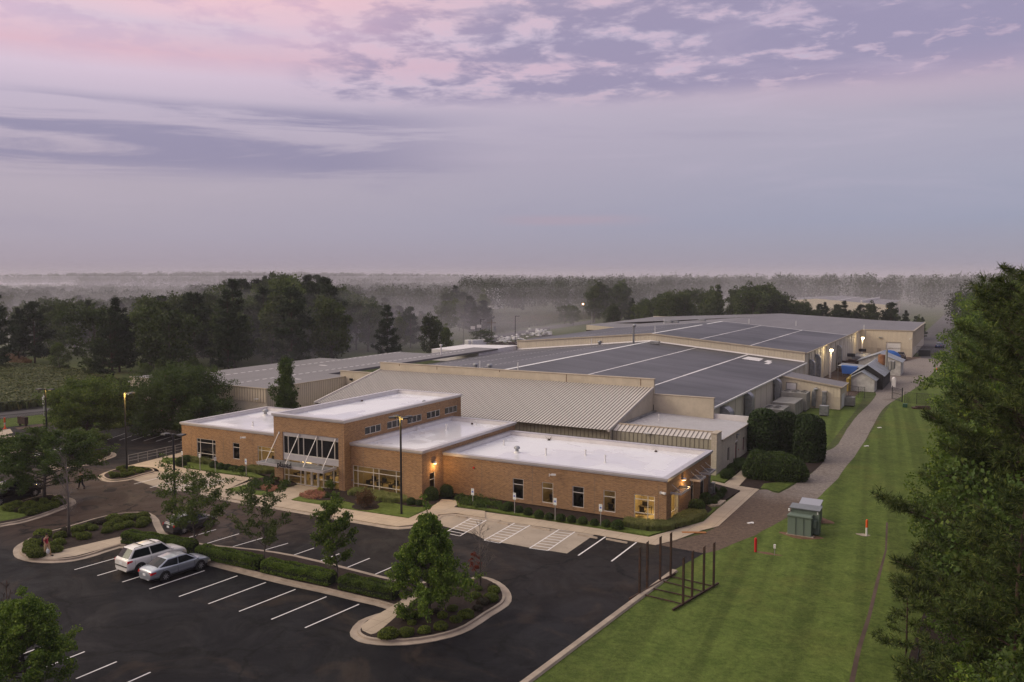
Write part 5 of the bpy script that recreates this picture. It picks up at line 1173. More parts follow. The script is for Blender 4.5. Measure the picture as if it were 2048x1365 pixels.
def pine(name, seed, H, base, crown, rt, leaf=.34, tufts=26, whorls=15, mleaf=None, blades=11, width=.035, prof=None, droop=-.06):
    rg = np.random.default_rng(seed); prof = prof or (lambda t: (1-t)**.75*.85+.18)
    b = MB(); b.tube([(0, 0, -.2), (rg.normal()*.1, rg.normal()*.1, H*.35), (rg.normal()*.2, rg.normal()*.2, H*.7), (0, 0, H)], [rt*1.15, rt*.85, rt*.5, rt*.07], 9); Cn = []; Dn = []
    for w in range(whorls):
        t = (w+rg.uniform(-.3, .3))/(whorls-1); t = min(max(t, 0), 1); z = base+(H*.985-base)*t
        for k in range(int(rg.integers(3, 6))):
            a = rg.uniform(0, 6.28); L = crown*prof(t)*rg.uniform(.55, 1.2); up_ = .12+.55*t
            d = np.array([math.cos(a), math.sin(a), up_*.7]); p0 = np.array([0, 0, z]); pts = [p0]
            for u in (.35, .7, 1.0): pts.append(p0+d*L*u+np.array([rg.normal()*.04*L, rg.normal()*.04*L, L*(droop*u+.20*u*u)]))
            r0 = rt*(.30*(1-t)+.06); b.tube(pts, [r0, r0*.7, r0*.4, .015], 5, cap=False)
            n = max(5, int(tufts*L/crown))
            for i in range(n):
                u = 1-(rg.uniform(0, 1)**1.4)*.72; j = min(2, int(u*3)); q0 = pts[j]+(pts[j+1]-pts[j])*min(1, u*3-j)
                side = unit(np.array([-d[1], d[0], 0])*rg.choice([-1, 1])+np.array([d[0], d[1], 0])*.6+np.array([0, 0, rg.uniform(.05, .6)]))
                l2 = L*rg.uniform(.05, .32)*(1.25-.6*u); q1 = q0+side*l2
                if l2 > .5: b.tube([q0, q1], [.02, .008], 3, cap=False)
                Cn.append(q1); Dn.append(unit(side+np.array([0, 0, .35])))
                if l2 > .8: Cn.append(q0+(q1-q0)*.6+rg.normal(size=3)*.1); Dn.append(unit(side+np.array([0, 0, .6])))
            Cn.append(pts[-1]); Dn.append(unit(d))
    Cn = np.array(Cn); Dn = np.array(Dn); n = len(Cn)
    Cn = np.repeat(Cn, blades, 0); Dn = np.repeat(Dn, blades, 0); d = unit(Dn*.55+unit(rg.normal(size=Cn.shape))*.95)
    L = (leaf*rg.uniform(.7, 1.3, len(Cn)))[:, None]; sd = unit(np.cross(d, rg.normal(size=d.shape)))*width*rg.uniform(.7, 1.4, (len(Cn), 1))
    B = Cn+Dn*rg.uniform(-.12, .12, (len(Cn), 1))*leaf*2
    V = np.stack([B-sd*.6, B+sd*.6, B+d*L+sd*.35, B+d*L-sd*.35], 1).reshape(-1, 3)
    return b.mesh(name+'_wood', M_barkp, True), np_mesh(name+'_needles', V, np.arange(len(V)).reshape(-1, 4), mleaf or L_pine)
def tree(pair, loc, rz=0.0, sc=1.0, label=None, group=None, name='tree', cat='tree', z=0.0, crown='crown'):
    e = empty(name, (loc[0], loc[1], z), rz, label, cat, group); e.scale = (sc, sc, sc) if not hasattr(sc, '__len__') else sc
    link('trunk', pair[0], None, e); link(crown, pair[1], None, e); return e
def ball(name, seed, rx, ry, rz, n, leaf, m, lump=.10, low=-.55, core=None, power=1.0):
    """clipped shrub: leaf shell over a dark inner body"""
    rg = np.random.default_rng(seed); d = unit(rg.normal(size=(n, 3))); d = d[d[:, 2] > low]; n = len(d)
    ph = rg.uniform(0, 6.28, 6); k = 1+lump*(np.sin(d[:, 0]*3.1+ph[0])*np.sin(d[:, 1]*2.7+ph[1])+.7*np.sin(d[:, 2]*4+ph[2]+d[:, 0]*4))*.8
    r = k*(1.06-rg.uniform(0, .20, n))
    if power != 1.0: d = np.sign(d)*np.abs(d)**power; d /= np.maximum(np.abs(d).max(1, keepdims=True)*.35+.65*np.linalg.norm(d, axis=1, keepdims=True), 1e-6)
    P = d*r[:, None]*np.array([rx, ry, rz])+np.array([0, 0, rz*(-low)*.92]); N = unit(d/np.array([rx, ry, rz]))
    V, Fq = leaves(P, leaf, rg, N, .8)
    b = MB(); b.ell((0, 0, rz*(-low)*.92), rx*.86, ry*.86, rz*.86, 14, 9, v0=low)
    me = np_mesh(name, V, Fq, m); bm = bmesh.new(); bm.from_mesh(me)
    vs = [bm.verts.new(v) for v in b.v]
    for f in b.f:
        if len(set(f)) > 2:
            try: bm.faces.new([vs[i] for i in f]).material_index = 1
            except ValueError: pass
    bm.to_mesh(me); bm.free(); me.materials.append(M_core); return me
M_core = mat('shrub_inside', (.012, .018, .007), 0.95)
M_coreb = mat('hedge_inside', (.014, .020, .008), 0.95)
def put(me, loc, rz=0, sc=1.0, name='shrub', label='', cat='shrub', group=None, z=0.0):
    o = link(name, me); o.location = (loc[0], loc[1], z); o.rotation_euler = (0, 0, rz); o.scale = (sc, sc, sc) if not hasattr(sc, '__len__') else sc
    return tag(o, label, cat, group)

# ---- boxwoods of the islands and beds
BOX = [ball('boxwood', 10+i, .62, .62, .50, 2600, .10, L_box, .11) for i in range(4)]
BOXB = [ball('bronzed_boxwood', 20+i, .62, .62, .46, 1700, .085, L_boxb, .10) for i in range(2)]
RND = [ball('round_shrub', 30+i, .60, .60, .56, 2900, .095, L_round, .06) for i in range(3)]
def boxes(lst, place, grp, z=.17, meshes=None, s0=1.0, first='', names='boxwood', cat='boxwood'):
    """lst of (px, py of the foot, width in px, kind)"""
    for i, (px, py, wpx, *k) in enumerate(lst):
        g = G(px, py+wpx*.16); d = math.hypot(g[0], g[1], CAM_H); r_ = wpx*d/FPX/2*.86; flat = meshes is None
        br = bool(k) and k[0] == 'b'; ms = BOXB if br else (meshes or BOX)
        lab = place(i, len(lst)) if callable(place) else place
        if br: lab = lab.replace('green', 'bronze brown')
        k_ = r_/.62*s0*random.uniform(.96, 1.04); put(ms[i % len(ms)], g, random.uniform(0, 6), (k_, k_, k_*(.80 if flat else 1.0)), names, lab, cat, grp, z)
ORD = ['first', 'second', 'third', 'fourth', 'fifth', 'sixth', 'seventh', 'eighth', 'ninth', 'tenth', 'eleventh', 'twelfth', 'thirteenth', 'fourteenth', 'fifteenth', 'sixteenth', 'seventeenth', 'eighteenth', 'nineteenth', 'twentieth', 'twenty first', 'twenty second', 'twenty third', 'twenty fourth']
def z8(x, y): return (x/4.55, 820+y/4.55)
def z4p(x, y): return (560+x/3.37, 960+y/3.37)
boxes([(*z8(290, 1240), 31), (*z8(285, 1285), 30), (*z8(340, 1330), 32), (*z8(330, 1190), 22, 'b'), (*z8(395, 1150), 32), (*z8(400, 1215), 24), (*z8(545, 1165), 25), (*z8(535, 1225), 26), (*z8(505, 1290), 27), (*z8(450, 1250), 20)],
      lambda i, n: 'green boxwood by the walker on the left island, %s clockwise from the kerb' % ORD[i], 'boxwoods on the left island tip')
boxes([(*z8(595, 1110), 20, 'b'), (*z8(705, 1105), 26), (*z8(795, 1080), 22), (*z8(850, 1095), 20), (*z8(765, 1170), 27), (*z8(700, 1155), 18)],
      lambda i, n: 'green boxwood near the bare pale trunk at left, %s of that cluster' % ORD[i], 'boxwoods right of the bare tree')
boxes([(*z8(915, 1035), 25, 'b'), (*z8(830, 1045), 15, 'b'), (*z8(1030, 1005), 27), (*z8(1055, 1040), 26), (*z8(1000, 1070), 27), (*z8(1165, 1000), 28), (*z8(1085, 1085), 23), (*z8(980, 1115), 24), (*z8(1168, 1060), 24), (*z8(1300, 985), 27), (*z8(1310, 1030), 27), (*z8(1215, 990), 20), (*z8(1290, 1060), 25)],
      lambda i, n: 'green boxwood in mulch left of the long hedge, %s from the upper left' % ORD[i], 'boxwoods left of the long hedge')
boxes([(776, 1273, 42), (813, 1270, 32), (848.5, 1266, 28), (881, 1258, 32), (912, 1244, 27), (824, 1251, 20), (814, 1241, 26, 'b'), (834, 1235, 26), (932, 1234, 34), (956, 1221, 26, 'b'), (966, 1208, 33, 'b'), (982, 1201, 35), (952, 1196, 24), (988, 1185, 28), (985, 1178, 24, 'b'), (958, 1182, 18), (885, 1236, 24), (870, 1228, 24, 'b'), (905, 1222, 24), (845, 1222, 22)],
      lambda i, n: 'green boxwood below the big maple, %s counted from the rounded island tip' % ORD[i], 'boxwoods under the big maple')
boxes([(*z8(1008, 587), 11), (*z8(1045, 610), 20), (*z8(1130, 605), 19), (*z8(1090, 548), 14), (*z8(1130, 535), 14), (*z8(1120, 568), 13), (*z8(1195, 592), 14), (*z8(1190, 565), 13), (*z8(1200, 540), 14), (*z8(1245, 550), 13), (*z8(1275, 572), 16), (*z8(1295, 545), 9), (*z8(1340, 555), 11)],
      lambda i, n: 'small green boxwood on the lamp post island, %s from the left' % ORD[i], 'boxwoods on the lamp post island')
boxes([(*z8(755, 485), 18), (*z8(830, 465), 18), (*z8(895, 445), 17), (*z8(760, 450), 14), (*z8(825, 425), 16), (*z8(890, 405), 18), (*z8(945, 410), 16), (*z8(835, 385), 14), (*z8(740, 400), 18), (*z8(950, 390), 12), (*z8(725, 440), 16)],
      lambda i, n: 'green boxwood under the small yellowish tree at left, %s of the clump' % ORD[i], 'boxwoods on the far left island')
boxes([(*z8(80, 905), 26), (*z8(150, 880), 24), (*z8(185, 925), 22, 'b'), (*z8(230, 930), 24), (*z8(295, 950), 24), (*z8(270, 880), 24), (*z8(340, 890), 22), (*z8(405, 915), 24), (*z8(330, 835), 18, 'b'), (*z8(430, 870), 22), (*z8(480, 890), 22), (*z8(525, 825), 20), (*z8(550, 860), 20), (*z8(455, 815), 18, 'b'), (*z8(130, 920), 22), (*z8(400, 845), 18)],
      lambda i, n: 'dark green boxwood under the spreading oak beside the black pickup, %s of the bed' % ORD[i], 'boxwoods under the oak')
# front foundation shrubs
fr = [(1008+(1248-1008)*k/10.0, 1027+(1061-1027)*k/10.0, [24, 19, 20, 23, 20, 21, 21, 23, 20, 20, 27][k]) for k in range(11)]
fr = [(z3(485, 0)[0], 1019.5, 28), (z3(553, 0)[0], 1024, 20), (z3(608, 0)[0], 1029, 21), (z3(677, 0)[0], 1034, 24), (z3(741, 0)[0], 1038, 20), (z3(812, 0)[0], 1041, 22), (z3(879, 0)[0], 1044, 22), (z3(948, 0)[0], 1047, 23), (z3(1020, 0)[0], 1050, 21), (z3(1093, 0)[0], 1053, 21), (z3(1164, 0)[0], 1056, 28)]
boxes(fr, lambda i, n: 'round clipped shrub under the right wing windows, %s from the left' % ORD[i], 'round shrubs under the right wing windows', .15, RND, names='round_shrub', cat='shrub')
def z5(x, y): return (360+x/5.689, 860+y/5.689)
boxes([(*z5(15, 395), 24), (*z5(75, 355), 20), (*z5(390, 420), 20), (*z5(462, 440), 19), (*z5(545, 450), 18), (*z5(628, 462), 17), (*z5(708, 470), 18)],
      lambda i, n: 'round clipped shrub along the left wing wall, %s from the left' % ORD[i], 'round shrubs along the left wing', .15, RND, names='round_shrub', cat='shrub')
boxes([(*z5(1015, 625), 25), (*z5(1070, 545), 15), (*z5(985, 580), 14)], lambda i, n: 'round shrub left of the entrance glazing, %s of three' % ORD[i], 'round shrubs by the entrance', .155, RND, names='round_shrub', cat='shrub')
def z6(x, y): return (680+x/5.39, 800+y/5.39)
boxes([(*z6(768, 1125), 21), (*z6(855, 1135), 18)], lambda i, n: ('rounder left', 'smaller right')[i]+' shrub of the pair below the right end of the big window', 'pair of shrubs below the window', .155, RND, names='round_shrub', cat='shrub')
boxes([(*z3(1780, 300+45), 0)], lambda i, n: '', '', 0) if False else None
def z7(x, y): return (1320+x/6.204, 860+y/6.204)
boxes([(*z7(818, 585), 27), (*z7(880, 545), 20), (*z7(890, 500), 24)], lambda i, n: 'clipped round shrub by the cream block corner pillar, %s of three' % ORD[i], 'shrubs by the corner pillar', .145, RND, names='round_shrub', cat='shrub')
boxes([(*z7(680, 765), 15), (*z7(780, 775), 17), (*z7(755, 820), 19), (*z7(735, 850), 17), (*z7(690, 880), 17), (*z7(675, 920), 14)], lambda i, n: 'small clipped shrub by the east walk below the meters, %s of the clump' % ORD[i], 'small shrubs by the east walk', .155, RND, names='round_shrub', cat='shrub')
big = ball('holly_bush', 41, 1.0, 1.0, 1.05, 4200, .11, L_round, .04)
def bigb(px, py, wpx, hs, label, me=None, z=.15, name='large_shrub'):
    g = G(px, py); d = math.hypot(*g, CAM_H); r_ = wpx*d/FPX/2
    return put(me or big, g, random.uniform(0, 6), (r_, r_, r_*hs), name, label, 'shrub', None, z)
bigb(*z7(455, 1030), 31, .98, 'large round holly bush beside the east wall below the smallest awning'); bigb(*z7(565, 935), 24, 1.15, 'tall dark round bush under the middle awning on the east wall')
bigb(*z6(985, 1090), 29, 1.1, 'tall dark bush before the side door, left of the pair'); bigb(*z6(1150, 1055), 26, 1.15, 'dark bush in the brick corner, right of the side door')
conif = ball('conical_holly', 43, 1.0, 1.0, 1.75, 9000, .17, L_holly, .035, low=-.75, power=.88)
for px, py, w_, h_, l in ((1524, 907, 53, 90, 'tall dark clipped holly nearest the cream annex wall, leftmost of four'), (1570, 905, 44, 82, 'tall dark clipped holly second from the annex wall'), (1597, 902, 34, 72, 'narrow dark holly squeezed behind the two larger right ones'), (1618, 921, 53, 92, 'tall dark clipped holly nearest the gravel lane, rightmost of four')):
    g = G(px, py); d = math.hypot(*g, CAM_H); r_ = w_*d/FPX/2; h = HT(px, py, py-h_)
    put(conif, g, random.uniform(0, 6), (r_, r_, h/3.0), 'conical_holly', l, 'holly', 'tall clipped hollies by the annex', .02)
for px, py, w_, h_, l in ((240, 845, 30, 66, 'dark clipped holly at the left, in front of the side warehouse'), (262, 843, 44, 70, 'broad dark clipped holly touching the white block base'), (228, 838, 26, 62, 'dark holly partly hidden behind the two at the side warehouse corner')):
    g = G(px, py); d = math.hypot(*g, CAM_H); r_ = w_*d/FPX/2; h = HT(px, py, py-h_)
    put(conif, g, random.uniform(0, 6), (r_, r_, h/3.0), 'conical_holly', l, 'holly', 'clipped hollies by the side warehouse', .02)
lump = ball('wide_bush', 44, 1.0, 1.0, .78, 8000, .10, L_round, .12)
g1, g2 = G(1528, 955), G(1574, 958)
wide = empty('wide_clipped_bush', (g1[0], g1[1], .02), 0, 'very wide lumpy clipped bush between the tall hollies and the walk', 'bush')
for g, s_ in ((g1, 2.05), (G(1552, 957), 1.9), (g2, 2.05)):
    o = link('foliage', lump, None, wide); o.location = (g[0]-g1[0], g[1]-g1[1], 0); o.scale = (s_, s_, s_*1.15); o.rotation_euler = (0, 0, random.uniform(0, 6))
# ---- clipped hedge pieces
def hedge(p, r_, w, h, label, z=.17):
    a, b_ = np.array(G(*p)), np.array(G(*r_)); L = np.linalg.norm(b_-a); u = (b_-a)/L; nrm = np.array([-u[1], u[0]]); rg = np.random.default_rng(int(p[0]))
    n = int(L*1500); t = rg.uniform(0, L, n); ang = rg.uniform(-.35, math.pi+.35, n); px = 1.0
    cx = np.sign(np.cos(ang))*np.abs(np.cos(ang))**.45*w/2; cz = np.sign(np.sin(ang))*np.abs(np.sin(ang))**.45*h*.55+h*.45
    wob = 1+.07*np.sin(t*2.3+1)+.05*np.sin(t*5.1+ang*2); endf = np.minimum(1, np.sqrt(np.clip(np.minimum(t, L-t)/.35, 0.05, 1))); jit = rg.uniform(-.05, .03, n)
    cx = cx*wob*(.5+.5*endf)+np.sign(cx)*jit; cz = cz*(1+.04*np.sin(t*3.1))*(.72+.28*endf)+jit
    P = np.stack([a[0]+u[0]*t+nrm[0]*cx, a[1]+u[1]*t+nrm[1]*cx, z+np.maximum(cz, .02)], 1)
    N = unit(np.stack([nrm[0]*np.cos(ang), nrm[1]*np.cos(ang), np.sin(ang)], 1)); V, Fq = leaves(P, .09, rg, N, .7)
    c0 = Vector((*a, 0)); V = V-np.array([a[0], a[1], 0]); o = link('clipped_hedge', np_mesh('hedge_leaves', V, Fq, L_hedge)); o.location = (a[0], a[1], 0)
    tag(o, label, 'hedge', 'clipped hedges between the stall rows')
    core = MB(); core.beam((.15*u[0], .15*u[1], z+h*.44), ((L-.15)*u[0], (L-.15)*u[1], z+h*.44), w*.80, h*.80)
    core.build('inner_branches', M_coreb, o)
hedge((250, 1088), (392, 1111), 1.15, .95, 'clipped hedge behind the two parked cars, left of the thin trunk'); hedge((398, 1117), (523, 1143), 1.1, .90, 'second clipped hedge, right of the silver car, between two thin trees')
hedge((528, 1146), (667, 1175), 1.1, .90, 'third clipped hedge, between two thin tree trunks in the middle'); hedge((682, 1180), (795, 1204), 1.1, .92, 'fourth clipped hedge, reaching the big maple')
# ---- grassy clumps (liriope) as beds
def blades(pts_px, n, h, m, name, label, seed, z=.15, w=.03, cat='ground cover', spread=.5, clump=.28, poly=None):
    rg = np.random.default_rng(seed); P = poly or GS(pts_px); xs = [p[0] for p in P]; ys = [p[1] for p in P]; out = []
    def inside(x, y):
        c = False; j = len(P)-1
        for i in range(len(P)):
            if (P[i][1] > y) != (P[j][1] > y) and x < (P[j][0]-P[i][0])*(y-P[i][1])/(P[j][1]-P[i][1])+P[i][0]: c = not c
            j = i
        return c
    while len(out) < n//18:
        x, y = rg.uniform(min(xs), max(xs)), rg.uniform(min(ys), max(ys))
        if inside(x, y): out.append((x, y))
    B = np.repeat(np.array(out), 18, 0); k = len(B); B = B+rg.normal(size=(k, 2))*clump*.3
    a = rg.uniform(0, 6.28, k); hh = h*rg.uniform(.6, 1.2, k); ln = spread*hh*rg.uniform(.2, 1.1, k); d = np.stack([np.cos(a), np.sin(a)], 1); s = np.stack([-d[:, 1], d[:, 0]], 1)*w/2
    z0 = np.full((k, 1), z); mid = np.concatenate([B+d*ln[:, None]*.4, z0+hh[:, None]*.8], 1); tip = np.concatenate([B+d*ln[:, None], z0+hh[:, None]*.85], 1)
    s3 = np.concatenate([s, np.zeros((k, 1))], 1); bs = np.concatenate([B, z0], 1)
    V = np.stack([bs-s3, bs+s3, mid+s3, mid-s3, mid-s3, mid+s3, tip+s3*.4, tip-s3*.4], 1).reshape(-1, 3)
    c = np.array([np.mean(xs), np.mean(ys), 0]); o = link(name, np_mesh(name, V-c, np.arange(len(V)).reshape(-1, 4), m)); o.location = c
    return tag(o, label, cat, None, 'stuff')
blades([z3(1198, 665), z3(1215, 635), z3(1290, 645), z3(1400, 655), z3(1480, 655), z3(1560, 600), z3(1640, 580), z3(1705, 590), z3(1715, 610), z3(1640, 650), z3(1480, 695), z3(1400, 700), z3(1290, 690)], 24000, .42, L_lir, 'liriope_border', 'pale green liriope clumps round the corner of the right brick wing', 1)
blades([z5(40, 360), z5(100, 335), z5(330, 355), z5(345, 415), z5(200, 400)], 6000, .42, L_lir, 'liriope_border', 'pale grassy clumps under the left wing window', 2)
blades([z5(735, 480), z5(800, 440), z5(1085, 450), z5(1090, 500), z5(1000, 520), z5(830, 505)], 7000, .42, L_lir, 'liriope_border', 'pale grassy clumps left of the entrance canopy', 3)
blades([z6(90, 1050), z6(130, 1000), z6(240, 995), z6(360, 1020), z6(700, 1080), z6(705, 1125), z6(560, 1130), z6(370, 1105), z6(200, 1050)], 10000, .45, L_lir, 'liriope_border', 'yellow green grassy clumps under the large middle window', 4)
blades([z7(925, 410), z7(1040, 400), z7(1060, 460), z7(1000, 500), z7(960, 520)], 3500, .45, L_round, 'low_plants', 'low green plants beside the walk behind the round shrubs', 5)
blades([(195, 852), (215, 843), (245, 843), (262, 850), (240, 857), (205, 858)], 5000, .5, L_lir, 'liriope_border', 'pale low ground cover before the dark hollies at the back lot', 6, z=.03)
blades([(262, 852), (300, 843), (365, 850), (368, 862), (300, 858)], 7000, .4, L_round, 'low_plants', 'dark low ground cover under the flowering myrtle', 7, z=.03)
blades([(0, 889), (10, 884), (22, 886), (16, 893), (0, 897)], 2500, .4, L_lir, 'liriope_border', 'pale grassy clump on the far left median', 8, z=.1)
# flowers and small plants at the entrance
def tuftbed(pts_px, n, m, r_, name, label, seed, z=.155, leaf=.09):
    rg = np.random.default_rng(seed); P = GS(pts_px); xs = [p[0] for p in P]; ys = [p[1] for p in P]; C = []
    while len(C) < n:
        x, y = rg.uniform(min(xs), max(xs)), rg.uniform(min(ys), max(ys)); j = len(P)-1; c = False
        for i in range(len(P)):
            if (P[i][1] > y) != (P[j][1] > y) and x < (P[j][0]-P[i][0])*(y-P[i][1])/(P[j][1]-P[i][1])+P[i][0]: c = not c
            j = i
        if c: C.append((x, y, z+r_*.5))
    Q = np.concatenate([blob(c, r_*rg.uniform(.6, 1.2), 60, rg, (1, 1, .8)) for c in C]); Q[:, 2] = np.maximum(Q[:, 2], z+.02); V, Fq = leaves(Q, leaf, rg)
    c = np.array([np.mean(xs), np.mean(ys), 0]); o = link(name, np_mesh(name, V-c, Fq, m)); o.location = c
    return tag(o, label, 'ground cover', None, 'stuff')
tuftbed([z5(900, 690), z5(960, 660), z5(1160, 670), z5(1150, 710), z5(1030, 725)], 60, L_flower, .22, 'pink_flowers', 'pink and salmon flowers left of the entrance walk', 11)
tuftbed([z5(1350, 780), z5(1430, 735), z5(1560, 725), z5(1650, 745), z5(1640, 790), z5(1500, 810)], 80, L_flower, .24, 'pink_flowers', 'pink and salmon flowers right of the entrance walk', 12)
tuftbed([z5(765, 655), z5(850, 590), z5(960, 625), z5(1010, 650), z5(900, 690), z5(830, 680)], 50, L_round, .25, 'low_plants', 'low grey green plants left of the entrance flowers', 13)
tuftbed([z5(1640, 790), z5(1660, 745), z5(1720, 760), z5(1700, 800)], 16, L_round, .25, 'low_plants', 'low plants right of the salmon flowers', 14)
tuftbed([z3(160, 500), z3(220, 480), z3(330, 500), z3(450, 540), z3(440, 570), z3(300, 560), z3(190, 540)], 70, L_oak, .42, 'creeping_juniper', 'straggly dark green juniper along the brick at the left end of the right wing', 15, leaf=.12)
for px, py, r_, m, l in ((*z5(1095, 610), .38, L_rust, 'small rust coloured shrub beside the entrance'), (*z5(1600, 730), .32, L_yellow, 'bright yellow small shrub right of the entrance walk'), (*z5(1715, 690), .6, L_maple, 'loose bright green shrub under the right entrance glass'), (*z5(1205, 665), .35, L_round, 'small dark green shrub before the left entrance glass'), (*z6(275, 1170), 1.05, L_rust, 'round rust brown shrub alone on the front lawn')):
    rg = np.random.default_rng(int(px)); Q = np.concatenate([blob(c, r_*.35, 50, rg) for c in blob((0, 0, r_*.85), r_*.8, int(34 if r_ < 1 else 90), rg, (1, 1, .9))]); Q[:, 2] = np.maximum(Q[:, 2], .02)
    V, Fq = leaves(Q, .10, rg); g = G(px, py); o = link('leafy_shrub', np_mesh('leafy_shrub', V, Fq, m)); o.location = (*g, .15); tag(o, l, 'shrub')
gx_ = G(*z6(275, 1168)); sheet('mulch_ring', [(gx_[0]+1.35*math.cos(a*.5), gx_[1]+1.15*math.sin(a*.5)) for a in range(12)][::-1], .162, M_mulch)
# ---- near trees
mp = broadleaf('maple', 101, 7.9, .9, 2.75, .13, 80000, .15, 74, lambda t: (1-t)**.9*1.05+.07, 14, .36, 60, L_maple)
tree(mp, G(858, 1240), .6, (.84, .84, 1.02), 'largest bright green maple on the rounded island in front', 'parking lot maples', 'maple_tree')
mp2 = broadleaf('maple', 102, 5.9, 1.35, 1.55, .09, 17000, .15, 20, lambda t: .55+.45*math.sin(math.pi*t)-.35*t, 36, .34, 34, L_maple)
tree(mp2, G(674, 1170), 2.0, (.95, .95, 1.05), 'narrow maple with twisted crown and bare lower trunk between the third and fourth hedge', 'parking lot maples', 'maple_tree')
mp3 = broadleaf('maple', 103, 5.2, 1.5, 1.75, .07, 6500, .15, 16, lambda t: .7+.3*math.sin(math.pi*t), 40, .28, 30, L_woody)
tree(mp3, G(527, 1139), 1.0, 1.0, 'thin sparse young maple between the second and third hedge', 'parking lot maples', 'maple_tree')
mp4 = broadleaf('maple', 104, 5.6, 1.3, 2.6, .09, 14000, .15, 22, lambda t: .8+.3*math.sin(math.pi*t)-.25*t, 30, .34, 38, L_shade)
tree(mp4, G(389, 1104), 4.0, 1.0, 'spreading sparse tree behind the silver car where hedges meet', 'parking lot maples', 'maple_tree')
mp5 = broadleaf('maple', 105, 8.4, 1.2, 3.0, .15, 80000, .17, 70, lambda t: (1-t)**.7*1.0+.12, 16, .42, 60, L_maple, lean=.5)
tree(mp5, G(52, 1400), 2.2, .70, 'large bright maple cut by the bottom left corner', 'parking lot maples', 'maple_tree')
ok = broadleaf('oak', 106, 8.2, 1.6, 4.3, .17, 60000, .18, 46, lambda t: .75+.45*math.sin(math.pi*t)-.5*t*t, 16, .5, 60, L_oak)
tree(ok, G(88, 1003), 1.2, (1.04, 1.04, .86), 'wide dark green oak standing over the black pickup', None, 'oak_tree')
sm = broadleaf('small_tree', 107, 4.6, 1.4, 3.0, .09, 12000, .18, 22, lambda t: .9+.2*math.sin(math.pi*t)-.5*t, 18, .45, 36, L_woody)
tree(sm, G(174, 912), 1.0, (.85,.85,.62), 'small yellowish green tree on the far left island before the silver truck', None, 'ornamental_tree')
rd = broadleaf('round_tree', 108, 9.6, 1.6, 5.2, .2, 60000, .27, 80, lambda t: .85+.35*math.sin(math.pi*t)-.65*t*t, 10, .85, 50, L_shade)
tree(rd, G(172, 875), .3, .84, 'broad rounded mid green tree behind the left parking lot', None, 'shade_tree')
cm = broadleaf('crape_myrtle', 109, 9.2, .5, 5.4, .12, 85000, .24, 100, lambda t: .95+.25*math.sin(math.pi*t)-.45*t*t, 8, .9, 60, L_myrtle)
e = tree(cm, G(360, 866), .3, .95, 'wide dark crape myrtle with pink blossoms before the side warehouse', None, 'crape_myrtle')
rg = np.random.default_rng(5); Q = np.concatenate([blob(c, .22, 14, rg) for c in blob((0, 0, 4.7), 5.0, 70, rg, (1, 1, .8))]); V, Fq = leaves(Q, .13, rg); link('blossoms', np_mesh('blossoms', V, Fq, L_pink), None, e)
cl = broadleaf('columnar', 110, 8.6, .3, 1.45, .11, 26000, .22, 60, lambda t: .95-.55*t+.25*math.sin(9*t), 60, .5, 60, L_oak)
tree(cl, (-81.6, 84.6), .3, (.95, .95, 1.12), 'slender columnar evergreen rising behind the left white roof', None, 'columnar_tree')
# dying and bare trees
def bare(seed, H, crown, rt, n=26, m=None):
    rg = np.random.default_rng(seed); b = MB(); b.tube([(0, 0, -.1), (rg.normal()*.06, rg.normal()*.06, H*.5), (rg.normal()*.1, 0, H)], [rt, rt*.6, .012], 7)
    for i in range(n):
        t = .22+.75*i/n; a = rg.uniform(0, 6.28); L = crown*(1-t*.55)*rg.uniform(.5, 1.1); d = unit(np.array([math.cos(a), math.sin(a), 1.0+t])); p0 = np.array([0, 0, H*t]); p1 = p0+d*L*.6+rg.normal(size=3)*.06; p2 = p1+unit(d+rg.normal(size=3)*.3)*L*.55
        b.tube([p0, p1, p2], [rt*.3*(1.1-t), rt*.18, .006], 5, cap=False)
        for k in range(7):
            q0 = p0+(p2-p0)*rg.uniform(.3, 1); q1 = q0+unit(d+rg.normal(size=3)*.7)*L*rg.uniform(.15, .4); b.tube([q0, q1], [.014, .004], 3, cap=False)
            for _ in range(2): b.tube([q1, q1+unit(d+rg.normal(size=3))*L*.15], [.006, .003], 3, cap=False)
    return b.mesh('bare_branches', m or M_twig, True)
o = link('bare_tree', bare(1, 6.6, 1.9, .13)); o.location = (*G(138, 1077), .17); tag(o, 'leafless pale tree rising from the left island beside the oak', 'bare tree')
o = link('bare_tree', bare(2, 4.6, 1.5, .07, 20)); o.location = (*G(961, 1180), .17); tag(o, 'leafless young tree at the right edge of the rounded island', 'bare tree')
rg = np.random.default_rng(9); Q = np.concatenate([blob(c, .16, 26, rg) for c in blob((-.35, 0, 1.75), .62, 26, rg, (.7, .7, 1.2))]); V, Fq = leaves(Q, .09, rg); link('dead_leaves', np_mesh('dead_leaves', V, Fq, L_red), None, o)
rg = np.random.default_rng(10); Q = np.concatenate([blob(c, .2, 26, rg) for c in blob((0, 0, .9), .5, 8, rg, (1, 1, .6))]); V, Fq = leaves(Q, .1, rg); link('green_shoots', np_mesh('green_shoots', V, Fq, L_maple), None, o)
o = link('bare_tree', bare(3, 4.8, 1.6, .06, 14, M_rust)); o.location = (*G(20, 1330), 0); tag(o, 'thin reddish leafless tree behind the bottom left maple', 'bare tree')
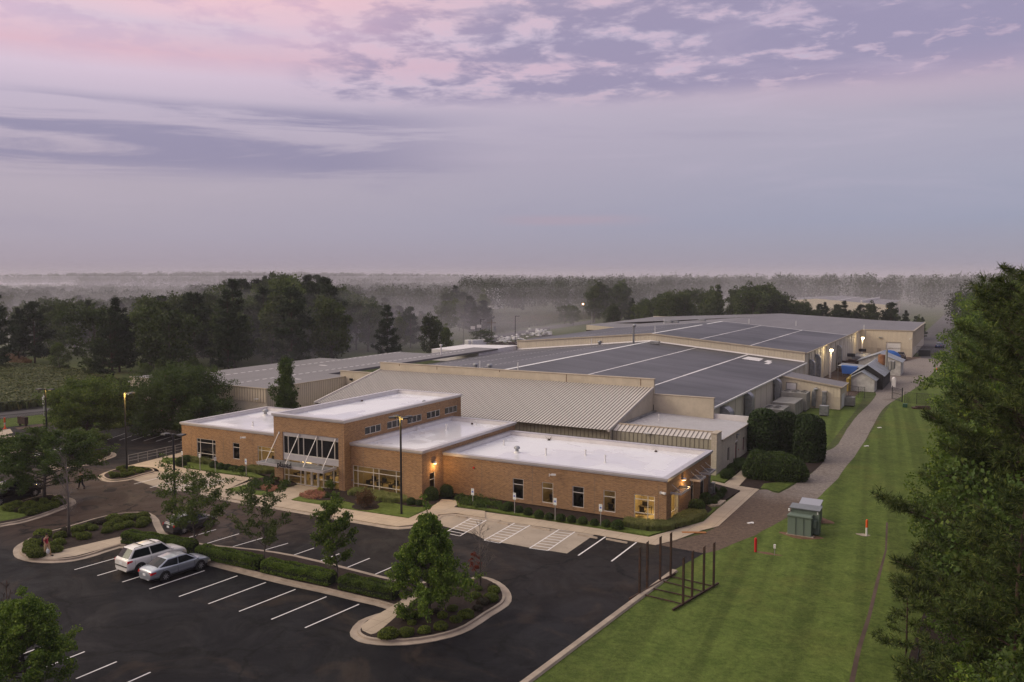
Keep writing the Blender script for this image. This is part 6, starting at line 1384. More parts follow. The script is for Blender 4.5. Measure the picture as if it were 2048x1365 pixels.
# ---- right hand wood: tall pines and understorey close to the viewer
PB = pine('loblolly', 201, 23.5, 5.0, 7.6, .28, .38, 80, 28, L_pine, 20, .030, lambda t: (1-t)**.6*.75+.20, -.10)
PB2 = pine('loblolly', 202, 20, 2.5, 6.6, .25, .38, 72, 27, L_pine, 19, .032, lambda t: (1-t)**.7*.8+.18, -.08)
SP = pine('sapling', 203, 5.0, .4, 1.7, .06, .30, 16, 10, L_pine, 9, .03)
GP = 'tall pines at the right wood edge'
tree(PB, (2.3, 50), .4, (.86, .86, .905), 'tallest pine at the right edge with its trunk showing', GP, 'pine_tree', 'pine')
tree(PB2, (4.2, 62), 2.4, (.85, .85, .98), 'pine just behind the tallest one at the right picture edge', GP, 'pine_tree', 'pine')
tree(PB2, (1.6, 74), 1.1, (.85, .85, .93), 'pine with long low limbs reaching over the lawn midway along the wood edge', GP, 'pine_tree', 'pine')
tree(PB, (4.2, 88), 3.1, (.75, .75, .86), 'tall pine farther back behind the long limbed one', GP, 'pine_tree', 'pine')
tree(PB2, (1.6, 38), 5.1, .66, 'lower dark pine with outstretched limbs below the tallest pine', GP, 'pine_tree', 'pine')
tree(PB, (8.5, 55), 2.2, .90, 'pine deepest in the right wood, cut by the frame', GP, 'pine_tree', 'pine')
tree(SP, G(1812, 1330), .7, .95, 'small pine sapling at the lower right lawn edge', None, 'pine_sapling', 'pine')
UD = [broadleaf('understorey', 210+i, 11.5, .6, 3.9, .16, 42000, .21, 44, lambda t: .9+.35*math.sin(math.pi*t)-.65*t*t, 26, .72, 62, (L_oak, L_maple, L_oak)[i]) for i in range(3)]
und = [(2.2, 33, .66, 1, ''), (5, 38, 1.0, 0, ''), (2.2, 42, .70, 0, ''), (1.6, 50, .86, 2, ''), (1.2, 57, .92, 0, ''), (5.2, 68, 1.3, 1, ''), (1.2, 65, 1.0, 1, ''), (1.2, 73, 1.05, 2, ''), (1.2, 82, 1.1, 0, ''), (4.8, 46, 1.2, 2, ''), (1.6, 92, 1.2, 1, ''), (1.5, 104, 1.3, 0, ''), (6.5, 112, 1.7, 1, ''), (1.6, 118, 1.4, 2, ''), (1.2, 134, 1.5, 1, ''), (1.0, 152, 1.6, 0, ''), (.8, 172, 1.6, 1, ''), (.5, 196, 1.65, 2, ''), (2.8, 27.5, .62, 1, ''), (8, 60, 1.6, 0, ''), (7, 100, 1.8, 1, ''), (7, 140, 1.8, 0, ''), (7, 180, 1.8, 1, ''), (4.2, 31, .82, 2, '')]
for i, (x, y, s_, k, _) in enumerate(und):
    tree(UD[k], (x, y), i*1.3, (min(s_, 1.15), min(s_, 1.15), s_), 'leafy tree low in the right hand wood, %s counted from the viewer outward' % ORD[sorted(range(len(und)), key=lambda j: und[j][1]).index(i)], 'understorey trees of the right wood', 'broadleaf_tree')
for i, (x, y, s_) in enumerate([(4.0, 108, .85), (4.5, 145, .85), (7.5, 170, .95), (6.0, 215, .95), (5.5, 128, .8)]):
    tree((PB2, PB)[i % 2], (x, y), i*2.1, s_, 'pine in the receding right wood edge, %s from the viewer' % ORD[[0, 2, 3, 4, 1][i]], 'pines of the receding wood edge', 'pine_tree', 'pine')

# ================================================================= parking lot lights
M_lens = mat('lamp_lens', (.6, .6, .6), .3)
def lot_lamp(px, py, ytop, label, heads=(0, 180), hd=0.0, glow=0, h=None):
    g = G(px, py); h = h or HT(px, py, ytop); t = empty('parking_lamp_post', (*g, 0), hd, label, 'lamp post', 'black lamp posts in the car park')
    MB().bar((0, 0, 0), (0, 0, .08), .22, .22, 12).bar((0, 0, .08), (0, 0, h-.12), .105, .085, 12).build('pole', M_black, t)
    MB().box(-.12, -.12, h-.16, .12, .12, h).build('pole_cap', M_black, t)
    for a in heads:
        a = R(a); m = Matrix.Rotation(a, 3, 'Z'); b = MB(); b.beam(m@Vector((.1, 0, h-.07)), m@Vector((.45, 0, h-.07)), .07, .08)
        for (x0, x1, w, zt, zb) in ((.42, .55, .18, .02, -.14), (.55, 1.05, .34, .03, -.10)):
            vs = [m@Vector((x, y, h-.03+z)) for x in (x0, x1) for y, z in ((-w, zb), (w, zb), (w*.85, zt), (-w*.85, zt))]
            b.add(vs, [(0, 1, 2, 3), (7, 6, 5, 4), (0, 4, 5, 1), (1, 5, 6, 2), (2, 6, 7, 3), (3, 7, 4, 0)])
        hdo = b.build('lamp_head', M_black, t, bevel=.015)
        vs = [m@Vector((x, y, h-.135)) for x, y in ((.58, -.26), (.58, .26), (1.0, .26), (1.0, -.26))]
        MB().add(vs, [(3, 2, 1, 0)]).build('lens', M_lens, hdo)
    if glow:
        l = bpy.data.lights.new('lamp_glow', 'POINT'); l.energy = glow; l.color = (1., .62, .14); l.shadow_soft_size = .08
        lo_ = bpy.data.objects.new('lamp_glow', l); COL.objects.link(lo_); lo_.parent = t; lo_.location = (.75*math.cos(R(heads[0])), .75*math.sin(R(heads[0])), h-.30)
    return t
lot_lamp(803, 1031, 833, 'black lamp post with four flat heads on the front lawn before the middle block', (215, 325, 35, 145), R(10), 500)
lot_lamp(254, 941, 786, 'black lamp post in the small boxwood island by the railing', (10, 80), R(-10), 800)
lot_lamp(352, 1062, 868, 'black lamp post rising behind the sparse tree left of the front slab', (5, 175), R(12), False)
lot_lamp(96, 918, 778, 'black lamp post at the far left above the oak', (0, 180), R(20), 120)
M_grey = mat('grey_post', (.30, .29, .28), .6, .3)
M_wood = mat('weathered_timber', (.20, .15, .11), .9, var=.3, vs=2)
def slim_pole(px, py, ytop, label, arm=.9, m=M_black, cat='lamp post', name='street_lamp'):
    g = G(px, py); h = HT(px, py, ytop); t = empty(name, (*g, 0), R(20), label, cat)
    MB().bar((0, 0, 0), (0, 0, h), .16, .10, 8).build('pole', m, t)
    if arm: MB().box(0, -.2, h-.12, arm*1.6, .2, h+.04).build('lamp_head', m, t)
    return t
slim_pole(927, 699, 645, 'thin pale pole at the edge of the dark wood', .4, M_grey); slim_pole(961, 690, 639, 'black lamp post left of the utility pole beyond the roofs')
slim_pole(1030.5, 684, 632.5, 'black lamp post standing before the rusty field'); slim_pole(421, 742, 703, 'black lamp post among dark trees behind the side warehouse')
slim_pole(1183.5, 651, 624, 'thin pole where the field meets the trees', 0, M_grey, 'pole', 'pole')
t = slim_pole(983, 690, 639, 'wooden utility pole with grey transformer can before the field', 0, M_wood, 'utility pole', 'utility_pole')
h = HT(983, 690, 639); MB().bar((-.9, 0, h-3.6), (-.9, 0, h-2.2), .45, .45, 10).bar((.9, 0, h-3.6), (.9, 0, h-2.2), .45, .45, 10).build('transformer_can', M_galv, t)
MB().box(-1.4, -.1, h-1.2, 1.4, .1, h-1.0).build('crossarm', M_wood, t)
t = slim_pole(952, 690, 656, 'short pole carrying pale floodlights beyond the roofs', 0, M_black, 'floodlight pole', 'floodlight_pole'); h = HT(952, 690, 656)
MB().cbox((-1.0, 0, h), (1.3, .5, .9)).cbox((1.0, 0, h+.5), (1.3, .5, .9)).build('floodlight', M_wpar, t)
# storage piles beyond the roofs
rg = np.random.default_rng(77)
for k, (px, py, w_) in enumerate([(1000, 688, 9), (1018, 684, 8), (1034, 681, 7), (1062, 674, 5), (1078, 672, 6), (1092, 671, 4)]):
    g = G(px, py); b = MB()
    for i in range(16): b.cbox((rg.normal()*w_*.28, rg.normal()*1.2, .5+abs(rg.normal())*.7), (rg.uniform(.6, 1.6), rg.uniform(.4, 1.0), rg.uniform(.2, .6)), rg.uniform(0, 3))
    o = b.build('wrapped_pile', M_white, bevel=.1); o.location = (*g, 0); tag(o, 'white wrapped pile beyond the roofs, %s from the left' % ORD[k], 'pile', 'white wrapped piles in the storage yard')
g = G(1004, 690); b = MB()
for i in range(12): b.cbox((rg.normal()*4, rg.normal()*1.5, .3+rg.uniform(0, .5)), (2.4, 1.2, .25), rg.uniform(0, 3))
o = b.build('timber_stack', M_rust); o.location = (*g, 0); tag(o, 'dark red timber stacked below the white piles', 'timber stack')
sheet('yard', GS([(985, 694), (1100, 668), (1110, 672), (1040, 700), (985, 715)]), .012, M_road)
sheet('yard', GS([(900, 712), (985, 690), (985, 715), (900, 730)]), .014, M_road)
for px, l in ((944, 'first white van shape at the foot of the wood'), (952, 'second white van shape at the foot of the wood')):
    g = G(px, 696); b = MB(); b.cbox((0, 0, 1.3), (4.2, 2.0, 2.2)).cbox((2.6, 0, .9), (1.4, 1.9, 1.3)).bar((-1.4, -1.05, .4), (-1.4, 1.05, .4), .4).bar((1.9, -1.05, .4), (1.9, 1.05, .4), .4); o = b.build('parked_van', M_white, bevel=.15); o.location = (*g, 0); o.rotation_euler = (0, 0, 1.2); tag(o, l, 'van', 'parked vans by the wood')

# ================================================================= parking signs
M_blue = mat('sign_blue', (.02, .09, .42), .5); M_signw = mat('sign_white', (.74, .76, .76), .5)
M_green = mat('sign_green', (.10, .30, .20), .5)
def ada_sign(px, py, ytop, label, rz=0.0, kind=1, wh=(.30, .62)):
    g = G(px, py); h = HT(px, py, ytop); t = empty('parking_sign', (*g, .12), rz, label, 'sign', 'accessible parking signs'); h -= .12
    MB().box(-.03, 0, 0, .03, .05, h-.05).build('post', M_grey, t)
    w, hh = wh; p = MB().box(-w/2, -.02, h-hh, w/2, -.002, h).build('sign_panel', M_signw, t, bevel=.004)
    if kind == 1:
        z = h-hh*.48; MB().box(-.085, -.026, z-.09, .085, -.0205, z+.09).build('symbol_field', M_blue, p)
        b = MB(); b.ell((-.015, -.029, z+.06), .014, .002, .014, 8, 6)
        b.beam((-.015, -.029, z+.045), (-.01, -.029, z-.01), .004, .014, up=(1, 0, 0)); b.beam((-.01, -.029, z-.01), (.03, -.029, z-.012), .004, .012); b.beam((.03, -.029, z-.012), (.045, -.029, z-.06), .004, .012, up=(1, 0, 0))
        pts = [(-.005+.042*math.cos(a), -.029, z-.028+.042*math.sin(a)) for a in np.linspace(R(150), R(345), 9)]
        for i in range(8): b.beam(pts[i], pts[i+1], .004, .010)
        b.build('wheelchair_symbol', M_signw, p)
        txt('sign_text', 'RESERVED\nPARKING', .052, (0, -.022, h-.10), (R(90), 0, 0), M_green, p, .001)
        MB().box(-.10, -.026, h-hh+.05, .10, -.0205, h-hh+.065).box(-.08, -.026, h-hh+.09, .08, -.0205, h-hh+.105).build('small_print', M_green, p)
    else:
        b = MB()
        for zz in (.12, .22, .33, .44): b.box(-.09, -.026, h-zz-.03, .09, -.0205, h-zz)
        b.build('small_print', M_dark, p)
ada_sign(945.4, 1014, 977.6, 'blue and white parking sign leftmost of the four before the right wing'); ada_sign(1029, 1030, 986, 'blue and white parking sign second from left before the right wing')
ada_sign(1110, 1043.7, 996.5, 'blue and white parking sign third from left before the right wing'); ada_sign(1201, 1055, 1009, 'blue and white parking sign rightmost before the right wing')
ada_sign(492.4, 954, 918, 'taller blue and white parking sign left of the entrance canopy', 0, 1, (.28, .60))
ada_sign(365, 938, 903, 'small white sign near the left corner of the left wing', 0, 2, (.26, .42)); ada_sign(400, 942.6, 908, 'small white sign under the left wing window', 0, 2, (.26, .42)); ada_sign(431, 946, 914.5, 'small sign turned edge on beside the round shrubs', R(75), 2, (.26, .42))
# ================================================================= railing by the left slab
a, b_ = Vector((*G(257, 929), .03)), Vector((*G(368, 904.5), .03)); t = empty('hand_railing', a, 0, 'grey metal railing along the left edge of the front slab', 'railing'); n = 6
for i in range(n+1): p = (b_-a)*i/n; MB().bar(p, p+Vector((0, 0, 1.0)), .03).build('post', M_grey, t)
for z in (.35, .68, 1.0): MB().bar(Vector((0, 0, z)), b_-a+Vector((0, 0, z)), .025 if z < 1 else .032).build('rail', M_grey, t)
# ================================================================= dark steel stillage rack on the lawn
gl_ = [G(1279, 1190), G(1294, 1177), G(1320, 1163), G(1341, 1155)]; gr_ = [G(1366, 1211), G(1384, 1197), G(1407, 1186), G(1427, 1175)]
hts = [(1279, 1190, 1098), (1294, 1177, 1086), (1320, 1163, 1076), (1341, 1155, 1068), (1366, 1211, 1118), (1384, 1197, 1105), (1407, 1186, 1096), (1427, 1175, 1088)]
rk = empty('stillage_rack', (*G(1340, 1180), 0), 0, 'open dark steel rack with eight tall posts on the lawn by the kerb', 'steel rack'); o0 = Vector((*G(1340, 1180), 0))
for (x, y, yt), g in zip(hts, gl_+gr_):
    p = Vector((*g, .02))-o0; h = HT(x, y, yt); b = MB(); b.beam(p, p+Vector((0, 0, h)), .13, .15, up=(0, 1, 0)); b.add([p+Vector(v) for v in ((-.065, -.075, h), (.065, -.075, h), (.065, .075, h), (-.065, .075, h), (.065, -.075, h+.12), (.065, .075, h+.12))], [(0, 4, 5, 3), (0, 1, 4), (3, 5, 2), (1, 2, 5, 4)]); b.build('post', M_rust, rk)
for s_ in (gl_, gr_):
    p, r_ = Vector((*s_[0], .10))-o0, Vector((*s_[-1], .10))-o0; d = (r_-p).normalized(); MB().beam(p-d*1.3, r_+d*.7, .11, .12).build('base_rail', M_rust, rk)
for p, r_ in zip(gl_, gr_): MB().beam(Vector((*p, .08))-o0, Vector((*r_, .08))-o0, .07, .07).build('cross_bar', M_rust, rk)
# ================================================================= transformers, markers
M_tgreen = mat('transformer_green', (.14, .185, .15), .5, var=.1, vs=1, spec=.35); M_tgrey = mat('transformer_grey', (.17, .185, .20), .45, var=.15, vs=1)
def patch(px, py, rx, ry, m, name='bare_soil'):
    g = G(px, py); tag(link(name, MB().add([(g[0]+rx*(1+.18*math.sin(3*a+px))*math.cos(a), g[1]+ry*(1+.15*math.cos(4*a))*math.sin(a), -.004) for a in np.linspace(0, 6.28, 19)[:-1]], [tuple(range(18))]).mesh(name, m)), kind='structure')
M_soil = mat('orange_soil', (.20, .115, .07), .95, var=.4, vs=2)
patch(1602, 1072, 1.7, .8, M_soil); patch(1630, 1040, 1.5, 1.1, M_soil); patch(1727, 1070, .55, .35, M_curb, 'concrete_pad'); patch(1535, 1107, 1.0, .25, M_soil)
g = G(1604, 1072); t = empty('electric_transformer', (*g, 0), R(-2), 'larger green padmount transformer with ribbed front doors on the lawn', 'transformer')
MB().box(-1.25, -.25, 0, .95, .25, .06).build('base', M_curb, t)
b = MB(); b.box(-1.15, -.2, .06, .75, .7, 1.72); bo = b.build('front_cabinet', M_tgreen, t, bevel=.02)
for x in (-.52, .12): MB().tube([(x-.06, -.24, 1.62), (x, -.26, 1.5), (x, -.26, .1)], .028, 6).build('door_edge', M_tgreen, t)
MB().box(-1.2, -.32, 1.60, .85, -.2, 1.68).build('rain_lip', M_tgreen, t)
b = MB(); b.box(-1.1, .72, .06, 1.2, 1.5, 2.1); b.build('tank', M_tgreen, t, bevel=.02); b = MB(); b.add([(-1.2, .5, 2.08), (1.28, .5, 2.08), (1.28, 1.6, 2.2), (-1.2, 1.6, 2.2), (-1.2, .5, 2.14), (1.28, .5, 2.14), (1.28, 1.6, 2.28), (-1.2, 1.6, 2.28)], [(4, 5, 6, 7), (0, 1, 5, 4), (1, 2, 6, 5), (2, 3, 7, 6), (3, 0, 4, 7)]); b.build('lid', M_tgrey, t)
MB().box(.78, .3, .7, 1.05, .65, 1.3).build('side_box', M_tgreen, t); MB().box(1.0, .715, 1.75, 1.1, .72, 1.98).box(-1.28, .5, 1.8, -1.15, .62, 2.0).build('warning_label', M_signw, t)
g = G(1622, 1043); t = empty('electric_transformer', (*g, 0), R(-2), 'smaller grey transformer with sloping lid behind the green one', 'transformer')
MB().box(-.95, -.8, 0, .75, .9, 1.35).build('cabinet', M_tgrey, t, bevel=.02)
MB().add([(-1.0, -.86, 1.36), (.8, -.86, 1.36), (.8, .95, 1.72), (-1.0, .95, 1.72), (-1.0, -.86, 1.42), (.8, -.86, 1.42), (.8, .95, 1.80), (-1.0, .95, 1.80)], [(4, 5, 6, 7), (0, 1, 5, 4), (1, 2, 6, 5), (2, 3, 7, 6), (3, 0, 4, 7)]).build('lid', mat('pale_lid', (.30, .31, .36), .4), t)
b = MB()
for i in range(8): b.box(-.9+i*.22, -.82, .2, -.82+i*.22, -.802, 1.2)
b.build('vents', M_dark, t)
def marker(px, py, ytop, label, m1, m2, r=.06):
    g = G(px, py); h = HT(px, py, ytop); t = empty('marker_post', (*g, 0), 0, label, 'marker post'); MB().bar((0, 0, 0), (.0, 0, h*.52), r, r, 10).build('lower_tube', m2, t); MB().bar((0, 0, h*.52), (.0, 0, h*.96), r*1.1, r*1.1, 10).ell((0, 0, h*.96), r*1.1, r*1.1, r, 10, 6).build('upper_tube', m1, t)
marker(1733, 1072, 1040, 'white and orange marker post on the lawn beyond the transformers', M_orange, M_white, .085); marker(1873, 745, 737, 'white and orange marker post far up the lawn near the rear yard', M_orange, M_white, .12)
marker(1511, 1104, 1077, 'dark red hydrant marker post on the lawn by the gravel', M_red, M_red, .10)
marker(10, 856, 836, 'leaning orange and white marker post by the far left fence', M_orange, M_white, .11)
g = G(1549, 1111); t = empty('small_stake', (*g, 0), 0, 'short stake with white box top on the lawn', 'stake'); MB().bar((0, 0, 0), (0, 0, .75), .025).build('stake', M_grey, t); MB().box(-.08, -.06, .55, .08, .06, .85).build('box', M_wpar, t)
g = G(1388, 1066); tag(MB().cbox((g[0], g[1], .03), (.35, 2.0, .06), R(-62)).build('timber_board', mat('orange_wood', (.42, .18, .06), .8, var=.3, vs=4)), 'orange brown board lying at the walk edge', 'board')
g = G(1758, 928); 
for px, py in ((1758, 856), (1732, 893), (1500, 1047)):
    g = G(px, py); tag(MB().cbox((g[0], g[1], .03), (.5, .25, .06), 1).cbox((g[0]+.2, g[1]+.1, .05), (.2, .4, .05), .3).build('litter', M_white), {1758: 'white litter on the lawn right of the lane, upper piece', 1732: 'white litter on the lawn at the lane edge, lower piece', 1500: 'white litter on the brown gravel'}[px], 'litter')
# ================================================================= fences
M_fence = mat('black_fence', (.02, .022, .022), .6)
def meshmat():
    m_ = bpy.data.materials.new('chain_link'); m_.use_nodes = True; q = ND(m_.node_tree); q.n.clear(); pos = q.new('ShaderNodeNewGeometry').outputs['Position']; x, y, z = q.sep(pos)[:3]
    s = q.m('ADD', x, y); u = q.m('FRACT', q.m('MULTIPLY', q.m('ADD', s, z), 9.0)); v = q.m('FRACT', q.m('MULTIPLY', q.m('SUBTRACT', s, z), 9.0))
    k = q.m('MAXIMUM', q.m('LESS_THAN', u, .12), q.m('LESS_THAN', v, .12)); tr = q.new('ShaderNodeBsdfTransparent'); d = q.new('ShaderNodeBsdfDiffuse'); d.inputs[0].default_value = (.02, .022, .022, 1)
    mx = q.new('ShaderNodeMixShader'); q.l.new(k, mx.inputs[0]); q.l.new(tr.outputs[0], mx.inputs[1]); q.l.new(d.outputs[0], mx.inputs[2]); q.l.new(mx.outputs[0], q.new('ShaderNodeOutputMaterial').inputs[0]); return m_
M_link = meshmat()
def fence(pts, h, step, label, mesh=True, rail=True, r=.04, name='chain_link_fence', m=M_fence):
    P = [Vector((*p, 0)) for p in pts]; t = empty(name, P[0], 0, label, 'fence'); o = P[0]
    for a, c in zip(P, P[1:]):
        n = max(1, int((c-a).length/step))
        for i in range(n+1): p = a+(c-a)*i/n-o; MB().bar(p, p+Vector((0, 0, h)), r).build('post', m, t)
        if rail: MB().bar(a-o+Vector((0, 0, h-.04)), c-o+Vector((0, 0, h-.04)), r*.7).build('rail', m, t)
        if mesh: a_, c_ = a-o, c-o; MB().quad((a_.x, a_.y, .05), (c_.x, c_.y, .05), (c_.x, c_.y, h-.05), (a_.x, a_.y, h-.05)).build('mesh', M_link, t)
fence(GS([(-60, 866), (0, 858), (102, 847), (150, 841)]), 1.9, 7, 'black chain link fence along the grass beyond the left lot'); fence(GS([(-60, 832), (0, 826), (140, 812), (235, 798)]), 1.6, 6, 'dark fence in front of the reeds beyond the road')
fence(GS([(1809, 806), (1833, 809), (1905, 815), (1990, 800)]), 1.9, 5, 'dark chain link fence from the lane gate into the right wood')
t = empty('lane_gate', (*G(1784, 798), 0), 0, 'tall open chain link gate leaf at the lane', 'gate'); o = Vector((*G(1784, 798), 0))
a, c = Vector((0, 0, 0)), Vector((*G(1804, 805), 0))-o; MB().bar(a, a+Vector((0, 0, 2.3)), .06).build('gate_post', M_fence, t); MB().bar(c, c+Vector((0, 0, 2.5)), .09).build('gate_post', M_fence, t)
for z in (.15, 1.2, 2.1): MB().bar(a+Vector((0, 0, z)), c+Vector((0, 0, z)), .035).build('rail', M_fence, t)
MB().quad((0, 0, .1), (c.x, c.y, .1), (c.x, c.y, 2.1), (0, 0, 2.1)).build('mesh', M_link, t)
fence(GS([(1697, 793), (1716, 796), (1729, 797)]), 2.0, 3, 'dark gate and fence posts before the white shed'); fence([(-19, 262), (4, 262)], 1.9, 4, 'dark fence across the far end beside the lane')
fence([G(1868, 1150), G(1872, 1190), G(1850, 1260), G(1822, 1400)], .75, 2, 'black silt fence at the foot of the right wood', False, True, .03, 'silt_fence')
fence(GS([(985, 689), (1100, 666)]), 1.8, 5, 'dark fence behind the white piles')
g = G(1810, 815); tag(MB().cbox((g[0], g[1], .3), (.7, .7, .6)).build('green_utility_box', mat('dark_green', (.02, .07, .04), .5), bevel=.05), 'small dark green utility box by the gate', 'utility box')
g = G(1842, 818); tag(MB().cbox((g[0], g[1], .12), (2.6, 1.3, .25), .3).cbox((g[0]+.2, g[1]+.1, .35), (2.0, .8, .2), .5).build('brush_pile', M_rust), 'low dark pile on the lawn right of the green box', 'pile')
g = G(46, 852); tag(MB().cbox((g[0], g[1], .8), (1.8, .5, 1.0)).cbox((g[0]-.7, g[1], .2), (.2, .3, .4)).cbox((g[0]+.7, g[1], .2), (.2, .3, .4)).build('site_sign', M_rust), 'dark square brick sign in the mulch by the left fence', 'sign')
sheet('mulch_strip', GS([(30, 856), (100, 846), (112, 849), (36, 860)]), .02, M_dirt)
t = slim_pole(89, 832, 803, 'thin post with pale board beside the left road', 0, M_grey, 'sign', 'road_sign'); MB().box(-.25, -.05, 1.8, .25, 0, 3.2).build('sign_panel', M_wpar, t)
g = G(10, 858); t = empty('traffic_cone', (*g, 0), 0, 'orange traffic cone at the far left kerb', 'traffic cone'); MB().bar((0, 0, 0), (0, 0, .7), .16, .03, 12).build('cone', M_orange, t); MB().box(-.2, -.2, 0, .2, .2, .04).build('base', M_orange, t)
# ================================================================= plant and ducts along the east side
M_hvac = mat('weathered_hvac', (.33, .32, .29), .6, .25, var=.25, vs=.8)
def duct(px, py, X, z_top, h, w, d, label, out=1):
    t = empty('air_duct', (X, 0, 0), 0, label, 'air duct', 'ducts on the east wall')
    return t
def elbow_duct(y, ztop, label, w=1.5, d=1.2, x=XR, zb=0.0):
    t = empty('air_duct', (x, y, 0), 0, label, 'air duct', 'ducts on the east wall'); b = MB(); n = 6; pts = []
    for i in range(n+1): a = R(90)*i/n; pts.append((.25+(d)*math.sin(a), ztop-d+d*math.cos(a)))
    prof_o = [(0.02, ztop)]+pts+[(.25+d, zb)]; prof_i = [(0.02, ztop-d*.8)]+[(.27, ztop-d*.8)]+[(.30, zb)]
    for s in (-w/2, w/2): b.add([(px_, s, z) for px_, z in prof_o]+[(px_, s, z) for px_, z in prof_i[::-1]], [tuple(range(len(prof_o)+len(prof_i)))])
    for i in range(len(prof_o)-1): (xa, za), (xb, zb_) = prof_o[i], prof_o[i+1]; b.quad((xa, -w/2, za), (xa, w/2, za), (xb, w/2, zb_), (xb, -w/2, zb_))
    b.build('duct_body', M_galv, t); c = MB()
    for z in (ztop-d-.1, ztop-d-1.1): 
        if z > zb: c.box(.2, -w/2-.03, z-.03, .28+d, w/2+.03, z+.03)
    c.build('joint_band', M_hvac, t); return t
elbow_duct(YF+20.2, 4.6, 'wide round topped duct on the east wall nearest the annex', 2.0, 1.2); elbow_duct(121.5, 5.0, 'tall curved duct on the east wall, second from the annex', 1.5, .95); elbow_duct(140.5, 4.95, 'curved duct dropping into the plant beside the lean-to', 1.4, .9, zb=1.4)
for i, (x, zt_, hk) in enumerate(((-23.9, 2.75, 1), (-22.3, 2.75, 0))):
    t = empty('air_duct', (x, TY0, 0), 0, ('bent', 'straight square')[i]+' galvanised duct up the front wall of the lean-to', 'air duct', 'ducts on the lean-to'); MB().box(-.3, -.65, .35, .3, -.08, zt_).build('duct_body', M_galv, t)
    if hk: MB().tube([(0, -.36, zt_), (.1, -.36, zt_+.35), (.5, -.3, zt_+.42)], .3, 10).build('elbow', M_galv, t)
    else: MB().box(-.35, -.7, zt_, .35, -.02, zt_+.18).build('cap', M_coping, t)
def hvac(cx, cy, L, Wd, H, label, fans=(), rz=0.0, m=None, z=0.0):
    t = empty('hvac_unit', (cx, cy, z), rz, label, 'air handler', 'air handling units along the east wall'); b = MB(); b.box(-Wd/2, -L/2, .15, Wd/2, L/2, H); b.build('cabinet', m or M_hvac, t, bevel=.03)
    s = MB(); n = int(L/1.1)
    for i in range(1, n): s.box(Wd/2+.002, -L/2+L*i/n-.02, .2, Wd/2+.02, -L/2+L*i/n+.02, H-.05); s.box(-Wd/2+.05, -L/2+L*i/n-.03, H+.002, Wd/2-.05, -L/2+L*i/n+.03, H+.03)
    if n > 1: s.build('panel_seams', M_seam, t)
    MB().box(-Wd/2+.1, -L/2+.1, 0, Wd/2-.1, L/2-.1, .15).build('base', M_dark, t)
    for fx, fy in fans: f = MB().bar((fx, fy, H), (fx, fy, H+.14), .48, .46, 16).build('fan_housing', M_hvac, t); MB().bar((fx, fy, H+.141), (fx, fy, H+.15), .40, .40, 16).build('fan_grille', M_dark, f)
    return t
hvac(-27.0, 130.0, 4.5, 3.2, 1.9, 'nearest weathered rooftop style air handler with small fans behind the hollies', [(-.8, -1.2), (.4, -1.2), (-.8, .2), (.4, .2)])
hvac(-26.4, 136.2, 6.6, 3.4, 2.2, 'long flat air handler in the middle of the plant row'); hvac(-26.3, 141.6, 3.4, 4.0, 2.9, 'taller condenser with three fans beside the lean-to', [(-1.3, -.9), (0, -.9), (1.3, -.9), (-1.3, .7), (0, .7), (1.3, .7)])
hvac(-28.2, 125.8, 2.6, 1.6, 1.5, 'small metal housing against the wall below the curved duct', m=M_galv)
hvac(*G(1648, 832), 1.1, 1.3, 1.6, 'lone grey cabinet on the grass beside the lean-to', m=M_galv); hvac(*G(1697, 812), 1.6, 1.9, 1.5, 'white condensing unit at the outer corner of the lean-to', [(0, 0)])
hvac(-27.6, 158.5, 7.5, 3.0, 2.6, 'large galvanised plenum behind the lean-to roof', m=M_galv); hvac(-25.2, 157, 5, 2.2, 2.3, 'galvanised box unit outside the large plenum', m=M_galv)
hvac(-26.5, 226, 9, 3.4, 2.0, 'long low grey unit near the far inner corner', m=M_galv)
elbow_duct(172, 5.3, 'twin elbow duct on the rear east wall near the lit lamp', 1.4, .8, zb=1.0); elbow_duct(178.5, 5.8, 'taller elbow duct just beyond the twin elbow', 1.2, .8, zb=1.0); elbow_duct(207, 5.6, 'duct on the rear east wall midway to the inner corner', 1.4, .8)
for (x, y) in ((-27.2, 164.5), (-27.4, 160), (-27, 232), (-27.6, 216)): tag(MB().bar((x, y, 2.3), (x, y, 3.0), .9, .9, 14).build('fan_drum', M_dark), 'dark round fan drum %s along the rear east wall' % {164.5: 'beside the nearer lit pole', 160: 'on the large plenum', 232: 'near the far lit pole', 216: 'midway'}[y], 'fan', 'dark fan drums')
def yard_light(x, y, h, label):
    t = empty('yard_light', (x, y, 0), 0, label, 'yard light', 'lit lamps on the rear wall'); MB().bar((0, 0, 0), (0, 0, h), .22, .22, 10).build('pole', M_wpar, t); MB().cbox((.15, 0, h+.25), (.55, .45, .40)).build('lamp', mat('yard_lamp', (1, .9, .6), .5, emit=(1, .78, .40), es=16), t)
    l = bpy.data.lights.new('lamp_glow', 'POINT'); l.energy = 220; l.color = (1., .74, .36); l.shadow_soft_size = .15; lo_ = bpy.data.objects.new('lamp_glow', l); COL.objects.link(lo_); lo_.parent = t; lo_.location = (.75, -.5, h+.15)
yard_light(-28.2, 189, 5.6, 'bright lamp on a pale pole halfway along the rear east wall'); yard_light(-27.9, 238.5, 5.0, 'bright lamp near the inner corner by the roller door wing')
t = empty('lit_doorway', (XR, 183, 0), 0, 'glowing doorway strip low on the rear east wall', 'doorway'); MB().box(.1, -.3, 1.0, .16, .4, 4.2).build('lit_gap', mat('lit_gap', (1, .9, .6), .5, emit=(1, .72, .34), es=2.5), t)
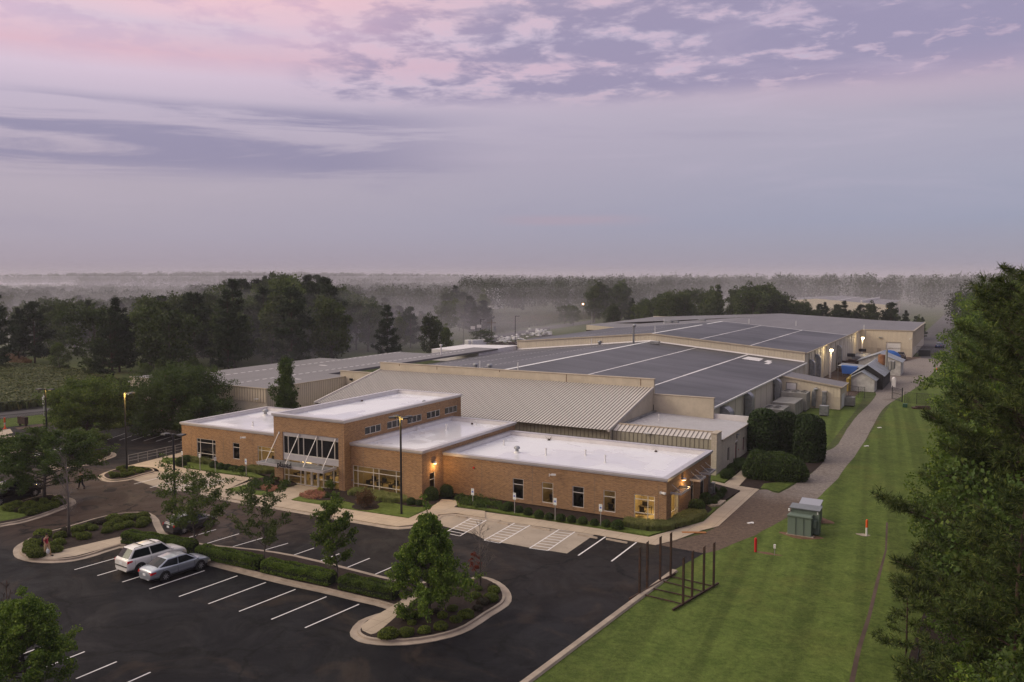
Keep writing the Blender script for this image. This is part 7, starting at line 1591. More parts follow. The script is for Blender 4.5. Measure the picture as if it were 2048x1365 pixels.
# ---- sheds
M_tin = mat('tin_roof', (.42, .46, .50), .45, .3, var=.3, vs=.6, extra=lambda q, pos, c, p: q.mix(q.m('GREATER_THAN', q.m('FRACT', q.m('MULTIPLY', q.sep(pos)[0 if True else 1], 0.0)), .5), c, c))
M_tarp = mat('black_tarp', (.02, .02, .022), .7, var=.4, vs=1); M_wtarp = mat('white_tarp', (.55, .54, .52), .7, var=.3, vs=1.2, bump=.08, bs=2); M_btarp = mat('blue_tarp', (.02, .10, .36), .6, bump=.05, bs=2)
def shed(cx, cy, w, L, he, hr, wallm, label, roofm=M_tin, ribn=9, rz=0.0, mono=False):
    t = empty('shed', (cx, cy, 0), rz, label, 'shed', 'tin roofed sheds in the rear yard'); b = MB()
    for s in (-1, 1): y = s*L/2; b.add([(-w/2, y, 0), (w/2, y, 0), (w/2, y, he), (0, y, hr), (-w/2, y, he)], [(0, 1, 2, 3, 4)]); b.add([(s*w/2, -L/2, 0), (s*w/2, L/2, 0), (s*w/2, L/2, he), (s*w/2, -L/2, he)], [(0, 1, 2, 3)])
    b.build('wall', wallm, t); r_ = MB(); o = .35
    for s in (-1, 1):
        k = (hr-he)/(w/2); xe = s*(w/2+o); ze = he-k*o; r_.add([(0, -L/2-o, hr+.03), (xe, -L/2-o, ze+.03), (xe, L/2+o, ze+.03), (0, L/2+o, hr+.03), (0, -L/2-o, hr-.05), (xe, -L/2-o, ze-.05), (xe, L/2+o, ze-.05), (0, L/2+o, hr-.05)], [(0, 1, 2, 3), (4, 7, 6, 5), (0, 4, 5, 1), (1, 5, 6, 2), (2, 6, 7, 3)])
    ro = r_.build('roof', roofm, t); rb = MB()
    for s in (-1, 1):
        k = (hr-he)/(w/2); xe = s*(w/2+o); ze = he-k*o
        for i in range(ribn): y = -L/2-o+.1+(L+2*o-.2)*i/(ribn-1); rb.add([(0, y-.05, hr+.036), (xe, y-.05, ze+.036), (xe, y+.05, ze+.036), (0, y+.05, hr+.036)], [(0, 1, 2, 3)])
    rb.build('roof_ribs', M_seam, ro); return t
s1 = G(1733, 784); shed(s1[0]-1.0, s1[1]+2.5, 4.6, 4.6, 2.3, 3.7, M_wtarp, 'nearest small shed with ribbed tin roof and white sheeted gable', ribn=10)
shed(-19.2, 181, 5.4, 14, 2.8, 4.6, M_tarp, 'second shed with tin roof and black front gable behind the white one', ribn=22)
shed(-19.8, 204, 8.5, 7.0, 3.0, 4.7, M_wtarp, 'rearmost wide tin roofed shed before the roller door wing', ribn=12)
t = empty('tin_canopy', (-23.8, 190, 0), 0, 'flat striped tin canopy with blue tarpaulin over its edge', 'canopy'); b = MB(); b.add([(-2.6, -3.4, 2.9), (2.8, -3.4, 2.6), (2.8, 3.4, 2.6), (-2.6, 3.4, 2.9)], [(0, 1, 2, 3)]); b.build('roof', M_tin, t); b = MB()
for i in range(6): b.box(-2.6, -3.3+i*1.3, 2.64, 2.8, -3.2+i*1.3, 2.95-.0) if False else b.add([(-2.6, -3.3+i*1.3, 2.92), (2.8, -3.3+i*1.3, 2.62), (2.8, -3.1+i*1.3, 2.62), (-2.6, -3.1+i*1.3, 2.92)], [(0, 1, 2, 3)])
b.build('roof_ribs', M_seam, t); MB().add([(-1.9, -3.45, 2.95), (1.2, -3.45, 2.8), (1.1, -3.9, 1.3), (-1.6, -3.9, 1.4), (-1.9, -1.6, 2.97), (1.2, -1.6, 2.82)], [(0, 1, 2, 3), (0, 1, 5, 4)]).build('blue_tarp', M_btarp, t)
for x in (-2.5, 2.7):
    for y in (-3.3, 3.3): MB().bar((x, y, 0), (x, y, 2.6), .06).build('post', M_galv, t)
t = empty('blue_tarp_cover', (-19, 212.5, 0), 0, 'crumpled blue tarpaulin over material behind the rearmost shed', 'tarpaulin'); b = MB(); b.ell((0, 0, 2.6), 2.6, 1.4, 1.9, 12, 8, v0=-.9); b.build('tarp', M_btarp, t)
b = MB(); b.bar((-17.9, 186, 3.6), (-17.9, 186, 5.6), .75, .75, 16); t = b.build('cyclone_drum', mat('rusty_drum', (.30, .14, .07), .7, var=.4, vs=2)); tag(t, 'rusty round drum standing above the shed roofs', 'drum')
b = MB(); b.bar((-16.9, 184, 3.4), (-16.9, 184, 6.9), .22, .22, 10).bar((-15.9, 181.5, 3.2), (-15.9, 181.5, 4.8), .25, .25, 10).box(-16.6, 184.5, 2.8, -15.6, 188, 4.4).build('plant', M_hvac); t = bpy.context.scene.objects['plant']; t.name = 'dust_extractor'; tag(t, 'pale pipes and box of the extractor beside the rusty drum', 'dust extractor')
b = MB(); b.cbox((-14.6, 174, 1.4), (.7, .7, 1.6)).ell((-14.6, 174, 2.2), .35, .35, .35, 10, 6).build('gas_bottle', M_wpar); tag(bpy.context.scene.objects['gas_bottle'], 'white cylinder tank beside the second shed', 'tank')
g = G(1764, 765); t = empty('blue_bin', (*g, 0), 0, 'bright blue bin standing by the lane', 'bin'); MB().cbox((0, 0, .75), (1.1, 1.1, 1.5)).build('body', mat('bin_blue', (.01, .13, .55), .5), t, bevel=.06); MB().cbox((0, 0, 1.55), (1.2, 1.2, .1)).build('lid', mat('bin_blue2', (.02, .18, .65), .5), t)
g = G(1750, 769); tag(MB().cbox((g[0]-1.2, g[1], .8), (5.0, 1.6, .12)).cbox((g[0]-3.2, g[1], .4), (.15, 1.4, .8)).cbox((g[0]+.8, g[1], .4), (.15, 1.4, .8)).build('flat_trailer', M_rust), 'dark flat trailer bed beside the blue bin', 'trailer')
tag(MB().cbox((-22.0, 171.5, 1.2), (.5, 6, 2.4)).cbox((-21.6, 169, 1.6), (.2, .4, 3.0)).build('yellow_panels', mat('yellow_panel', (.42, .30, .05), .7, var=.4, vs=2)), 'stack of yellowed panels left of the white gabled shed', 'panel stack')
for x, y, l in ((-25.5, 199, 'dark machinery heap under the rear wall between canopy and shed'), (-26.2, 212, 'dark machinery under the rear wall by the rearmost shed')):
    b = MB(); rg = np.random.default_rng(int(y))
    for i in range(10): b.cbox((x+rg.normal()*1.2, y+rg.normal()*1.6, .9+rg.uniform(0, .8)), rg.uniform(.5, 2.0, 3), rg.uniform(0, 3))
    tag(b.build('machinery', M_rust), l, 'machinery')
g = G(1849, 712); b = MB(); b.cbox((g[0], g[1], .8), (2.8, 2.2, 1.6)); tag(b.build('caged_unit', M_fence), 'dark caged unit on the grass beside the far wing', 'equipment cage')

# ================================================================= vehicles
M_tyre = mat('tyre', (.015, .015, .015), .85); M_rim = mat('wheel_rim', (.45, .45, .46), .35, .7); M_cglass = mat('car_glass', (.008, .012, .014), .06, spec=.3)
M_plast = mat('black_plastic', (.02, .02, .02), .6); M_tail = mat('tail_light', (.45, .008, .012), .25, spec=.6); M_head = mat('head_light', (.55, .50, .38), .2, spec=.7)
def paint(n, c, metal=.4, rough=.32): return mat('car_paint_'+n, c, rough, metal, coat=.6, spec=.5)
def car(name, label, cat, loc, rz, pm, L, Wd, bot, st, cab, whl, wr, kind='sedan', plate=True, group='vehicles in the car park'):
    """st: body stations (x, top z, half width factor, belt z); cab: (x front base, x front top, x rear top, x rear base, belt z, roof z)"""
    t = empty(name, loc, rz, label, cat, group); hw = Wd/2; b = MB(); rings = []
    for (x, zt, f, zb_) in st:
        w = hw*f; zm = zb_; pts = [(0, bot), (w*.80, bot), (w*.94, bot+.10), (w, (bot+zm)*.5+.04), (w*.985, zm-.05), (w*.93, zm+.01 if zt > zm+.02 else zt-.02), (w*.72, zt), (0, zt+.02)]
        rings.append([(x, y, z) for y, z in pts]+[(x, -y, z) for y, z in pts[-2:0:-1]])
    n = len(rings[0]); vs = [p for r_ in rings for p in r_]; fs = []
    for i in range(len(rings)-1): fs += [(i*n+k, i*n+(k+1) % n, (i+1)*n+(k+1) % n, (i+1)*n+k) for k in range(n)]
    fs += [tuple(range(n)), tuple((len(rings)-1)*n+k for k in range(n-1, -1, -1))]; b.add(vs, fs); body = b.build('body', pm, t, smooth=True); body.modifiers.new('sub', 'SUBSURF').render_levels = 2; body.modifiers['sub'].levels = 1
    e_ = body.modifiers.new('edge', 'EDGE_SPLIT'); e_.split_angle = R(50)
    xf, xft, xrt, xr, zb_, zr = cab; wb, wt = hw*.92, hw*.72
    def ring(x0, x1, z, w, bow): return [(x0, w, z), (x0-(x0-x1)*.0+bow, w*.0, z), ]
    low = [(xf, -wb*.90, zb_), (xf+.12, 0, zb_), (xf, wb*.90, zb_), ((xf+xr)/2, wb, zb_), (xr, wb*.86, zb_), (xr-.06, 0, zb_), (xr, -wb*.86, zb_), ((xf+xr)/2, -wb, zb_)]
    top = [(xft, -wt*.92, zr-.04), (xft+.05, 0, zr), (xft, wt*.92, zr-.04), ((xft+xrt)/2, wt, zr-.01), (xrt, wt*.92, zr-.04), (xrt-.03, 0, zr-.0), (xrt, -wt*.92, zr-.04), ((xft+xrt)/2, -wt, zr-.01)]
    c = MB(); c.add(low+top+[((xft+xrt)/2, 0, zr+.04)], [(i, (i+1) % 8, 8+(i+1) % 8, 8+i) for i in range(8)]+[(8+i, 8+(i+1) % 8, 16) for i in range(8)]); ro_ = c.build('roof', pm, t, bevel=.07); ro_.modifiers['bevel'].segments = 3; ro_.modifiers['bevel'].angle_limit = R(25)
    def pane(pa, pb, pc, pd, n_, inset=(.08, .08, .06, .04)):
        A, B, C_, D = map(Vector, (pa, pb, pc, pd)); nn = (B-A).cross(D-A).normalized(); l, r_, u, d = inset
        P = lambda s, v: (A*(1-s)+B*s)*(1-v)+(D*(1-s)+C_*s)*v+nn*.014
        return MB().add([P(l, d), P(1-r_, d), P(1-r_, 1-u), P(l, 1-u)], [(0, 1, 2, 3)]).build(n_, M_cglass, t)
    for i, j, nm in ((0, 1, 'windscreen'), (1, 2, 'windscreen')): pane(low[i], low[j], top[j], top[i], nm, (.08 if i == 0 else .0, .0 if i == 0 else .08, .06, .06))
    for i, j, nm in ((4, 5, 'rear_window'), (5, 6, 'rear_window')): pane(low[i], low[j], top[j], top[i], nm, (.10 if i == 4 else .0, .0 if i == 4 else .10, .10, .10))
    for i, j in ((2, 3), (3, 4), (6, 7), (7, 0)): pane(low[i], low[j], top[j], top[i], 'side_window', (.10 if i in (2, 6) else .03, .03 if i in (2, 6) else .12, .14, .05))
    for x in whl:
        for s in (-1, 1):
            a = MB(); a.bar((x, s*(hw*.60), wr+.01), (x, s*(hw*.992), wr+.01), wr+.07, wr+.07, 24); a.build('wheel_arch', M_plast, t)
            w_ = MB(); w_.bar((x, s*(hw*.74), wr), (x, s*(hw+.012), wr), wr, wr, 24); w_.bar((x, s*(hw+.012), wr), (x, s*(hw+.03), wr), wr, wr*.90, 24); w = w_.build('wheel', M_tyre, t)
            r_ = MB(); r_.bar((x, s*(hw+.030), wr), (x, s*(hw+.036), wr), wr*.68, wr*.66, 20); rm = r_.build('rim', M_plast, w); sp = MB()
            for k in range(8): aa = math.pi*2*k/8; sp.beam((x, s*(hw+.042), wr), (x+math.cos(aa)*wr*.66, s*(hw+.042), wr+math.sin(aa)*wr*.66), .05, .012, up=(0, 1, 0))
            sp.bar((x, s*(hw+.036), wr), (x, s*(hw+.05), wr), wr*.18, wr*.16, 12); sp.build('spokes', M_rim, w)
    x0 = st[0][0]; x1 = st[-1][0]   # x0 rear, x1 front
    zt0 = st[1][1]; zl = st[1][3]
    for s in (-1, 1):
        MB().add([(x0+.01, s*hw*.58, zl-.16), (x0+.01, s*hw*.88, zl-.20), (x0+.34, s*hw*.995, zl-.10), (x0+.36, s*hw*.98, zl+.0), (x0+.05, s*hw*.88, zl+.0), (x0+.02, s*hw*.58, zl-.02)], [(0, 1, 4, 5), (1, 2, 3, 4)]).build('tail_light', M_tail, t)
        z = st[-2][3]; MB().add([(x1-.03, s*hw*.50, z-.20), (x1-.10, s*hw*.86, z-.18), (x1-.42, s*hw*.99, z-.12), (x1-.42, s*hw*.95, z-.0), (x1-.12, s*hw*.84, z-.04), (x1-.06, s*hw*.50, z-.08)], [(0, 1, 4, 5), (1, 2, 3, 4)]).build('headlight', M_head, t)
        MB().ell((xf-.15, s*(hw+.06), zb_+.06), .10, .12, .08, 8, 6).build('wing_mirror', pm, t)
        xm = (xf+xr)/2; b = MB()
        for xx in (xf-.35, xm-.05, xr+.45): b.beam((xx, s*hw*1.001, bot+.15), (xx-.03, s*hw*.99, zb_-.06), .008, .012, up=(0, 1, 0))
        b.build('door_gap', M_plast, t)
        for xx in (xm+.20, xr+.62): MB().beam((xx-.1, s*hw*1.01, zb_-.16), (xx+.1, s*hw*1.01, zb_-.15), .02, .03, up=(0, 1, 0)).build('door_handle', pm, t)
    MB().box(x0+.04, -hw*.72, bot-.06, x0+.4, hw*.72, bot+.04).build('bumper', M_plast, t); MB().box(x0+.4, -hw*.85, .16, x1-.4, hw*.85, bot+.05).build('underbody', M_plast, t)
    if plate: MB().box(x0-.02, -.16, zl-.32, x0+.0, .16, zl-.16).build('number_plate', M_signw, t)
    return t
def heading(p, r_): a, b = G(*p), G(*r_); return math.atan2(b[1]-a[1], b[0]-a[0])
hd = math.atan2(a1[1]-a0[1], a1[0]-a0[0])
SIL = paint('silver', (.36, .39, .44), .55); WHT = paint('white', (.72, .70, .66), .05, .3); BLK = paint('black', (.010, .010, .012), .1, .25)
p1 = G(335, 1162); p2 = G(398, 1140); mid = ((p1[0]+p2[0])/2, (p1[1]+p2[1])/2); nrm = (math.cos(hd+R(90)), math.sin(hd+R(90)))
car('silver_sedan', 'silver sedan parked nose to the hedge, right of the white SUV', 'car', (mid[0]+nrm[0]*.91, mid[1]+nrm[1]*.91, 0), hd, SIL, 4.9, 1.85, .24,
    [(-2.47, .60, .70, .58), (-2.44, .86, .84, .82), (-2.25, 1.0, .92, .90), (-1.9, 1.04, .97, .94), (-1.2, 1.0, 1.0, .94), (-.4, .97, 1.0, .93), (.7, .96, 1.0, .92), (1.15, .95, .99, .89), (1.7, .89, .96, .83), (2.15, .78, .88, .73), (2.40, .60, .74, .57), (2.47, .46, .62, .44)], (1.30, .42, -.98, -2.0, .92, 1.47), (-1.42, 1.42), .335)
m2 = (mid[0]-2.95*math.cos(hd-R(90))*1.0, mid[1]-2.95*math.sin(hd-R(90)))
sv_ = car('white_suv', 'white SUV with roof bars parked left of the silver sedan', 'car', (mid[0]+nrm[0]*(.91+2.80)-.15*math.cos(hd), mid[1]+nrm[1]*(.91+2.80)-.15*math.sin(hd), 0), hd, WHT, 4.85, 1.94, .32,
    [(-2.40, 1.0, .80, .98), (-2.34, 1.16, .92, 1.08), (-2.1, 1.20, .98, 1.13), (-1.3, 1.17, 1.0, 1.13), (0, 1.14, 1.0, 1.10), (.9, 1.14, 1.0, 1.08), (1.25, 1.12, .99, 1.05), (2.05, 1.02, .96, .97), (2.34, .88, .88, .84), (2.44, .66, .78, .62)], (1.20, .45, -1.75, -2.28, 1.12, 1.78), (-1.45, 1.45), .375, 'suv')
sv_.scale = (1.0, 1.0, 1.05)
for y in (-.58, .58): MB().tube([(.35, y, 1.74), (.25, y, 1.80), (-1.6, y, 1.80), (-1.7, y, 1.74)], .02, 6).build('roof_rail', M_plast, sv_)
for x in (-.05, -1.05): MB().beam((x, -.62, 1.84), (x, .62, 1.84), .06, .03).build('roof_bar', M_plast, sv_)
MB().box(-2.445, -.75, .62, -2.40, .75, .68).build('tailgate_trim', M_plast, sv_)
BP = G(0, 1012); bh = heading((0, 1012), (100, 985))
bp = car('black_pickup', 'black pickup truck partly under the wide oak at the left edge', 'pickup', (BP[0]+1.9*math.cos(bh)+.9*math.cos(bh+R(90)), BP[1]+1.9*math.sin(bh)+.9*math.sin(bh+R(90)), 0), bh, BLK, 5.8, 2.0, .42,
    [(-2.9, 1.18, .9, 1.15), (-2.86, 1.26, .96, 1.22), (-2.6, 1.27, 1, 1.24), (-1.0, 1.26, 1, 1.22), (0, 1.22, 1, 1.18), (1.2, 1.22, 1, 1.15), (1.6, 1.20, .99, 1.13), (2.6, 1.12, .97, 1.08), (2.85, 1.0, .92, .96), (2.92, .8, .85, .76)], (1.55, .95, -.70, -.95, 1.2, 1.86), (-1.95, 1.75), .40, 'pickup')
MB().box(-2.8, -.82, 1.275, -1.05, .82, 1.285).build('cargo_bed', M_plast, bp)
WP = G(181, 905); wh = heading((120, 918), (181, 903))
wp = car('silver_pickup', 'silver white pickup behind the small yellowish tree on the far left', 'pickup', (WP[0]-1.9*math.cos(wh)+.9*math.cos(wh+R(90)), WP[1]-1.9*math.sin(wh)+.9*math.sin(wh+R(90)), 0), wh, paint('pale', (.55, .55, .56), .4), 5.8, 2.0, .42,
    [(-2.9, 1.18, .9, 1.15), (-2.86, 1.26, .96, 1.22), (-2.6, 1.27, 1, 1.24), (-1.0, 1.26, 1, 1.22), (0, 1.22, 1, 1.18), (1.2, 1.22, 1, 1.15), (1.6, 1.20, .99, 1.13), (2.6, 1.12, .97, 1.08), (2.85, 1.0, .92, .96), (2.92, .8, .85, .76)], (1.55, .95, -.70, -.95, 1.2, 1.86), (-1.95, 1.75), .40, 'pickup')
MB().box(-2.8, -.82, 1.275, -1.05, .82, 1.285).build('cargo_bed', M_plast, wp)
WC = G(324, 1074); car('dark_hatchback', 'dark car with red tail light hidden behind the sparse tree in the upper stall row', 'car', (WC[0]+2.2*math.cos(hd), WC[1]+2.2*math.sin(hd)+.6, 0), hd, paint('grey', (.06, .06, .065), .4), 4.4, 1.8, .25,
    [(-2.18, .85, .78, .83), (-2.12, 1.0, .9, .92), (-1.7, 1.02, .98, .95), (-.4, .98, 1, .93), (.8, .96, 1, .91), (1.2, .94, .98, .88), (1.8, .84, .94, .80), (2.1, .70, .84, .66), (2.2, .58, .7, .55)], (1.1, .4, -1.4, -2.0, .94, 1.48), (-1.3, 1.3), .32)
for i, (px, l) in enumerate(((1782, 'left of two dark trucks parked before the roller door'), (1799, 'right of two dark trucks parked before the roller door'))):
    g = G(px, 722); car('work_truck', l, 'truck', (g[0], g[1]+3.0, 0), R(90), paint('maroon', (.035, .018, .018), .2), 5.8, 2.1, .45,
        [(-2.9, 1.5, .95, 1.4), (-2.85, 1.62, .98, 1.5), (-2.6, 1.64, 1, 1.5), (-1.0, 1.6, 1, 1.45), (0, 1.35, 1, 1.3), (1.2, 1.3, 1, 1.25), (1.6, 1.28, .99, 1.2), (2.6, 1.2, .97, 1.15), (2.85, 1.05, .92, 1.0), (2.92, .8, .85, .78)], (1.5, .9, -.6, -.8, 1.3, 2.05), (-1.9, 1.8), .45, group='trucks in the rear yard')
    m_ = MB(); [m_.box(-3.0, -.95, z, -2.94, .95, z+.1) for z in (.55, 1.15)]; m_.build('tailboard', M_hvac, bpy.data.objects[-1] if False else [o for o in COL.objects if o.get('label') == l][0])
g = G(1886, 697); car('blue_car', 'dark blue car half hidden by pine boughs at the far right', 'car', (g[0]-1, g[1]+2, 0), R(80), paint('blue', (.03, .06, .16), .3), 4.6, 1.85, .25,
    [(-2.28, .85, .78, .83), (-2.2, 1.0, .9, .92), (-1.7, 1.02, .98, .95), (-.4, .98, 1, .93), (.8, .96, 1, .91), (1.2, .94, .98, .88), (1.8, .84, .94, .80), (2.2, .70, .84, .66), (2.3, .58, .7, .55)], (1.1, .4, -1.2, -1.9, .94, 1.48), (-1.35, 1.35), .33, group='trucks in the rear yard')

# ================================================================= people
M_skin = mat('skin', (.42, .24, .16), .6); M_shirt = mat('red_shirt', (.42, .03, .06), .8); M_khaki = mat('khaki_trousers', (.38, .27, .15), .9); M_hair = mat('dark_hair', (.02, .014, .01), .8)
M_bagp = mat('black_backpack', (.015, .015, .02), .8); M_plbag = mat('plastic_bag', (.45, .46, .48), .4); M_navy = mat('dark_clothes', (.02, .022, .03), .9)
def skin_mesh(name, verts, edges, rad, m, parent, root=0, lv=2):
    me = bpy.data.meshes.new(name); me.from_pydata(verts, edges, []); me.update(); o = link(name, me, m, parent); sk = o.modifiers.new('skin', 'SKIN'); sk.use_smooth_shade = True
    for i, r_ in enumerate(rad): me.skin_vertices[0].data[i].radius = r_ if hasattr(r_, '__len__') else (r_, r_)
    me.skin_vertices[0].data[root].use_root = True; ss_ = o.modifiers.new('sub', 'SUBSURF'); ss_.levels = 1; ss_.render_levels = lv; return o
def person(loc, rz, label, mshirt, mtrouser, pack=True, bag=True, z=.18):
    t = empty('person', (*loc, z), rz, label, 'person')
    # body faces +x, mid stride: left leg forward
    V = [(0, 0, .93), (.01, 0, 1.10), (.02, 0, 1.28), (.03, 0, 1.42), (.05, 0, 1.50), (.07, 0, 1.56), (.085, 0, 1.66), (.09, 0, 1.72),
         (0, .10, .90), (.17, .11, .52), (.26, .11, .09), (.40, .11, .04), (0, -.10, .90), (-.02, -.11, .50), (-.26, -.11, .13), (-.16, -.11, .03),
         (.02, .19, 1.40), (-.07, .24, 1.12), (.06, .25, .88), (.09, .25, .80), (.02, -.19, 1.40), (.03, -.24, 1.12), (.20, -.25, .90), (.24, -.25, .83)]
    Ed = [(0, 1), (1, 2), (2, 3), (3, 4), (4, 5), (5, 6), (6, 7), (0, 8), (8, 9), (9, 10), (10, 11), (0, 12), (12, 13), (13, 14), (14, 15), (3, 16), (16, 17), (17, 18), (18, 19), (3, 20), (20, 21), (21, 22), (22, 23)]
    Rd = [(.14, .11), (.135, .10), (.15, .11), (.12, .09), .055, .055, (.085, .10), (.07, .085), .095, .065, .042, .035, .095, .062, .042, .035, .065, .045, .034, .03, .065, .045, .034, .03]
    skin_mesh('body', V, Ed, Rd, M_skin, t)
    skin_mesh('trousers', [V[0], V[8], V[9], V[10], V[12], V[13], V[14], (0, 0, 1.0)], [(0, 1), (1, 2), (2, 3), (0, 4), (4, 5), (5, 6), (0, 7)], [(.155, .125), .115, .085, .062, .115, .08, .062, (.15, .12)], mtrouser, t)
    skin_mesh('shirt', [V[1], V[2], V[3], V[16], (-.045, .225, 1.2), V[20], (.03, -.225, 1.2), (0, 0, .96)], [(0, 1), (1, 2), (2, 3), (3, 4), (2, 5), (5, 6), (0, 7)], [(.155, .12), (.17, .13), (.14, .11), .08, .06, .08, .06, (.155, .125)], mshirt, t)
    b = MB(); b.ell((.075, 0, 1.70), .105, .10, .10, 12, 8, v0=-.25); b.build('hair', M_hair, t)
    f = MB(); f.ell((.185, 0, 1.655), .022, .014, .02, 8, 6); f.ell((.165, .035, 1.68), .012, .012, .008, 6, 5, 1); f.ell((.165, -.035, 1.68), .012, .012, .008, 6, 5, 1); f.build('face', [M_skin, M_hair], t)
    for s, h in ((1, V[19]), (-1, V[23])):
        vs = [h, (h[0]+.02, h[1], h[2]-.05)]; ed_ = [(0, 1)]; rr = [.026, .030]
        for k, (dx_, L_) in enumerate(((-.025, .062), (-.008, .072), (.009, .066), (.025, .052))):
            n = len(vs); vs += [(h[0]+.03+dx_, h[1], h[2]-.05-L_*.6), (h[0]+.042+dx_, h[1]-s*.012, h[2]-.05-L_*1.2)]; ed_ += [(1, n), (n, n+1)]; rr += [.009, .008]
        n = len(vs); vs += [(h[0]+.055, h[1]-s*.02, h[2]-.045)]; ed_ += [(0, n)]; rr += [.009]
        skin_mesh('hand', vs, ed_, rr, M_skin, t, lv=1)
    for p in (V[11], V[15]): MB().ell((p[0]-.02, p[1], .045), .14, .052, .05, 10, 6).build('shoe', M_dark, t)
    if pack:
        pk = MB(); pk.ell((-.21, 0, 1.25), .13, .16, .25, 12, 10); pk.build('backpack', M_bagp, t)
        for s in (-1, 1): MB().tube([(-.12, s*.10, 1.45), (.0, s*.12, 1.50), (.13, s*.11, 1.36), (.10, s*.13, 1.15), (-.1, s*.13, 1.08)], .018, 6).build('strap', M_bagp, t)
    if bag: MB().bar((V[23][0]+.03, -.26, .78), (V[23][0]+.06, -.28, .66), .012, .03, 6).ell((V[23][0]+.10, -.28, .46), .15, .10, .21, 10, 8).build('carrier_bag', M_plbag, t)
    return t
person(G(93.5, 1117), R(20), 'person in red shirt and khaki trousers with black backpack, carrying a pale bag', M_shirt, M_khaki)
person(G(163.5, 978), R(200), 'person in dark clothes mostly hidden behind the oak', M_navy, M_navy, False, False, 0)

# ================================================================= the woods, the field and the misty air
FT = [broadleaf('forest_tree', 301+i, H, 1.5, cr, .26, 3400, .80, 22, pf, 26, 1.5, 16, m) for i, (H, cr, m, pf) in enumerate([
    (19, 5.4, L_wood, lambda t: .85+.3*math.sin(math.pi*t)-.55*t*t), (18, 5.0, L_woody, lambda t: .8+.35*math.sin(math.pi*t)-.5*t*t), (21, 4.8, L_wood, lambda t: .8+.25*math.sin(math.pi*t)-.5*t),
    (17, 5.8, L_wood, lambda t: .9+.25*math.sin(math.pi*t)-.6*t*t), (20, 4.2, L_woody, lambda t: .75+.3*math.sin(math.pi*t)-.55*t)])]
PT = [pine('forest_pine', 311+i, H, 2.0, cr, .25, .95, 13, 15, L_pined, 8, .20, pf) for i, (H, cr, pf) in enumerate([(20, 4.6, lambda t: (1-t)**.8*.9+.10), (17, 5.2, lambda t: (1-t)**.65*.9+.15)])]
TOPZ = {p[1].name: max(v.co.z for v in p[1].vertices) for p in FT+PT}
def project(x, y, z):
    d = np.array([x, y, z-CAM_H]); k = d.dot(_f); return 1024+FPX*d.dot(_r)/k, 682.5-FPX*d.dot(_u)/k, k
def wood(n, region, seed, label, grp, s=(.85, 1.2), pf=.3, mind=5.0, hmap=None, name='forest_tree', z=0):
    rg = np.random.default_rng(seed); pts = []; tries = 0; xs = [p[0] for p in region]; ys = [p[1] for p in region]
    while len(pts) < n and tries < 60000:
        tries += 1; x, y = rg.uniform(min(xs), max(xs)), rg.uniform(min(ys), max(ys)); c = False; j = len(region)-1
        for i in range(len(region)):
            if (region[i][1] > y) != (region[j][1] > y) and x < (region[j][0]-region[i][0])*(y-region[i][1])/(region[j][1]-region[i][1])+region[i][0]: c = not c
            j = i
        if not c or any((x-a)**2+(y-b)**2 < mind**2 for a, b, *_ in pts): continue
        pts.append((x, y))
    for x, y in pts:
        k = rg.uniform(); pr = PT[int(rg.integers(2))] if k < pf else FT[int(rg.integers(5))]
        if hmap:
            px, _, D = project(x, y, 10); zt = CAM_H-(hmap(px)-552)/FPX*D; sc = max(5.5, zt)*rg.uniform(.70, 1.04)/TOPZ[pr[1].name]
        else: sc = rg.uniform(*s)
        pine_ = pr in PT
        tree(pr, (x, y), rg.uniform(0, 6.28), (sc*rg.uniform(.9, 1.1), sc*rg.uniform(.9, 1.1), sc), label.replace('tree', 'pine', 1) if pine_ else label, grp+(', pines' if pine_ else ''), 'forest_pine' if pine_ else name, 'pine' if pine_ else 'tree', z)
    return pts
# the dark misty wood behind the left warehouse
def hm(px): return float(np.interp(px, [0, 60, 200, 330, 400, 440, 500, 540, 640, 690, 740, 800, 870, 905], [600, 596, 594, 590, 582, 566, 554, 545, 551, 574, 588, 606, 628, 640]))
def hm3(px): return float(np.interp(px, [1150, 1250, 1300, 1360, 1450, 1500, 1550, 1570, 1700], [605, 600, 585, 574, 570, 560, 572, 596, 606]))
def hm4(px): return float(np.interp(px, [1500, 1600, 1700, 1780, 1830], [600, 599, 596, 604, 622]))
R1 = GS([(-50, 718), (25, 724), (120, 740), (190, 750), (290, 768), (400, 762), (520, 752), (640, 742), (760, 730), (850, 722), (905, 712), (905, 672), (800, 655), (600, 640), (400, 640), (200, 652), (60, 672)])
wood(240, R1, 1, 'dark tree in the misty wood behind the left warehouse', 'trees of the misty dark wood', (.92, 1.18), .30, 4.9, hm)
R2 = GS([(-60, 668), (60, 668), (200, 650), (400, 640), (400, 626), (200, 632), (0, 640), (-60, 640)])
wood(26, R2, 2, 'mist veiled tree at the far left behind the dark wood', 'trees of the far left wood', (.95, 1.25), .35, 7, lambda px: 590)
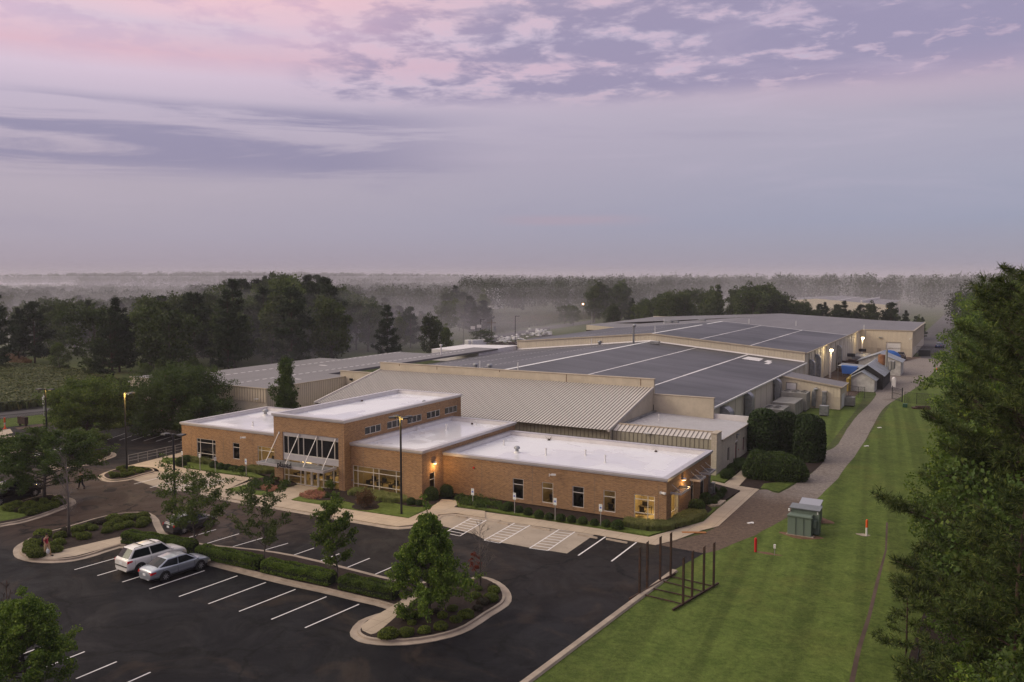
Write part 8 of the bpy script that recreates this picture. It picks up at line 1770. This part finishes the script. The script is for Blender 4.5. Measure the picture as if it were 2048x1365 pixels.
# single trees that stand out
big_p = pine('old_pine', 321, 17.5, 2.2, 6.6, .3, .60, 26, 20, L_pined, 12, .09, lambda t: (1-t)**.62*.92+.10)
tree(big_p, G(226, 765), 1.0, .80, 'large dark pine standing free before the left wood', None, 'pine_tree', 'pine')
tree(PT[0], G(-12, 742), 1.0, .95, 'dark pine cut by the left picture edge in the mist', None, 'pine_tree', 'pine')
tree(PT[1], G(70, 728), 2.0, .85, 'low dark pine at the left front of the wood above the reeds', None, 'pine_tree', 'pine')
for px, py, s_, l in ((325, 768, .27, 'bright light green young tree before the dark wood left of the warehouse roof'), (180, 758, .25, 'pale green young tree left of the large free pine'), (292, 772, .26, 'small green tree between the free pine and the side warehouse'), (118, 745, .38, 'rounded green tree left of the free pine'), (250, 800, .22, 'young tree behind the dark hollies'), (388, 768, .30, 'small pale tree behind the myrtle')):
    tree(FT[(1, 1, 0, 3, 1, 4)[int(px) % 6]], G(px, py), px, s_, l, 'young trees at the wood edge', 'young_tree')
# trees behind the rear warehouse
R3 = [(-128, 305), (-100, 300), (-70, 306), (-60, 330), (-62, 372), (-100, 372), (-150, 380), (-165, 340)]
wood(44, R3, 3, 'green tree standing behind the far end of the long warehouse', 'trees behind the rear warehouse', (.78, 1.02), .12, 6, hm3)
R4 = [(-68, 322), (-18, 312), (-18, 326), (-70, 338)]
wood(26, R4, 4, 'low dark tree in the row between the two warehouses', 'tree row between the warehouses', (.42, .56), .55, 4.2, hm4)
R5 = GS([(1180, 647), (1260, 640), (1260, 628), (1180, 628)]); wood(10, R5, 6, 'tree at the right end of the rusty field', 'trees at the field end', (.8, 1.0), .1, 7)
R6 = GS([(880, 688), (975, 668), (975, 650), (900, 650)]); wood(13, R6, 7, 'tree between the dark wood and the rusty field', 'trees beside the field', (.55, .85), .3, 6)
# far woods: read as one mass
def mass(name, pts, seed, label, nleaf=170, leaf=1.9, hs=(15, 22), m=L_far, rad=5.5, zf=None):
    rg = np.random.default_rng(seed); n = len(pts); P = np.array(pts); H = rg.uniform(*hs, n); zb = np.array([zf(x, y) if zf else 0.0 for x, y in pts])
    d = unit(rg.normal(size=(n, nleaf, 3))); u = rg.uniform(.75, 1.08, (n, nleaf, 1)); rr = (rad*rg.uniform(.7, 1.25, n))[:, None]
    ph = rg.uniform(0, 6.28, (n, 1)); k = 1+.22*np.sin(d[..., 0]*5+ph)*np.sin(d[..., 1]*4+ph*2)
    X = P[:, None, 0]+d[..., 0]*u[..., 0]*k*rr; Y = P[:, None, 1]+d[..., 1]*u[..., 0]*k*rr; Z = (zb+H*.58)[:, None]+d[..., 2]*u[..., 0]*k*(H*.42)[:, None]
    C = np.stack([X, Y, Z], -1).reshape(-1, 3); V, Fq = leaves(C, leaf, rg, d.reshape(-1, 3), .7)
    return tag(link(name, np_mesh(name, V, Fq, m)), label, 'woods', None, 'stuff')
def scatter(region, n, seed):
    rg = np.random.default_rng(seed); out = []; xs = [p[0] for p in region]; ys = [p[1] for p in region]
    while len(out) < n:
        x, y = rg.uniform(min(xs), max(xs)), rg.uniform(min(ys), max(ys)); c = False; j = len(region)-1
        for i in range(len(region)):
            if (region[i][1] > y) != (region[j][1] > y) and x < (region[j][0]-region[i][0])*(y-region[i][1])/(region[j][1]-region[i][1])+region[i][0]: c = not c
            j = i
        out.append((x, y)) if c else None
    return out
def hill(x, y):
    cx, cy = -1250, 1150
    return 11*math.exp(-(((x-cx)/520)**2+((y-cy)/420)**2))+3*math.exp(-(((x+200)/900)**2+((y-2300)/350)**2))
R7 = GS([(930, 628), (1250, 628), (1500, 606), (1500, 590), (1200, 592), (930, 596)]); mass('far_woods', scatter(R7, 620, 11), 11, 'misty wood behind the rusty field', 300, 1.1, hs=(14, 21))
R8 = GS([(380, 640), (930, 650), (930, 598), (700, 592), (380, 600)]); mass('far_woods', scatter(R8, 800, 12), 12, 'misty wood in the middle distance behind the dark wood', 220, 1.2, hs=(9, 15))
R9 = [(-60, 540), (40, 560), (250, 620), (250, 1100), (-250, 1100), (-320, 700), (-120, 600)]; mass('far_woods', scatter(R9, 900, 13), 13, 'wood behind the distant warehouse at the right', 260, 1.2, hs=(16, 23))
R9b = [(-9, 330), (12, 330), (60, 520), (-8, 520)]; mass('far_woods', scatter(R9b, 60, 17), 17, 'wood beside the far lane at the right', 500, .8, hs=(12, 19))
R10 = [(-600, 700), (250, 1100), (600, 2000), (-900, 2100), (-1500, 1500), (-1100, 700)]; mass('far_woods', scatter(R10, 1700, 14), 14, 'hazy wooded country towards the horizon', 90, 3.0, (12, 18), rad=9, zf=hill)
R11 = GS([(-80, 640), (380, 628), (380, 588), (-80, 590)]); mass('far_woods', scatter(R11, 520, 15), 15, 'pale misty wood at the far left', 220, 1.1, hs=(7, 12))
R12 = [(-1500, 800), (-700, 900), (-400, 1900), (-1200, 2200), (-2000, 1500)]; mass('far_woods', scatter(R12, 1300, 16), 16, 'wooded ridge fading into the sky at the left', 90, 3.2, (13, 19), rad=11, zf=hill)
# gentle hills
gx0 = np.linspace(-2600, 900, 60); gy0 = np.linspace(650, 3000, 40); b = MB(); vs = [(x, y, hill(x, y)-1.2) for y in gy0 for x in gx0]
b.add(vs, [(j*60+i, j*60+i+1, (j+1)*60+i+1, (j+1)*60+i) for j in range(39) for i in range(59)]); tag(b.build('hills', M_field, smooth=True), kind='structure')
# reeds and weeds
blades(None, 60000, 1.25, L_weed, 'tall_weeds', 'tall green weeds and reeds left of the free pine', 21, z=0, w=.30, clump=1.6, poly=GS([(-60, 826), (0, 822), (120, 808), (225, 795), (235, 770), (120, 740), (30, 735), (-60, 740)]))
blades(None, 16000, .9, L_brown, 'brown_weeds', 'rusty brown weeds at the far left clearing', 22, z=0, w=.25, clump=1.2, poly=GS([(-60, 742), (30, 736), (60, 728), (40, 712), (-60, 715)]))
blades(None, 26000, 1.2, L_weed, 'tall_weeds', 'green weeds around the rusty field', 23, z=0, w=.45, clump=2.4, poly=GS([(985, 668), (1090, 650), (1190, 636), (1190, 627), (1090, 626), (985, 630)]))
blades(None, 26000, 1.0, L_brown, 'brown_weeds', 'rusty brown growth in the middle of the field', 24, z=0, w=.5, clump=2.4, poly=GS([(1010, 652), (1080, 646), (1150, 637), (1165, 630), (1080, 633), (1020, 637)]))
o = link('flowering_bush', FT[3][1]); o.location = (*G(968, 694), 0); o.scale = (.55, .55, .30); tag(o, 'low reddish bush behind the white roof near the storage yard', 'bush')
# air
hz = MB().box(-2650, -400, -1.2, 1400, 3100, 46).build('haze', None); tag(hz, 'thin morning haze lying over the whole site', 'haze', None, 'stuff')
hm_ = bpy.data.materials.new('haze'); hm_.use_nodes = True; q = ND(hm_.node_tree); q.n.clear()
pv = q.new('ShaderNodeVolumePrincipled'); pv.inputs['Color'].default_value = (.74, .71, .79, 1); pv.inputs['Density'].default_value = 0.0002; pv.inputs['Anisotropy'].default_value = 0.0
q.l.new(pv.outputs[0], q.new('ShaderNodeOutputMaterial').inputs['Volume']); hz.data.materials.clear(); hz.data.materials.append(hm_)

def air(name, x0, y0, z0, x1, y1, z1, d, label):
    o = MB().box(x0, y0, z0, x1, y1, z1).build(name, None); tag(o, label, 'mist', None, 'stuff'); m_ = bpy.data.materials.new(name); m_.use_nodes = True; q = ND(m_.node_tree); q.n.clear()
    pv = q.new('ShaderNodeVolumePrincipled'); pv.inputs['Color'].default_value = (.90, .85, .94, 1); pv.inputs['Density'].default_value = d; q.l.new(pv.outputs[0], q.new('ShaderNodeOutputMaterial').inputs['Volume']); o.data.materials.append(m_)
for i, (zt, d) in enumerate(((11, .00045), (16, .00045), (21, .00040), (27, .00032), (34, .00024))):
    air('mist_bank', -2600+i*6, 330+i*25, -1.1-i*.01, 1350-i*5, 3050-i*9, zt, d, 'mist over the distant woods, %s layer from below' % ORD[i])
for i, (zt, d) in enumerate(((5, .0018), (9, .0016), (13, .0014), (17, .0010))):
    air('mist_patch', -420+i*9, 126+i*7, -1.15-i*.01, -124-i*3, 322-i*8, zt, d, 'mist caught in the dark wood at the left, %s layer from below' % ORD[i])
